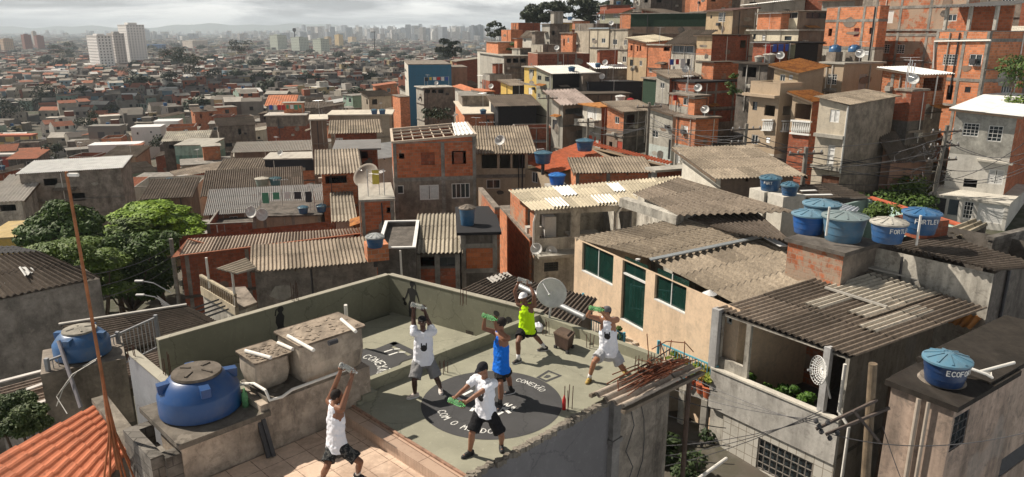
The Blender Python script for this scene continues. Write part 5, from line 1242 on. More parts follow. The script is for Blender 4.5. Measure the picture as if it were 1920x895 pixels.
# ---- stained house, bottom right corner
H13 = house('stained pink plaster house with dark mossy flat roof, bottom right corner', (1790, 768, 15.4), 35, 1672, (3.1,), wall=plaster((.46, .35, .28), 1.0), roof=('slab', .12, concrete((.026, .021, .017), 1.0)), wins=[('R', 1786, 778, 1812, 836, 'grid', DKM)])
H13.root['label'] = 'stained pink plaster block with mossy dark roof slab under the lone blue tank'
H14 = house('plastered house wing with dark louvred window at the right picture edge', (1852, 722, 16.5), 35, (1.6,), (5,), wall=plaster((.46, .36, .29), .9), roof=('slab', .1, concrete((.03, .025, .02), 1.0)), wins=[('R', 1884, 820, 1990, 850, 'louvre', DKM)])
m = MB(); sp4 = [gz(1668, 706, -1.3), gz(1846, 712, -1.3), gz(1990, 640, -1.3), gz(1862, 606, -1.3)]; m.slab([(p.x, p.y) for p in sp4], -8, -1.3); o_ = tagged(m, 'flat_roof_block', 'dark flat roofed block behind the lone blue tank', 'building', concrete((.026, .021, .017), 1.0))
tank_on(1783, 727, H13.zt+.2, 86, 'lone blue water tank with pale ribbed lid on the mossy roof, lower right', body=tankblue((.01, .035, .11), .2), lid=tankblue((.1, .22, .31), .3), text='ECOFORTLEV', textang=-60)
m = MB(); p = gz(1783, 727, H13.zt+.13); m.lathe([(.55, 0), (.5, .08)], (p.x, p.y+.4, H13.zt+.13), 20); tagged(m, 'tank_plinth', 'round mortar plinth under the lone blue tank', 'plinth', GP)
rod('pvc_pipework', 'white pipes leading from the lone blue tank to the right', 'pipe', [gz(1822, 692, -.4), gz(1850, 702, -.45), gz(1860, 708, -.5), gz(1858, 700, -.5), gz(1838, 697, -.45), gz(1902, 680, -.4)], .035, PVC)
for x0, y0, x1, y1, r_, lab in ((1727, 745, 1695, 895, .06, 'left wide grey drainpipe on the pink plaster block'), (1745, 752, 1722, 895, .045, 'right narrow grey drainpipe on the pink plaster block')):
    a_, _, _, n_z = onface(H13, 'L', x0, y0, .09); rod('drainpipe', lab, 'pipe', [a_, Vector((a_.x, a_.y, -7))], r_, plain((.42, .36, .3), .6))
# leaning utility pole near
up_ = thing('utility_pole', 'weathered timber utility pole with bracket arms in front of the plant veranda house', 'utility pole', gy(1618, 895, 14.6))
b0_, t0_ = gy(1616, 1000, 14.6), gy(1637, 682, 14.6); m = MB(); m.tube([b0_-Vector((0, 0, 3)), b0_, t0_], [.115, .105, .09], 12); m.build('pole', plain((.2, .15, .1), .9, 0, .4), up_)
m = MB()
for (x0, y0), (x1, y1) in (((1530, 805), (1645, 750)), ((1548, 815), (1668, 765)), ((1600, 770), (1650, 830))): m.beam(gy(x0, y0, 14.4), gy(x1, y1, 14.5), .05, .06)
m.build('cross_arm', plain((.1, .08, .07), .9, 0, .4), up_)
m = MB()
for x, y in ((1536, 800), (1552, 793), (1540, 810), (1556, 822), (1570, 812), (1530, 790)): m.lathe([(.03, -.05), (.06, 0), (.03, .06)], gy(x, y, 14.35), 8)
m.build('insulators', DKM, up_)
# ---- orange rusty mast and rods, lower left
ms = thing('rusty_mast', 'tall thin rusty pole with a bundle of rods at its foot, left foreground', 'mast', gy(222, 890, 11.2))
b_ = gy(222, 880, 11.2); m = MB(); m.tube([b_, Vector((b_.x-.05, b_.y, gy(118, 322, 11.2).z))], [.032, .024], 8); m.build('pole', plain((.3, .12, .05), .8, 0, .4), ms)
m = MB(); t_ = Vector((b_.x-.03, b_.y, gy(118, 322, 11.2).z)); m.tube([t_+Vector((0, 0, -.05)), t_+Vector((.16, 0, -.05))], .03, 8); m.build('bracket', PVC, ms)
for k in range(7):
    m = MB(); a_ = k*.9; m.tube([b_+Vector((.3*math.cos(a_), .3*math.sin(a_), -.4)), b_+Vector((.05*math.cos(a_), .05*math.sin(a_), .7)), b_+Vector((-.02, .0, 1.5+.1*k))], .017, 6); m.build('rod', plain((.36, .13, .055), .85, 0, .4), ms)
# clay tile roof, bottom left
tr_ = thing('tiled_roof_house', 'house with bright orange clay tile roof, bottom left corner', 'house', gz(120, 860, -3))
a, b, c, d = gz(-60, 885, -1.15), gz(192, 752, -.75), gz(250, 832, -.85), gz(130, 1010, -1.3)
m = MB(); tiles(m, b, c, d, a, .21) if False else tiles(m, b, a, d, c, .4) if False else None
m = MB(); tiles(m, c, b, a, d, .23); m.build('tile_roof', clay((.46, .15, .075), .35), tr_)
m = MB(); p4 = [gz(-50, 890, -1.3), gz(190, 762, -1.3), gz(246, 838, -1.3), gz(130, 1000, -1.3)]; m.slab([(p.x, p.y) for p in (p4[3], p4[2], p4[1], p4[0])], -9, -1.35); m.build('wall', GP, tr_)
m = MB(); m.beam(gz(186, 748, -.7), gz(252, 834, -.75), .3, .12); m.build('verge_mortar', ROUGHC, tr_)
railing('grey metal stair railing behind the clay tile roof', [gz(100, 745, -1.9), gz(230, 690, -1.9), gz(300, 655, -1.9)], 1.0, plain((.3, .31, .33), .5, .3))
# ---- roofs, lower left
H15 = house('large grey block building with blackened corrugated roof at the left edge', (-150, 594, 22.8), 45, (2.5,), 187, wall=concrete((.3, .27, .235), .6), roof=('none',))
qsheet(H15.root, 'roof', [(-120, 586, -1.93), (189, 520, -1.93), (76, 472, -.95), (-160, 486, -.95)], FBD, .2); qsheet(H15.root, 'roof', [(-160, 486, -.95), (76, 472, -.95), (30, 462, -1.6), (-200, 470, -1.6)], BLK, .2)
m = MB(); sheet(m, gz(36, 508, -1.45), gz(62, 500, -1.45), gz(70, 512, -1.6), gz(48, 524, -1.62), .2, .03); sheet(m, gz(-4, 542, -1.8), gz(10, 538, -1.8), gz(12, 545, -1.9), gz(-2, 550, -1.9), .2, .03)
for v_ in range(len(m.v)): m.v[v_] = (m.v[v_][0], m.v[v_][1], m.v[v_][2]+.12)
m.build('roof_patch', zinc((.6, .6, .58), 0.0), H15.root)
lr = thing('low_roof_building', 'low building with long brown corrugated roof behind the terrace side wall', 'building', gz(250, 640, -5))
qsheet(lr, 'roof', [(112, 610, -1.9), (178, 678, -2.1), (412, 606, -2.1), (350, 573, -1.9)], FBD, .16); block(lr, 'wall', [(170, 672), (400, 606), (348, 577), (118, 612)], -12, -2.2, GPD)
m = MB(); m.beam(gz(110, 608, -1.84), gz(350, 571, -1.84), .12, .05); m.build('ridge_flashing', plain((.45, .43, .4), .5, .3), lr)
lr2 = thing('low_roof_building', 'low building with pinkish brown striped roof below the small round tank', 'building', gz(120, 740, -5))
qsheet(lr2, 'roof', [(-20, 735, -2.3), (75, 790, -2.45), (330, 700, -2.45), (290, 650, -2.3)], fibro((.3, .24, .2), .55), .16); block(lr2, 'wall', [(72, 786), (320, 700), (286, 655), (-10, 737)], -12, -2.6, GPD)
m = MB()
for (x0, y0), (x1, y1) in (((30, 738), (165, 690)), ((55, 762), (165, 725)), ((0, 716), (85, 694))): m.beam(gz(x0, y0, -2.2), gz(x1, y1, -2.2), .14, .04)
m.build('roof_patch', zinc((.6, .57, .54), 0.0), lr2)
p = gz(132, 682, -1.15); m = MB(); m.box((p.x, p.y+.6, -3), 1.9, 1.7, 1.84, R(30)); tagged(m, 'masonry_pier', 'concrete base under the round tank on the brown roof, left', 'block base', GP)
water_tank((p.x, p.y+.6, -1.15), .68, .72, 'round blue water tank with grey lid on the brown roof at left', 'round', tankblue((.025, .1, .25), .3), concrete((.3, .28, .24), .6))
q = gz(108, 640, -1.15); rod('grey_post', 'leaning grey metal post in front of the round blue tank at left', 'post', [gz(152, 765, -1.9), gz(110, 640, -.55)], .05, plain((.3, .28, .3), .6, .2))
for k, lab in enumerate(('upper bowed white hose looping below the round tank', 'lower bowed white hose looping below the round tank')):
    rod('hose', lab, 'hose', [gz(190-10*k, 668+8*k, -.9), gz(150-14*k, 690+12*k, -1.2), gz(118-12*k, 730+14*k, -1.6), gz(106+20*k, 762+14*k, -1.9)], .012, PVC, n=5)
# ---- grey wall house with corrugated roof behind the terrace, balcony with balusters
H16 = house('grey rendered house with striped corrugated roof just behind the terrace side wall', (477, 510, 36), 17, (2.8,), 706, wall=concrete((.27, .24, .21), .7), roof=('sheet', .2, fibro((.36, .3, .235), .45), 'R', .2), rise=(0, 0, .5, .5))
vb = thing('balcony', 'cream balcony with baluster parapet under striped corrugated canopy at left', 'balcony', gz(430, 560, -6))
qsheet(vb, 'canopy', [(404, 505, -4.6), (443, 515, -4.7), (482, 503, -4.6), (462, 484, -4.2)][::1], fibro((.42, .37, .3), .2), .2)
B1, B2, B3 = gz(379, 541, -6.75), gz(444, 580, -6.75), gz(482, 566, -6.75)
m = MB(); m.beam(B1+Vector((0, 0, .78)), B2+Vector((0, 0, .78)), .16, .1); m.beam(B1+Vector((0, 0, -.1)), B2+Vector((0, 0, -.1)), .2, .5); m.build('parapet_rail', plaster((.52, .45, .33), .6), vb)
m = MB(); N = 16
for k in range(N+1):
    q = B1.lerp(B2, k/N); m.lathe([(.05, .1), (.08, .25), (.045, .5), (.07, .72)], q, 7)
m.build('balusters', plaster((.3, .24, .17), .6), vb, True)
m = MB(); m.slab([(q.x, q.y) for q in (B2, B3, B3+Vector((-1.5, 2.5, 0)), B1)], -6.9, -6.77); m.build('floor_slab', GP, vb)
mb_ = MB(); mb_.slab([(q.x, q.y) for q in (B2, B3, B3+Vector((-1.5, 2.5, 0)), B1)], -14, -6.92); mb_.build('lower_wall', WHS, vb)
for k in (.25, .98): q = B1.lerp(B2, k); m = MB(); m.tube([q, q+Vector((0, 0, 2.05))], .07, 8); m.build('post', PVC, vb)
H17 = house('long red brick house with hipped corrugated roof left of centre', (337, 480, 44), 24, 322, 682, wall=BRD, fm={'L': GP}, roof=('none',), cols=[('R', 352), ('R', 465), ('R', 526), ('R', 610)])
qsheet(H17.root, 'roof', [(332, 480, -6.2), (684, 437, -6.2), (678, 427, -5.85), (352, 448, -5.6)], fibro((.4, .33, .27), .25), .2); m = MB(); m.poly([gz(320, 484, -6.2), gz(334, 481, -6.2), gz(352, 448, -5.55)]); m.beam(gz(334, 480, -6.12), gz(684, 437, -6.12), .12, .06); m.beam(gz(352, 448, -5.5), gz(400, 461, -6.05), .14, .06); m.build('roof_ridge', clay((.42, .17, .1), .3), H17.root)
# ---- dark cluster between terrace and half rendered house
H18 = house('dark stained lean-to with striped corrugated roof behind the terrace back wall', (779, 477, 33), 4, 768, 862, wall=GPD, bands=[(505, BRD)], roof=('sheet', .15, fibro((.38, .34, .27), .4), 'R', .2), rise=(0, 0, .6, .6), wins=[('R', 783, 482, 815, 500, 'open'), ('R', 822, 482, 855, 500, 'alu', DKM)], cols=[('R', 820), ('R', 'ends')])
H19 = house('brick infill house with black flat roof carrying a round blue tank', (864, 440, 33.5), 5, 846, 932, wall=GPD, roof=('slab', .2, BLK), beams=[462, 508], cols=[('R', 'ends')])
p_, a_, e_, n_q = onface(H19, 'R', 899, 484, .03); m = MB(); m.box((p_.x, p_.y, p_.z-.5), 1.25, .06, 1.0, a_); m.build('brick_panel', brick((.5, .16, .06), (.4, .2, .12), 0.0, .1), H19.root)
H20 = house('soot stained wall block with brick topped tank stand behind the terrace corner', (706, 466, 32), 5, 696, 779, wall=GPD, roof=('parapet', .25, GPD), capw=ZNW)
tank_on(702, 466, H20.zt+.35, 36, 'blue tank with pale crumpled lid on the brick stand behind the terrace corner', lid=concrete((.4, .42, .42), .4)); p = gz(702, 466, H20.zt+.2)
m = MB(); m.box((p.x, p.y+.45, H20.zt-.4), .95, .9, .74, R(20)); tagged(m, 'masonry_pier', 'brick stand under the tank with crumpled lid', 'block base', BRB)
tank_on(876, 424, H19.zt+.14, 32, 'plain blue drum tank without ribs on the black roof', 'cone', .85, body=tankblue((.03, .11, .22), .3), lid=GP)
H21 = house('short raw brick wall section beside the black flat roof', (928, 394, 37), 12, 897, (.25,), wall=BRW, roof=('slab', .01, GP), cat='wall', name='wall')
lt_ = thing('low_roof_building', 'low building with dark corrugated roof behind the satellite dish', 'building', gz(950, 540, -4))
qsheet(lt_, 'roof', [(830, 560, -2.4), (1060, 640, -2.6), (1120, 560, -2.2), (935, 512, -2.0)], FBD, .17); block(lt_, 'wall', [(1050, 636), (1112, 562), (935, 517), (838, 560)], -9, -2.7, GPD)
m = MB(); sheet(m, gz(912, 522, -2.02), gz(950, 510, -1.98), gz(962, 518, -2.05), gz(924, 531, -2.1), .2, .03); m.build('roof_patch', zinc((.42, .4, .37), .2), lt_)
block(lt_, 'neighbour_wall', [(1000, 545), (1090, 530), (1085, 505), (1010, 505)], -9, -3.4, CRM) if False else None
# ---- aqua wall and small roofs right of the pair of tanks
aw = thing('aqua_wall', 'long pale aqua wall with red tile coping left of the white garage house', 'wall', gz(1700, 420, -3)); m = MB(); a_, b_ = gz(1627, 372, -1), gz(1822, 432, -1); pw(m, xy(a_), xy(b_), .15, -6, -1); m.build('aqua_render', plaster((.5, .68, .62), .15), aw)
m = MB(); pw(m, xy(a_)+Vector((-.03, -.05, 0)), xy(b_)+Vector((-.03, -.05, 0)), .28, -1, -.9); m.build('tile_coping', clay((.5, .12, .06), .2), aw)
m = MB(); pw(m, xy(gz(1545, 392, -1)), xy(a_), .15, -6, -1.05); m.build('side_render', plaster((.2, .27, .26), .3), aw)
s1 = thing('slatted_roof', 'dark slatted roof with white strips right of the pair of tanks', 'roof', gz(1560, 360, -2)); qsheet(s1, 'sheet', [(1500, 372, -.9), (1492, 348, -.6), (1562, 343, -.6), (1632, 371, -.9)], FBD, .3, .05); block(s1, 'wall', [(1502, 374), (1494, 350), (1562, 345), (1628, 372)][::-1], -7, -1.3, GPD)
m = MB()
for (x0, y0), (x1, y1) in (((1502, 358), (1530, 357)), ((1502, 366), (1560, 365))): m.beam(gz(x0, y0, -.65), gz(x1, y1, -.65), .22, .03)
m.build('white_strip', WHITE, s1)
s2 = thing('canopy', 'bluish white sheet canopy above the leftmost platform tanks', 'canopy', gz(1540, 390, -2)); qsheet(s2, 'sheet', [(1512, 385, -.95), (1600, 402, -1.0), (1612, 390, -.9), (1560, 378, -.8)], zinc((.45, .48, .52), 0.0), .2); block(s2, 'wall', [(1516, 388), (1598, 402), (1608, 392), (1560, 381)], -6, -1.15, GPD)
s3 = thing('small_lean_to', 'small lean-to with striped sheets before the block wall at right', 'shed', gz(1810, 430, -2)); qsheet(s3, 'sheet', [(1768, 432, -.3), (1806, 446, -.4), (1853, 421, -.3), (1826, 411, -.2)], fibro((.4, .35, .26), .3), .25, .05); block(s3, 'wall', [(1806, 444), (1850, 423), (1826, 414), (1772, 432)], -4, -.55, GPD)
bw_ = house('rough grey block wall and roof slab at the right edge above the brown roof', (1862, 452, 25), 30, 1853, 2050, wall=blocks(), roof=('slab', .05, blocks()), rise=(0, 0, 0, 0), cat='wall', name='wall')
# ================================================================ houses: hillside and middle distance
BRC = brick((.57, .2, .09), (.4, .3, .23), .4, .35)
def hs(label, c, yaw, L, R, wall, roof=('slab', .12), **k): return house(label, c, yaw, L, R, wall=wall, roof=roof, **k)
g_ = DKM
# right hand slope, from the street up
X1 = hs('narrow tall cream and grey house with louvred upper window right of the balustrade house', (1592, 199, 48), 36, 1536, 1678, plaster((.56, .5, .4), .45), ('none',), fm={'R': concrete((.3, .25, .2), .5)}, wins=[('L', 1556, 206, 1574, 230, 'shutter'), ('L', 1551, 272, 1564, 317, 'door', WHITE), ('L', 1540, 330, 1576, 350, 'garage', RUSTM)], rise=(0, .3, .6, .4))
P_ = X1.pts; z_ = X1.zt; m = MB(); dR, dL = X1.dR, X1.dL
cor = [P_[0]-dR*.3-dL*.3, P_[1]+dR*.3-dL*.3, P_[2]+dR*.3+dL*.3, P_[3]-dR*.3+dL*.3]; m_z = [z_+.08, z_+.36, z_+.66, z_+.46]
sheet(m, *[Vector((p.x, p.y, z)) for p, z in zip(cor, m_z)], .2, .03); m.build('roof', FBM, X1.root, solid=.012)
for b_ in (258, 318):
    zz = gy(1592, b_, 48).z; m = MB(); o_ = [P_[0]-dR*.25+dR*.0-dL*.02, P_[0]+dR*.0-dL*.02, P_[3]+dL*.02, P_[3]-dR*.25]; m.slab([(p.x, p.y) for p in (P_[3]-dR*.3, P_[0]-dR*.3, P_[0]+dR*.01, P_[3]+dR*.01)], zz-.12, zz+.1); m.build('floor_ledge', GPL, X1.root)
rod('drainpipe', 'white drainpipe down the corner of the narrow tall house', 'pipe', [P_[0]-dR*.1+Vector((0, 0, z_)), P_[0]-dR*.1+Vector((0, 0, gy(1592, 325, 48).z))], .06, PVC)
X2 = hs('beige house with parapet roof terrace, arches and white balusters above the street', (1464, 157, 54), 27, 1408, 1505, BEI, ('parapet', .95, GPL), wins=[('L', 1411, 191, 1420, 207, 'pane', DKM), ('L', 1433, 198, 1453, 218, 'open'), ('R', 1468, 199, 1484, 216, 'open'), ('L', 1409, 253, 1421, 271, 'slide'), ('L', 1436, 257, 1444, 269, 'louvre')], bands=[(290, WHT)], beams=[], capw=BEI)
for k_, x0, x1, yy, nb_ in (('L', 1432, 1452, 236, 6), ('R', 1464, 1482, 238, 4)):
    m = MB()
    for j in range(nb_):
        q, a_, e_, n_ = onface(X2, k_, x0+(x1-x0)*(j+.5)/nb_, yy, .12); m.lathe([(.05, -.35), (.09, -.2), (.05, .1), (.08, .3)], q, 6)
    qa, qb = onface(X2, k_, x0, yy-11, .12)[0], onface(X2, k_, x1, yy-11, .12)[0]; m.beam(qa, qb, .16, .1); m.beam(qa-Vector((0, 0, .75)), qb-Vector((0, 0, .75)), .2, .1); m.build('balustrade', WHITE, X2.root)
zz = gy(1464, 182, 54).z; p_ = X2.pts; m = MB(); m.slab([(q.x, q.y) for q in (p_[3]-X2.dR*.5+X2.dL*.3, p_[0]-X2.dR*.5-X2.dL*.0, p_[0]+X2.dR*.01, p_[3]+X2.dR*.01+X2.dL*.3)], zz-.1, zz+.1); m.build('ledge', BEI, X2.root)
X3 = hs('dark open veranda with white balustrade and rusty orange sheet roof beside the narrow house', (1524, 190, 52), 27, 1486, 1560, BEI, ('sheet', .3, RU, 'L', .2), wins=[('L', 1490, 195, 1521, 224, 'open')], rise=(0, 0, .4, .4), fm={'R': BRD}, bands=[(250, BRD)])
m = MB()
for j in range(9):
    q, a_, e_, n_ = onface(X3, 'L', 1488+4*j, 238, .1); m.lathe([(.05, -.4), (.09, -.2), (.05, .1), (.08, .4)], q, 6)
qa, qb = onface(X3, 'L', 1486, 226, .1)[0], onface(X3, 'L', 1523, 229, .1)[0]; m.beam(qa, qb, .2, .12); m.beam(qa-Vector((0, 0, .9)), qb-Vector((0, 0, .9)), .2, .12); m.build('balustrade', WHITE, X3.root)
X4 = hs('beige upper storey with white grille window below the pair of round tanks', (1583, 121, 60), 27, 1540, 1657, BEI, ('slab', .15, GPL), wins=[('L', 1551, 139, 1569, 159, 'grid'), ('R', 1610, 139, 1624, 172, 'door', plain((.35, .33, .31), .6))])
X5 = hs('small beige rooftop room with orange sheet roof and white door', (1498, 136, 59), 27, 1452, 1545, TAN, ('sheet', .35, RU, 'L', .2), rise=(0, .35, .7, .4), fm={'R': BEI}, wins=[('L', 1462, 140, 1472, 156, 'slide'), ('L', 1479, 141, 1486, 150, 'louvre')])
X6 = hs('two storey house with grey upper floor, white lower floors and grilled windows, right edge', (1908, 219, 46), 48, 1792, 1965, concrete((.4, .39, .35), .4), ('sheet', .35, ZNW, 'R', .25), rise=(0, .3, .5, .2), fm={'R': BR}, bands=[(298, plaster((.62, .6, .55), .35))], wins=[('L', 1805, 231, 1836, 256, 'grid'), ('L', 1852, 236, 1880, 266, 'grid'), ('L', 1852, 318, 1882, 346, 'shutter'), ('L', 1806, 336, 1832, 352, 'open')])
zz = onface(X6, 'L', 1870, 301)[0].z; P, Q = X6.F['L'][:2]; m = MB(); m.beam(onface(X6, 'L', 1832, 299, .1)[0], onface(X6, 'L', 1900, 308, .1)[0], .3, .12); m.build('window_ledge', WHT, X6.root)
X7 = hs('white garage front with dark doors, grille and roller shutter below the grey house', (1892, 386, 43.6), 48, 1742, 1930, plaster((.64, .62, .57), .3), ('slab', .05, WHT), wins=[('L', 1755, 368, 1773, 402, 'garage', DKM), ('L', 1778, 371, 1797, 404, 'door', plain((.09, .12, .14), .5)), ('L', 1806, 373, 1825, 411, 'grid'), ('L', 1832, 383, 1882, 418, 'garage')])
X8 = hs('orange brick house with covered balcony and white drainpipe at upper right', (1858, 59, 56), 26, 1757, 1940, BRB, ('parapet', .95, GPL), beams=[76, 152], cols=[('L', 'ends'), ('L', 1808), ('R', 'ends')], wins=[('L', 1768, 102, 1795, 123, 'grid'), ('L', 1817, 102, 1841, 124, 'slide'), ('L', 1809, 163, 1820, 174, 'grid', DKM), ('L', 1775, 160, 1786, 188, 'open'), ('R', 1877, 160, 1897, 182, 'slide')])
for x in (1769, 1813, 1862): q = onface(X8, 'L', x, 57, -.12)[0]; m = MB(); m.box((q.x, q.y, q.z), .22, .22, 1.75, R(30)); m.build('balcony_post', WHS, X8.root)
p_ = X8.pts; z_ = X8.zt+1.75; m = MB(); sheet(m, *[Vector((p.x, p.y, z)) for p, z in ((p_[3]-X8.dR*.6+X8.dL*.4, z_), (p_[0]-X8.dR*.6-X8.dL*.5, z_), (p_[1]+X8.dR*.6-X8.dL*.5, z_+.55), (p_[2]+X8.dR*.6, z_+.55))], .25, .04); m.build('canopy_roof', ZG, X8.root)
b1 = p_[0]+X8.dR*2.4; b2 = p_[3]+X8.dR*2.4; m = MB(); pw(m, b1, b2, .15, X8.zt-.9, z_+.1); m.build('recessed_wall', BR, X8.root)
rod('drainpipe', 'thin white drainpipe framing the balcony brick house', 'pipe', [onface(X8, 'L', 1860, 76, .12)[0], onface(X8, 'L', 1754, 78, .12)[0], onface(X8, 'L', 1752, 128, .12)[0]], .06, PVC)
X9 = hs('tall brick house with patchy render and grilled windows, top right', (1830, -75, 64), 25, 1652, 1850, BRW, beams=[10, 66], cols=[('L', 'ends'), ('L', 1700), ('L', 1756)], wins=[('L', 1657, 20, 1675, 44, 'garage'), ('L', 1649, 83, 1668, 100, 'grid'), ('L', 1681, 84, 1696, 101, 'grid'), ('L', 1777, 27, 1794, 40, 'slide')])
X10 = hs('bright orange brick house with dark red shutter beside the tall brick house', (1651, 11, 68), 25, 1551, 1668, BRB, ('parapet', .5, GP), beams=[38, 91], cols=[('L', 1572), ('L', 1620), ('L', 1641)], wins=[('L', 1553, 54, 1560, 68, 'open'), ('L', 1601, 53, 1611, 69, 'door', plain((.2, .03, .03), .6)), ('L', 1630, 52, 1636, 64, 'open'), ('L', 1620, 95, 1632, 104, 'louvre')], bands=[(92, GPL)])
X11 = hs('small orange brick house with bright white sheet roof and open dark room', (1727, 141, 54), 27, 1656, 1776, brick((.47, .16, .07), (.5, .38, .26), .1, .2), ('sheet', .35, ZNW, 'R', .3), rise=(0, 0, .35, .3), wins=[('R', 1731, 146, 1768, 171, 'open')], cols=[('L', 1672), ('L', 1714)], bands=[(200, GP)])
X12 = hs('dark brick back room beside the small orange brick house', (1710, 172, 51), 27, 1680, 1740, BRD, ('slab', .1, GP), bands=[(228, GPD)])
X13 = hs('tumbledown shack with bent dark roof sheets above the green bank', (1672, 290, 50), 25, 1655, 1740, PNK, ('sheet', .4, FBD, 'R', .25), rise=(0, -.2, .9, .9), wins=[('R', 1655, 300, 1668, 320, 'open')])
X14 = hs('rough grey retaining wall house behind the tangle of wires', (1712, 232, 58), 27, (6,), 1800, GPD, ('slab', .2, GP), wins=[('R', 1740, 236, 1760, 250, 'open')])
X15 = hs('long house with grey block upper wall over orange brick, dark red side', (1303, 156, 74), 26, 1262, 1408, BRD, ('slab', .15, BLK), beams=[175, 206], cols=[('R', 1342), ('R', 1375)], bands=[(232, GP)], fm={})
X16 = hs('orange brick house with white framed window and grey base', (1303, 182, 70), 27, 1256, 1330, BRB, ('slab', .15, GP), bands=[(202, GPL)], wins=[('L', 1281, 183, 1294, 198, 'slide')])
X17 = hs('orange brick street house with white shutter above a grey shopfront', (1305, 224, 67), 27, 1268, 1348, BRC, ('slab', .2, GP), bands=[(276, GPL)], wins=[('L', 1279, 236, 1290, 251, 'shutter'), ('L', 1278, 279, 1300, 304, 'garage', plain((.25, .25, .24), .6)), ('L', 1268, 279, 1275, 306, 'door', WHITE)])
X18 = hs('grey rendered street house with rusty canopy between two orange brick houses', (1262, 216, 71), 27, 1216, 1290, GPL, ('sheet', .3, FBD, 'R', .25), rise=(0, 0, .4, .4), wins=[('L', 1223, 245, 1234, 258, 'alu'), ('L', 1253, 262, 1262, 300, 'door', DKM)], bands=[(278, plaster((.5, .55, .52), .5))])
X19 = hs('brown and orange street house with corrugated roof and red garage door', (1170, 209, 80), 27, 1139, 1224, BRC, ('sheet', .5, FB, 'R', .25), rise=(0, 0, .6, .6), bands=[(246, BRN)], fm={'R': GPD}, wins=[('L', 1153, 219, 1161, 232, 'slide'), ('L', 1157, 265, 1167, 282, 'garage', plain((.42, .07, .04), .6)), ('R', 1175, 215, 1190, 235, 'open'), ('L', 1142, 266, 1148, 276, 'open')])
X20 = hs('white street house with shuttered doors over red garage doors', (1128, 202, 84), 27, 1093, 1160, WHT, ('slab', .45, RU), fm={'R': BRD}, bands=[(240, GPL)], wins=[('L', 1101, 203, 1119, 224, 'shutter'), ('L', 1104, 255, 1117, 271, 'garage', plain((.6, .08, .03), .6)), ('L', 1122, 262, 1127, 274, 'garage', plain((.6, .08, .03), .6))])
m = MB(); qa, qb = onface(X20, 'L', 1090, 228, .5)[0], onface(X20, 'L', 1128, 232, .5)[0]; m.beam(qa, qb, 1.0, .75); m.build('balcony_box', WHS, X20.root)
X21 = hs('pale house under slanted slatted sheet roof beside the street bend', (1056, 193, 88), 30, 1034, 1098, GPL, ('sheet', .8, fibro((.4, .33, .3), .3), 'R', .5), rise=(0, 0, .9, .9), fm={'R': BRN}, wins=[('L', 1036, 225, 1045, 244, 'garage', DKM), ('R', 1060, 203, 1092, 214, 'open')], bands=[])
X22 = hs('low long house with flat roof behind the street houses', (1100, 178, 92), 12, 1062, 1180, BRN, ('slab', .3, FB))
X23 = hs('dark roofed black parapet building above the street houses', (1103, 156, 96), 12, 1090, 1210, NAV, ('slab', .1, BLK))
X24 = hs('stained concrete house with pale sheet roof right of the long black wall', (1118, 129, 101), 14, 1105, 1176, GP, ('sheet', .3, ZNW, 'R', .3), rise=(0, 0, .5, .5), beams=[146])
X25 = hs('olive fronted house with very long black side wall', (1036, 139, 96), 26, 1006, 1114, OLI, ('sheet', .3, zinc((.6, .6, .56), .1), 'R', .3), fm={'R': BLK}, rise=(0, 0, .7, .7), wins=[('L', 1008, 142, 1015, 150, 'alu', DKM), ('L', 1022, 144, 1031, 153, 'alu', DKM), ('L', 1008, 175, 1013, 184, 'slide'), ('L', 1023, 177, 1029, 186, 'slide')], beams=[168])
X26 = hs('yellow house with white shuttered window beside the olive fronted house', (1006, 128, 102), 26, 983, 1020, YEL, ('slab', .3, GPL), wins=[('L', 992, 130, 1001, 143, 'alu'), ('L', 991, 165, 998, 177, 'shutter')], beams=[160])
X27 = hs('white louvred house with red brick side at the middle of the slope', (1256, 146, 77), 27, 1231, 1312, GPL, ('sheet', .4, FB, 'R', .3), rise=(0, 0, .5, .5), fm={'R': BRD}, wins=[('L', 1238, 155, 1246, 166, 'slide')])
X28 = hs('dark brick and green tarpaulin shed behind the street houses', (1231, 150, 82), 20, 1206, 1256, ORG, ('slab', .2, GP), fm={'L': DGN})
X29 = hs('white stained house with wide glass veranda and dark pitched roof', (1304, 80, 86), 28, 1260, 1330, WHS, ('sheet', .6, FBD, 'L', .3), rise=(0, 1.0, 1.0, 0), wins=[('L', 1262, 84, 1300, 99, 'alu', ALU), ('L', 1261, 124, 1266, 134, 'slide')], bands=[])
X30 = hs('orange brick house with narrow slit windows and beige lower floor', (1214, 80, 97), 30, 1178, 1262, BRB, ('sheet', .3, FBL, 'R', .3), rise=(0, .3, .8, .5), bands=[(109, TAN)], wins=[('L', 1182, 85, 1186, 95, 'open'), ('L', 1194, 86, 1197, 96, 'open'), ('L', 1199, 86, 1202, 96, 'open'), ('L', 1181, 112, 1187, 124, 'alu', DKM), ('L', 1199, 114, 1204, 124, 'slide')], fm={'R': BRB})
X31 = hs('orange brick house in front of the slit windowed one with small white windows', (1258, 86, 91), 27, 1216, 1270, BRC, ('slab', .2, GPL), wins=[('L', 1217, 128, 1223, 136, 'slide'), ('L', 1233, 129, 1240, 138, 'slide'), ('L', 1244, 88, 1256, 96, 'open')])
X32 = hs('tall plain beige house with four small windows near the ridge', (1142, 54, 112), 27, 1107, 1150, plaster((.55, .49, .38), .45), ('slab', .2, zinc((.35, .42, .47), 0.0)), wins=[('L', 1110, 72, 1116, 80, 'pane'), ('L', 1128, 72, 1135, 81, 'slide'), ('L', 1127, 101, 1132, 111, 'slide')])
X33 = hs('beige stained house left of the tall plain beige house', (1105, 58, 118), 27, 1078, 1115, plaster((.5, .44, .35), .6), ('parapet', .7, BLK), wins=[('L', 1078, 79, 1084, 90, 'louvre')])
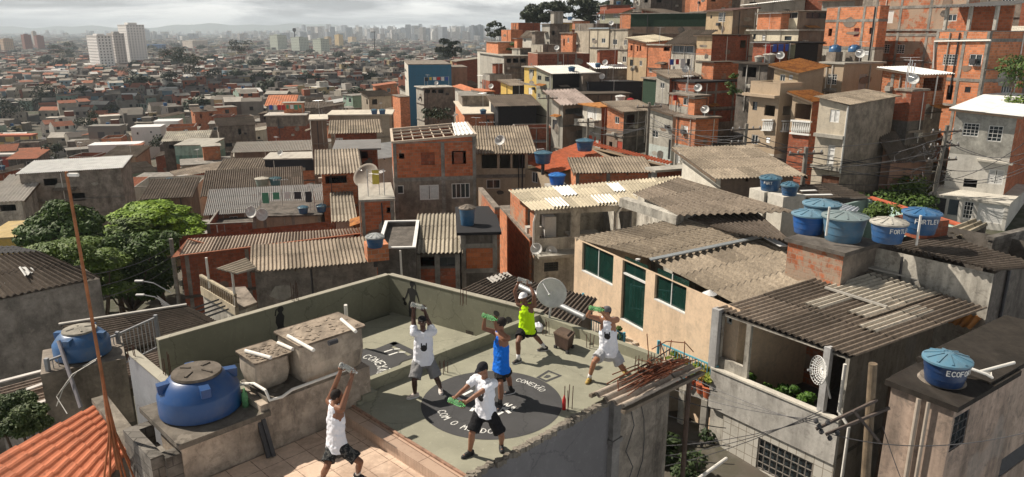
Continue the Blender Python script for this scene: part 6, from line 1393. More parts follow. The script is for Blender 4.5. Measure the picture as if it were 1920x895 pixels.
X34 = hs('narrow orange brick house with pale window near the ridge', (1074, 63, 121), 27, 1052, 1085, BRB, ('slab', .2, GP), wins=[('L', 1064, 71, 1067, 80, 'slide'), ('L', 1056, 73, 1059, 86, 'open')])
X35 = hs('beige house with stained front and four windows right of the tall plain beige one', (1178, 56, 108), 27, 1145, 1186, plaster((.5, .45, .36), .75), ('slab', .15, GP), wins=[('L', 1149, 74, 1157, 84, 'slide'), ('L', 1170, 75, 1175, 85, 'slide'), ('L', 1149, 105, 1156, 116, 'slide'), ('L', 1167, 106, 1174, 117, 'slide')])
X36 = hs('long dark green clad hall with flat roof on the ridge', (1345, 25, 108), 62, 1183, 1375, DGN, ('slab', .1, GPL), bands=[(50, BRN)])
X37 = hs('olive gabled house with orange side room on the ridge', (1166, 24, 128), 27, 1125, 1185, OLI, ('sheet', .4, plain((.3, .09, .05), .8), 'L', .3), rise=(0, .6, .6, 0), wins=[('L', 1128, 29, 1134, 38, 'slide'), ('L', 1150, 26, 1158, 32, 'slide')])
X38 = hs('small orange rooftop room right of the olive gabled house', (1183, 26, 118), 40, 1163, 1190, BRB, ('slab', .1, GP))
X39 = hs('long red brown brick wall house with pale coping in front of the ridge houses', (1008, 101, 108), 10, 990, 1106, brick((.27, .085, .05), (.2, .12, .09), .1, .3), ('parapet', .4, GPL), capw=plaster((.55, .5, .42), .3), cols=[('R', 1046), ('R', 1080)])
X40 = hs('beige stained block wall house behind the long red brown one', (1018, 84, 120), 30, 996, 1052, plaster((.5, .46, .38), .7), ('parapet', .4, GP), fm={'R': GP})
X41 = hs('bright orange brick stepped house on the skyline at left of the ridge', (958, 56, 150), 27, 940, 980, BRB, ('parapet', .4, GP), wins=[('L', 942, 84, 946, 88, 'open'), ('L', 953, 78, 957, 82, 'open')])
X42 = hs('red brick house on the skyline behind the orange stepped one', (972, 43, 158), 30, 958, 1013, BRC, ('parapet', .5, GP), fm={'R': brick((.33, .1, .05), (.2, .13, .1), .1, .2)})
X43 = hs('small white gabled house below the skyline brick houses', (998, 68, 142), 27, 979, 1006, WHT, ('sheet', .3, FB, 'L', .3), rise=(0, .7, .7, 0), wins=[('L', 982, 73, 986, 79, 'slide')])
X44 = hs('grey stained house with narrow white stair shaft near the ridge', (1031, 46, 140), 27, 1016, 1068, GPL, ('slab', .3, GP), fm={'R': GP}, wins=[('R', 1035, 58, 1040, 66, 'open'), ('R', 1050, 58, 1056, 66, 'alu')])
X45 = hs('grey dark brick house stepping down below the white gabled house', (975, 92, 132), 26, 960, 1000, GPL, ('slab', .2, BRN), fm={'R': GPD})
X46 = hs('low brick house at the far left foot of the ridge', (930, 97, 150), 20, 895, 940, plaster((.4, .18, .12), .4), ('slab', .2, GP), fm={'L': WHT})
X47 = hs('grey house with long open upper floor at the foot of the ridge', (945, 106, 128), 14, 900, 1000, GPL, ('slab', .3, GPL), fm={'R': GP}, wins=[('R', 950, 110, 958, 118, 'open'), ('R', 962, 110, 972, 118, 'open'), ('R', 976, 110, 986, 118, 'open')])
X48 = hs('tan plastered house with white grille window at the top of the slope', (1375, 20, 90), 27, 1325, 1420, TAN, ('sheet', .3, zinc((.25, .16, .14), .3), 'L', .3), rise=(0, .3, .3, 0), fm={'R': BRN}, wins=[('L', 1347, 24, 1360, 41, 'grid'), ('L', 1332, 29, 1335, 35, 'pane', DKM)])
X49 = hs('tan and orange banded house with dark red side left of the cream balcony house', (1336, 67, 83), 27, 1307, 1408, TAN, ('sheet', .3, FBD, 'L', .3), bands=[(92, BRC), (104, plaster((.58, .53, .42), .5))], fm={'R': BRD}, wins=[('R', 1388, 76, 1399, 90, 'open')])
X50 = hs('cream balcony house with long glazed upper storey and curved dirty parapet', (1497, 22, 82), 25, 1428, 1556, plaster((.64, .58, .44), .6), ('sheet', .3, GP, 'L', .3), fm={'R': BRN}, wins=[('L', 1434, 22, 1453, 35, 'alu', ALU), ('L', 1461, 22, 1496, 35, 'alu', ALU), ('R', 1512, 19, 1550, 35, 'alu', DKM)], beams=[])
X51 = hs('cream white lower house below the long glazed upper storey', (1498, 58, 79), 25, 1406, 1540, plaster((.66, .6, .46), .4), ('slab', .3, WHS), fm={'R': BRN}, wins=[('L', 1412, 64, 1417, 74, 'pane', DKM), ('L', 1429, 66, 1435, 77, 'louvre'), ('L', 1471, 68, 1484, 76, 'pane', DKM)], beams=[])
X52 = hs('pale green sheet metal shed under dark roof behind the round tanks', (1492, 82, 71), 24, 1424, 1535, plain((.46, .48, .3), .7), ('sheet', .5, BLK, 'L', .4), cols=[('L', 1460)], fm={'R': BLK}, bands=[(110, ORG)])
X53 = hs('low flat dark roofed block with twin white tanks left of the beige rooftop room', (1440, 122, 68), 30, 1385, 1500, GPD, ('slab', .4, FBD), wins=[('L', 1392, 126, 1418, 145, 'open')])
# left and centre, middle distance
Y1 = hs('long low red brick house with pale flat roof behind the half rendered house', (871, 215, 98), 8, 854, 990, BRC, ('slab', .3, plaster((.62, .56, .46), .2)), fm={'L': BRB}, wins=[('R', 913, 224, 918, 229, 'pane', DKM), ('R', 925, 223, 936, 234, 'grid', DKM), ('R', 948, 223, 959, 246, 'slide', plaster((.6, .5, .35), .2))])  # brighter brick tone on the left end stands for direct sun
Y2 = hs('dark red brick parapet wall house right of the long low red house', (967, 241, 90), 5, (4,), 1037, BRD, ('parapet', .8, GPD), cols=[('R', 'ends')])
Y3 = hs('tall bright blue walled building with narrow white end', (765, 122, 158), 10, 758, 846, BLU, ('slab', .1, GP), fm={'L': WHT}, wins=[('L', 759, 130, 762, 136, 'slide'), ('L', 759, 145, 762, 151, 'slide')])
Y4 = hs('grey house with open windowed loft in front of the blue building', (794, 166, 128), 24, 780, 850, GPL, ('slab', .3, WHS), fm={'R': GP}, wins=[('R', 797, 168, 806, 175, 'open'), ('R', 810, 168, 818, 175, 'open'), ('R', 822, 168, 832, 175, 'open'), ('L', 783, 184, 787, 190, 'slide')])
Y5 = hs('brown grey block at right of the blue building', (846, 127, 165), 10, 838, 876, PNK, ('slab', .1, GP))
Y6 = hs('white house with orange tiled roof in the middle distance', (882, 173, 116), 30, 853, 892, WHT, ('tile', .3, CLL, 'R', .4), rise=(0, .2, .8, .5))
Y7 = hs('white house with six windows and dark side wall', (909, 173, 110), 25, 883, 926, plaster((.66, .64, .58), .3), ('slab', .2, CLL), fm={'R': GPD}, wins=[('L', 884, 177, 887, 184, 'slide'), ('L', 889, 177, 894, 184, 'slide'), ('L', 900, 178, 905, 188, 'slide'), ('L', 884, 199, 887, 206, 'slide'), ('L', 889, 199, 894, 206, 'slide')])
Y8 = hs('dark red brick house with stained pale parapet in the middle distance', (918, 141, 120), 20, 904, 960, GPL, ('parapet', .3, GP), bands=[(152, BRD)])
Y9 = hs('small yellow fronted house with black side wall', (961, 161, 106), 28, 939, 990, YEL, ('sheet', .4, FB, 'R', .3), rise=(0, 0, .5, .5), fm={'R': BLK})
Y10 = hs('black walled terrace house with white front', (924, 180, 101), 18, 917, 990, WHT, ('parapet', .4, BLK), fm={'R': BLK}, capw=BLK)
Y11 = hs('low black shed with dark sheet roof beside the olive fronted house', (934, 199, 96), 14, 920, 1006, BLK, ('sheet', .5, FBD, 'R', .3), rise=(0, 0, .8, .8))
Y12 = hs('bright orange brick house left of the blue building foot', (750, 183, 124), 24, 736, 768, BRB, ('slab', .1, GP))
Y13 = hs('long beige flat walled hall with pale roof left of the half rendered house', (618, 217, 92), 6, 606, 730, plaster((.4, .35, .28), .4), ('slab', .4, plaster((.6, .55, .46), .3)))
Y14 = hs('tall pale narrow house at the left end of the long beige hall', (582, 226, 86), 14, 570, 612, PNK, ('slab', .2, plaster((.62, .57, .48), .3)), fm={'L': WHT, 'R': BRN})
Y15 = hs('dark red house with weathered sheet roof and orange side left of the half rendered house', (628, 250, 72), 12, 598, 706, BRD, ('sheet', .6, FBM, 'R', .25), rise=(0, 0, .5, .5), fm={'L': BRB}, wins=[('R', 629, 259, 643, 268, 'shutter'), ('R', 660, 262, 668, 276, 'open')])  # side brick coloured bright as if sunlit, front brick dark as if shaded
Y16 = hs('open sided red room with pink wall below the dark red house', (632, 282, 64), 10, 612, 706, BRD, ('slab', .4, ZG), wins=[('R', 640, 285, 690, 298, 'open')])
Y17 = hs('small house with pale sheet roof and dark open front near the big grey dish', (603, 325, 58), 14, 594, 668, BRC, ('sheet', .5, FBL if False else fibro((.36, .31, .25), .4), 'R', .25), rise=(0, 0, .9, .9), wins=[('R', 610, 330, 650, 344, 'open')])
Y18 = hs('wide brown house with large grey sheet roof and balcony stripes above the bright tree', (387, 366, 68), 16, 355, 560, BRC, ('sheet', .5, FBD, 'R', .2), rise=(0, 0, 1.2, 1.2), fm={'L': BRN}, beams=[378, 396])
Y19 = hs('pinkish house under long smooth grey metal roof', (392, 402, 60), 16, 386, 548, PNK, ('sheet', .4, ZG, 'R', .16), rise=(0, 0, .9, .9), wins=[('R', 430, 406, 446, 416, 'slide'), ('R', 500, 398, 514, 408, 'alu', DKM)])
Y20 = hs('low red house with second smooth grey metal roof and white sheets', (552, 378, 62), 12, 545, 650, BRD, ('sheet', .3, ZG, 'R', .16), rise=(0, 0, .3, .3))
Y21 = hs('dark red brick parapet house beside the bright tree', (388, 421, 56), 12, 380, 478, BRD, ('parapet', .6, GPD), cols=[('R', 'ends')], beams=[440])
Y22 = hs('low house with tan columned wall carrying three blue tanks', (474, 408, 56.5), 7, 466, 600, plaster((.36, .29, .22), .5), ('slab', .2, GPD), cols=[('R', 498), ('R', 551), ('R', 'ends')])
Y23 = hs('small sheet roofed room right of the three blue tanks', (630, 416, 50), 14, 622, 662, GPL, ('sheet', .3, FBL if False else fibro((.34, .3, .24), .4), 'R', .25), rise=(0, 0, .8, .8))
Y24 = hs('grey concrete house with bright white sheet roof and two dark openings at left', (36, 327, 70), 18, (6,), 226, concrete((.3, .265, .23), .6), ('sheet', .25, ZNW, 'R', .18), rise=(0, .1, .35, .25), wins=[('R', 82, 335, 108, 348, 'open'), ('R', 131, 362, 160, 377, 'open')])
Y25 = hs('pale roofed low house at the left edge beside the grey concrete house', (-20, 378, 66), 14, (6,), 40, WHS, ('sheet', .4, zinc((.5, .47, .43), .05), 'R', .3), rise=(0, 0, 1.2, 1.2), wins=[('R', 0, 384, 30, 396, 'open')])
Y26 = hs('ochre roofed yard house at the left edge below the pale roofed one', (-30, 450, 52), 14, (5,), 40, YEL, ('slab', .2, plaster((.5, .38, .18), .5)))
Y27 = hs('pale green and white painted house at left of centre', (390, 273, 118), 8, (5,), 398, TEA, ('slab', .1, GP)) if False else hs('large pale green wall house left of centre with flaking teal paint', (327, 274, 122), 6, (8,), 396, plaster((.36, .5, .43), .5), ('slab', .1, GPL), bands=[(292, TEA), (308, BRC)])
Y28 = hs('long white stepped wall building, lower step, in the left valley', (165, 274, 170), 12, (5,), 260, plaster((.75, .74, .72), .1), ('slab', .1, plain((.7, .7, .7))))
Y29 = hs('white stepped wall building, upper step, in the left valley', (245, 240, 195), 12, (6,), 300, plaster((.75, .74, .72), .1), ('slab', .1, plain((.7, .7, .7))), wins=[('R', 256, 248, 260, 253, 'pane'), ('R', 281, 246, 285, 250, 'pane')])
Y30 = hs('white stepped wall building, topmost step, in the left valley', (288, 229, 205), 12, (6,), 334, plaster((.75, .74, .72), .1), ('slab', .1, plain((.7, .7, .7))))
Y31 = hs('brown house with long open loft and orange band left of the dark blue wall', (412, 322, 90), 10, (5,), 495, ORG, ('sheet', .5, FB, 'R', .3), rise=(0, 0, .6, .6), wins=[('R', 420, 326, 470, 336, 'open')])
Y32 = hs('near black blue wall house behind the brown open loft', (496, 300, 92), 8, (5,), 598, NAV, ('slab', .2, plaster((.5, .47, .42), .4)), bands=[(322, BRC)])
Y33 = hs('grey sheet roofed workshop with long pale roof edge left of centre', (440, 286, 104), 12, (5,), 580, BRN, ('sheet', .4, zinc((.28, .26, .23), .3), 'R', .22), rise=(0, 0, .6, .6))
Y34 = hs('brick and grey house carrying blue tubs left of the pale narrow house', (498, 218, 128), 8, 484, 572, GP, ('slab', .3, plaster((.5, .47, .42), .3)), bands=[(238, BRD)])
Y35 = hs('tiled roof cream house in the left middle distance', (500, 198, 150), 8, 492, 550, GPL, ('tile', .4, CLL, 'R', .5), rise=(0, 0, 1.4, 1.4), wins=[('R', 512, 203, 517, 207, 'slide'), ('R', 535, 203, 540, 207, 'slide')])
# rooftop tanks on these houses
def rt(H_, px, py, w_, label, kind='cone', body=tk, lid=tl, dz=.16):
    z = H_.zt+dz if hasattr(H_, 'zt') else H_; p = gz(px, py, z); zc = p.y*math.cos(PITCH)+(CAMZ-z)*math.sin(PITCH)
    if abs(CAMZ-z) < 1.0 or p.y < 0 or p.y > H_.pts[0].y+14 or p.y < H_.pts[0].y-1: p = gy(px, py, H_.pts[0].y+2.2); p.z = z; zc = p.y
    r = w_*zc/FPX/2.1; r = min(max(r, .4), .95); return water_tank((p.x, p.y, z), r, r*1.15, label, kind, body, lid)
rt(X4, 1563, 118, 22, 'left small round blue tank above the beige upper storey', 'round', tankblue((.02, .1, .24), .3), tankblue((.03, .1, .22), .3), .9)
rt(X4, 1599, 118, 22, 'right small round blue tank above the beige upper storey', 'round', tankblue((.02, .1, .24), .3), tankblue((.03, .1, .22), .3), .9)
for x, lab in ((1563, 'left concrete pier under a small round tank'), (1599, 'right concrete pier under a small round tank')):
    q = gy(x, 118, X4.pts[0].y+2.2); m = MB(); m.box((q.x, q.y, X4.zt+.14), .9, .9, .76, R(30)); tagged(m, 'masonry_pier', lab, 'block base', GP)
rt(X22, 1169, 166, 14, 'left blue tank of two behind the red drum', body=tk); rt(X22, 1181, 166, 13, 'right blue tank of two behind the red drum')
rt(X20, 1163, 192, 20, 'white round tank on the roof beside the red drum', body=WHITE, lid=WHITE); rt(X20, 1182, 194, 13, 'red drum tank on the street house roof', body=plain((.4, .02, .03), .5), lid=plain((.4, .02, .03), .5))
rt(X24, 1121, 127, 12, 'dark blue tank at the left end of the stained concrete house roof'); rt(X25, 1072, 126, 14, 'low blue tank on the pale roof of the olive fronted house')
rt(Y1, 906, 214, 13, 'dark blue tank on a post above the long low red house'); rt(Y22, 569, 400, 20, 'leftmost of three blue tanks behind the two small dishes'); rt(Y22, 603, 397, 20, 'middle of three blue tanks behind the two small dishes'); rt(Y22, 632, 395, 20, 'rightmost of three blue tanks behind the two small dishes')
rt(Y18, 492, 349, 26, 'pale green grey open tub on the wide brown house', body=plain((.28, .34, .3), .6), lid=plain((.5, .47, .4), .7), dz=.8); rt(Y18, 517, 347, 23, 'teal open tub on the wide brown house', body=plain((.08, .2, .23), .6), lid=plain((.04, .1, .12), .7), dz=.8)
rt(Y13, 702, 214, 13, 'left dark blue tank on the long beige hall'); rt(Y13, 717, 214, 13, 'right dark blue tank on the long beige hall'); rt(X53, 1422, 121, 13, 'left of the twin whitish tanks on the flat dark roof', body=GPL, lid=WHS); rt(X53, 1441, 122, 24, 'right larger of the twin whitish tanks on the flat dark roof', body=GPL, lid=WHS)
water_tank(tuple(gz(1097, 284, -.9)+Vector((0, .3, 0))), .62, .7, 'blue tank near the ridge of the orange clay tile roof', 'cone', tk, tl); water_tank(tuple(gz(1018, 306, -1.5)), .6, .7, 'blue tank on a short post on the left slope of the clay tile roof', 'cone', tk, tl)
m = MB(); p = gz(1018, 306, -1.5); m.tube([p-Vector((0, 0, .8)), p], .12, 8); tagged(m, 'tank_post', 'short dark post under the tank on the left tile slope', 'post', DKM)
tank_on(1045, 348, -2.0, 33, 'bright blue faceted water tank beside the brick annex', body=tankblue((.012, .1, .42), .1), lid=tankblue((.03, .17, .5), .1)); m = MB(); p = gz(1045, 350, -2.0); m.box((p.x, p.y+.5, -6), 1.3, 1.2, 4.0, R(10)); tagged(m, 'masonry_pier', 'plastered pier under the bright blue faceted tank', 'block base', GPL)
dish('very large dark grey dish left of the half rendered house', gz(690, 333, -3.2), 1.0, (-.35, -.8, .75), plain((.3, .27, .23), .8), mast=gz(690, 345, -5.2))
dish('left small pale dish above the dark red parapet house', gz(473, 398, -5.6)+Vector((0, 0, 0)), .45, (-.3, -1, .3), mast=gz(473, 408, -6.4)); dish('right small pale dish above the dark red parapet house', gz(493, 403, -5.7), .45, (-.1, -1, .3), mast=gz(493, 412, -6.4))

# clutter on the roofs: aerials, dishes, washing lines
def aerial(p, rg):
    t = thing('tv_aerial', 'thin metal television aerial on a rooftop of the slope or valley', 'aerial', p, 'rooftop television aerials'); h = rg.uniform(1.4, 2.6); a = rg.random()*3; d = Vector((math.cos(a), math.sin(a), 0)); s_ = Vector((-d.y, d.x, 0)); T = Vector(p)+Vector((0, 0, h)); m = MB(); m.tube([p, T], .025, 5); m.build('mast', ALU, t)
    m = MB(); m.tube([T-d*.6, T+d*.6], .014, 4)
    for k in range(6): q = T+d*(-.55+.22*k); m.tube([q-s_*(.35-.03*k), q+s_*(.35-.03*k)], .01, 4)
    m.build('elements', ALU, t)
def washing(H_, rg):
    z = H_.zt+.14; A = H_.pts[0]+H_.dR*.5+H_.dL*.9; B = H_.pts[0]+H_.dR*(H_.wR-.5)+H_.dL*.9; t = thing('washing_line', 'washing line with coloured clothes on a rooftop', 'washing line', (A.x, A.y, z), 'rooftop washing lines'); Z = Vector((0, 0, z))
    m = MB(); m.tube([A+Z, A+Z+Vector((0, 0, 1.7))], .03, 5); m.tube([B+Z, B+Z+Vector((0, 0, 1.7))], .03, 5); m.tube([A+Z+Vector((0, 0, 1.65)), B+Z+Vector((0, 0, 1.65))], .012, 4); m.build('line', ALU, t)
    n = int((B-A).length/.7)
    for k in range(n):
        q = A.lerp(B, (k+.5)/n)+Z; w = rg.uniform(.2, .32); h = rg.uniform(.5, .9); e = (B-A).normalized(); m = MB(); m.hexa([q-e*w+Vector((0, -.01, 1.64-h)), q+e*w+Vector((0, -.01, 1.64-h)), q+e*w+Vector((0, .02, 1.64-h)), q-e*w+Vector((0, .02, 1.64-h))], [q-e*w+Vector((0, -.01, 1.64)), q+e*w+Vector((0, -.01, 1.64)), q+e*w+Vector((0, .02, 1.64)), q-e*w+Vector((0, .02, 1.64))])
        m.build('garment', cloth(rg.choice([(.5, .05, .05), (.05, .1, .4), (.7, .7, .7), (.1, .3, .2), (.6, .5, .1), (.05, .05, .06)])), t)
rgc = random.Random(9)
for H_ in (X4, X12, X15, X16, X17, X18, X22, X23, X24, X27, X31, X32, X35, X39, X44, X51, X53, Y1, Y4, Y7, Y8, Y10, Y13, Y14, Y22, Y32, Y34, H4, H5):
    for _ in range(rgc.choice([1, 1, 2])): q = H_.pts[0]+H_.dR*H_.wR*rgc.uniform(.1, .9)+H_.dL*H_.wL*rgc.uniform(.2, .8); aerial(Vector((q.x, q.y, H_.zt+.1)), rgc)
    if rgc.random() < .45: q = H_.pts[0]+H_.dR*H_.wR*rgc.uniform(.1, .9)+H_.dL*.4; z = H_.zt+.75; dish('small grey dish on a rooftop of the slope or valley', (q.x, q.y, z), .38, (-.3, -1, .5), mast=(q.x, q.y, H_.zt+.1), group='small rooftop dishes')
for H_ in (X18, X53, X12, X27, Y4, Y34, Y22, H4): washing(H_, rgc)

def decorate(H_, rg, room=True):            # ledges, pipes, vents, patches of render, rooms added on the roof
    hgt = H_.zt-H_.zb
    for k in 'LR':
        P, Q = H_.F[k][:2]; e = (Q-P).normalized(); n = Vector((e.y, -e.x, 0)); Lf = (Q-P).length
        if Lf < 1.5: continue
        def F_(u, z, o): q = P+e*u+n*o; return Vector((q.x, q.y, z))
        for s in range(1, 4):
            z = H_.zt-2.75*s
            if z < H_.zb+1 or rg.random() > .55: continue
            m = MB(); m.beam(F_(.02, z, .05), F_(Lf-.02, z, .05), .14, .16 if rg.random() < .5 else .1); m.build('floor_ledge', rg.choice([SLABM, GP, GPD]), H_.root)
        for _ in range(rg.choice([0, 1, 1, 2])):
            u = rg.uniform(.1, .95)*Lf; z0 = H_.zt-rg.uniform(3, 7); m = MB(); m.tube([F_(u, H_.zt-.1, .07), F_(u+rg.uniform(-.1, .1), z0, .07)], rg.uniform(.03, .055), 6); m.build('drainpipe', rg.choice([PVC, GPL, DKM]), H_.root)
        for _ in range(rg.choice([1, 2, 3])):
            u = rg.uniform(.08, .75)*Lf; z = H_.zt-rg.uniform(.8, 5); w = rg.uniform(.5, 1.8); h = rg.uniform(.3, 1.3); c = [F_(u+w/2+w/2*math.cos(a)*rg.uniform(.7, 1.1), z+h/2*math.sin(a)*rg.uniform(.7, 1.1), .012) for a in [j*6.2832/9 for j in range(9)]]
            if u+w > Lf-.1: continue
            m = MB(); m.poly(c); m.build('render_patch', rg.choice([GP, GPL, GPD, BRN]), H_.root, solid=.02)
        if rg.random() < .5: u = rg.uniform(.15, .85)*Lf; z = H_.zt-rg.uniform(1, 3.5); q = F_(u, z, .16); m = MB(); m.box((q.x, q.y, z), .45, .32, .34, math.atan2(e.y, e.x)); m.build('meter_box', rg.choice([GPL, DKM, WHS]), H_.root)
        if rg.random() < .35:
            u = rg.uniform(.1, .6)*Lf; z = H_.zt-rg.uniform(1.2, 2.2); w = min(Lf-u-.1, rg.uniform(1, 2.2)); m = MB(); sheet(m, F_(u, z-.22, .75), F_(u+w, z-.22, .75), F_(u+w, z, .02), F_(u, z, .02), .2, .03); m.build('awning', rg.choice([FB, ZG, RU]), H_.root)
    if room and H_.wR > 2.6 and H_.wL > 2.6 and rg.random() < .75:
        w, l, h = H_.wR*rg.uniform(.3, .6), H_.wL*rg.uniform(.3, .55), rg.uniform(1.5, 2.4); c = H_.pts[0]+H_.dR*(w/2+(H_.wR-w)*rg.random())+H_.dL*(H_.wL-l/2-.05); a = math.atan2(H_.dR.y, H_.dR.x)
        m = MB(); m.box((c.x, c.y, H_.zt+.1), w, l, h, a); m.build('rooftop_room', rg.choice([BRC, BRD, GP, GPL, BRB]), H_.root); m = MB(); m.box((c.x, c.y, H_.zt+.1+h), w+.5, l+.5, .08, a); m.build('room_roof', rg.choice([FB, GPL, ZG, SLABM]), H_.root)
rgd = random.Random(31)
slabs = [X12, X15, X16, X17, X20, X22, X24, X27, X31, X33, X35, X40, X44, X45, X47, X51, X53, Y1, Y4, Y8, Y13, Y14, Y22, Y32, Y34]
for H_ in slabs: decorate(H_, rgd)
for H_ in (X4, X8, X9, X10, X11, X13, X14, X18, X19, X21, X25, X26, X29, X30, X32, X36, X39, X41, X42, X48, X49, X50, X52, Y2, Y7, Y9, Y10, Y15, Y16, Y17, Y18, Y19, Y20, Y21, Y24, Y31, Y33, H4, H5, H16, H17, H18, H20, H10): decorate(H_, rgd, False)
# ================================================================ filling houses, city, trees, wires
BOX = []
for o in list(COL.objects):                 # photo-space boxes of the hand placed houses, with their distance
    if o.type == 'EMPTY' and o.get('category') in ('house', 'building'):
        pts = [v.co for c in o.children if c.type == 'MESH' for v in c.data.vertices]
        if not pts: continue
        pp = [proj(p) for p in pts if p.y > 3]; 
        if pp: xs = [p[0] for p in pp]; zt = max(p.z for p in pts); dz = 16 if 'blue walled' in o['label'] else 5.5; ys = [proj(p)[1] for p in pts if p.y > 3 and p.z > zt-dz]; BOX.append((min(xs), min(ys), max(xs), max(ys), min(p.y for p in pts)))
def inpoly(x, y, poly, mg):
    n = len(poly); ins = False
    for i in range(n):
        x1, y1 = poly[i]; x2, y2 = poly[(i+1) % n]
        if (y1 > y) != (y2 > y) and x < (x2-x1)*(y-y1)/(y2-y1)+x1: ins = not ins
        dx, dy = x2-x1, y2-y1; t = max(0, min(1, ((x-x1)*dx+(y-y1)*dy)/(dx*dx+dy*dy+1e-9)))
        if math.hypot(x-x1-dx*t, y-y1-dy*t) < mg: return True
    return ins
WALLS = [('red brick', BRC, 8), ('dark brick', BRD, 6), ('grey concrete', GP, 5), ('dark grey', GPD, 3), ('pale plaster', GPL, 5), ('white', WHT, 2), ('beige', plaster((.42, .36, .28), .5), 3), ('brown', BRN, 3), ('cream', plaster((.55, .47, .33), .5), 1), ('green', plaster((.3, .42, .34), .5), 1), ('ochre', YEL, .4), ('pink', PNK, 1)]
ROOFS = [('grey sheet roof', 'sheet', FB, 5), ('dark sheet roof', 'sheet', FBD, 3), ('pale sheet roof', 'sheet', fibro((.5, .47, .4), .2), 3), ('flat concrete roof', 'slab', SLABM, 4), ('open roof terrace', 'parapet', GP, 4), ('bright metal roof', 'sheet', ZNW, 1), ('orange tiled roof', 'tile', clay((.36, .13, .07), .6), .8)]
def pick(rg, L): return rg.choices(L, [q[-1] for q in L])[0]
def zone(px, py):
    z = 'below the white towers' if px < 330 and py < 210 else 'left valley' if px < 330 else 'behind the bright tree' if px < 420 and py > 230 else 'valley left of blue building' if px < 757 else 'just below the ridge' if px < 980 else 'middle of the slope' if px < 1400 else 'upper right slope'
    return ('far ' if py < 120 else 'midway ' if py < 200 else 'near ')+z
def gbuild(x, y, rg, far):
    yaw = rg.choice([8, 15, 30, 38, 12])+rg.uniform(-6, 6); a = R(yaw); w = rg.uniform(4.2, 7.5); l = rg.uniform(4, 7); st = rg.choice([1, 2, 2, 2, 3, 3]); h = 2.75*st+rg.uniform(0, .8)
    zs = [terr(x, y), terr(x+w*math.cos(a), y+w*math.sin(a)), terr(x-l*math.sin(a), y+l*math.cos(a))]; zt = max(zs)*.5+sum(zs)/6+h; zb = min(zs)-2.5
    px, py = proj((x, y, zt)); px1 = proj((x+w*math.cos(a), y+w*math.sin(a), zt))[0]; px0 = proj((x-l*math.sin(a), y+l*math.cos(a), zt))[0]; pyb = proj((x, y, zt-4))[1]
    for b in BOX:
        if b[4] > y-1 and px1 > b[0]+2 and px0 < b[2]-2 and py < b[3]-1 and pyb > b[1]: return None
    cx, cy = x+(w*math.cos(a)-l*math.sin(a))/2, y+(w*math.sin(a)+l*math.cos(a))/2
    for f, mg in FOOT:
        if abs(f[0][0]-cx) < 26 and abs(f[0][1]-cy) < 26 and inpoly(cx, cy, f, math.hypot(w, l)*.42): return None
    if px1 < -20 or px0 > 1940: return None
    wn, wm, _ = pick(rg, WALLS); rn, rk, rm, _ = pick(rg, ROOFS)
    if px < 260 and rg.random() < .22: rn, rk, rm, _ = ROOFS[-1]
    rise = (0, 0, 0, 0) if rk in ('slab', 'parapet') else (0, 0, .8, .8) if rg.random() < .6 else (0, .7, .7, 0)
    # windows on the two faces towards the camera, in metres
    C = Vector((x, y, 0)); wl = []
    dR = Vector((math.cos(a), math.sin(a), 0)); dL = Vector((-math.sin(a), math.cos(a), 0))
    for k, L_, d in (('R', w, dR), ('L', l, dL)):
        for s in range(st):
            z0 = zt-2.75*(s+1)+.95
            for c in range(int(L_/2.6)):
                if rg.random() < .55:
                    u = 1.0+c*2.6+rg.uniform(-.3, .3); ww = rg.choice([.7, 1.1, 1.3]); 
                    if u+ww > L_-.3: continue
                    p0 = C+d*u; p1 = C+d*(u+ww); A = proj((p0.x, p0.y, z0+rg.choice([0, .5]))); B = proj((p1.x, p1.y, z0+1.15)); wl.append((k, A[0], B[1], B[0], A[1], rg.choice(['open', 'open', 'pane', 'slide', 'shutter']) if not far else rg.choice(['open', 'open', 'pane']), rg.choice([None, None, DKM])))
    sz = {1: 'low', 2: 'two storey', 3: 'tall'}[st]; bd = ()
    lab = f'{sz} {wn} house, {rn}, {zone(px, py)}'
    H = house(lab, (px, py, y), yaw, (l,), (w,), wall=wm, wins=wl, roof=(rk, .35 if rk != 'parapet' else .8, rm, rg.choice('RL'), .35 if far else .28) if rk in ('sheet', 'tile') else (rk, .25 if rk == 'slab' else rg.uniform(.4, 1.0), rm), rise=rise, zb=zb, cols=[('R', 'ends')] if 'brick' in wn and not far and rg.random() < .6 else [], group='houses of the valley and slope' )
    if y < 150 and rg.random() < .6: q = C+dR*w*rg.uniform(.2, .8)+dL*l*rg.uniform(.2, .8); aerial(Vector((q.x, q.y, zt+.1)), rg)
    if y < 165: decorate(H, rg, rk == 'slab')
    if not far and rg.random() < .35 or rg.random() < .12:
        r = rg.uniform(.45, .65); q = C+dR*w*rg.uniform(.3, .7)+dL*l*rg.uniform(.2, .5); GT.append(((q.x, q.y, zt+(.14 if rk != 'parapet' else -.3)+(rise[2]*.6 if rk in ('sheet', 'tile') else 0)), r))
    return H
GT = []; rg = random.Random(21); cand = []
for i in range(4000):
    y = 52*(300/52)**(rg.random()**.8); s = rg.uniform(-.74, .76); cand.append((s*(y*1.02+1.5), y))
cand.sort(key=lambda q: q[1]); placed = []; nG = 0
for x, y in cand:
    if nG >= 196: break
    s = x/(y*1.02+1.5); px = 960+s*FPX
    if y < 62 and px > 300 and px < 1900: continue
    if px > 980 and y > 190: continue
    if 78 < px < 128 and y < 330 : continue        # the street in the left valley
    if 20 < px < 400 and y < 66: continue
    sp = 7.2+y*.012
    if any(abs(x-a) < sp and abs(y-b) < sp*.95 for a, b in placed[-260:]): continue
    H = gbuild(x, y, rg, y > 120)
    if H: placed.append((x, y)); nG += 1
YMAX = placed[-1][1]; print('filled', nG, 'to', YMAX)
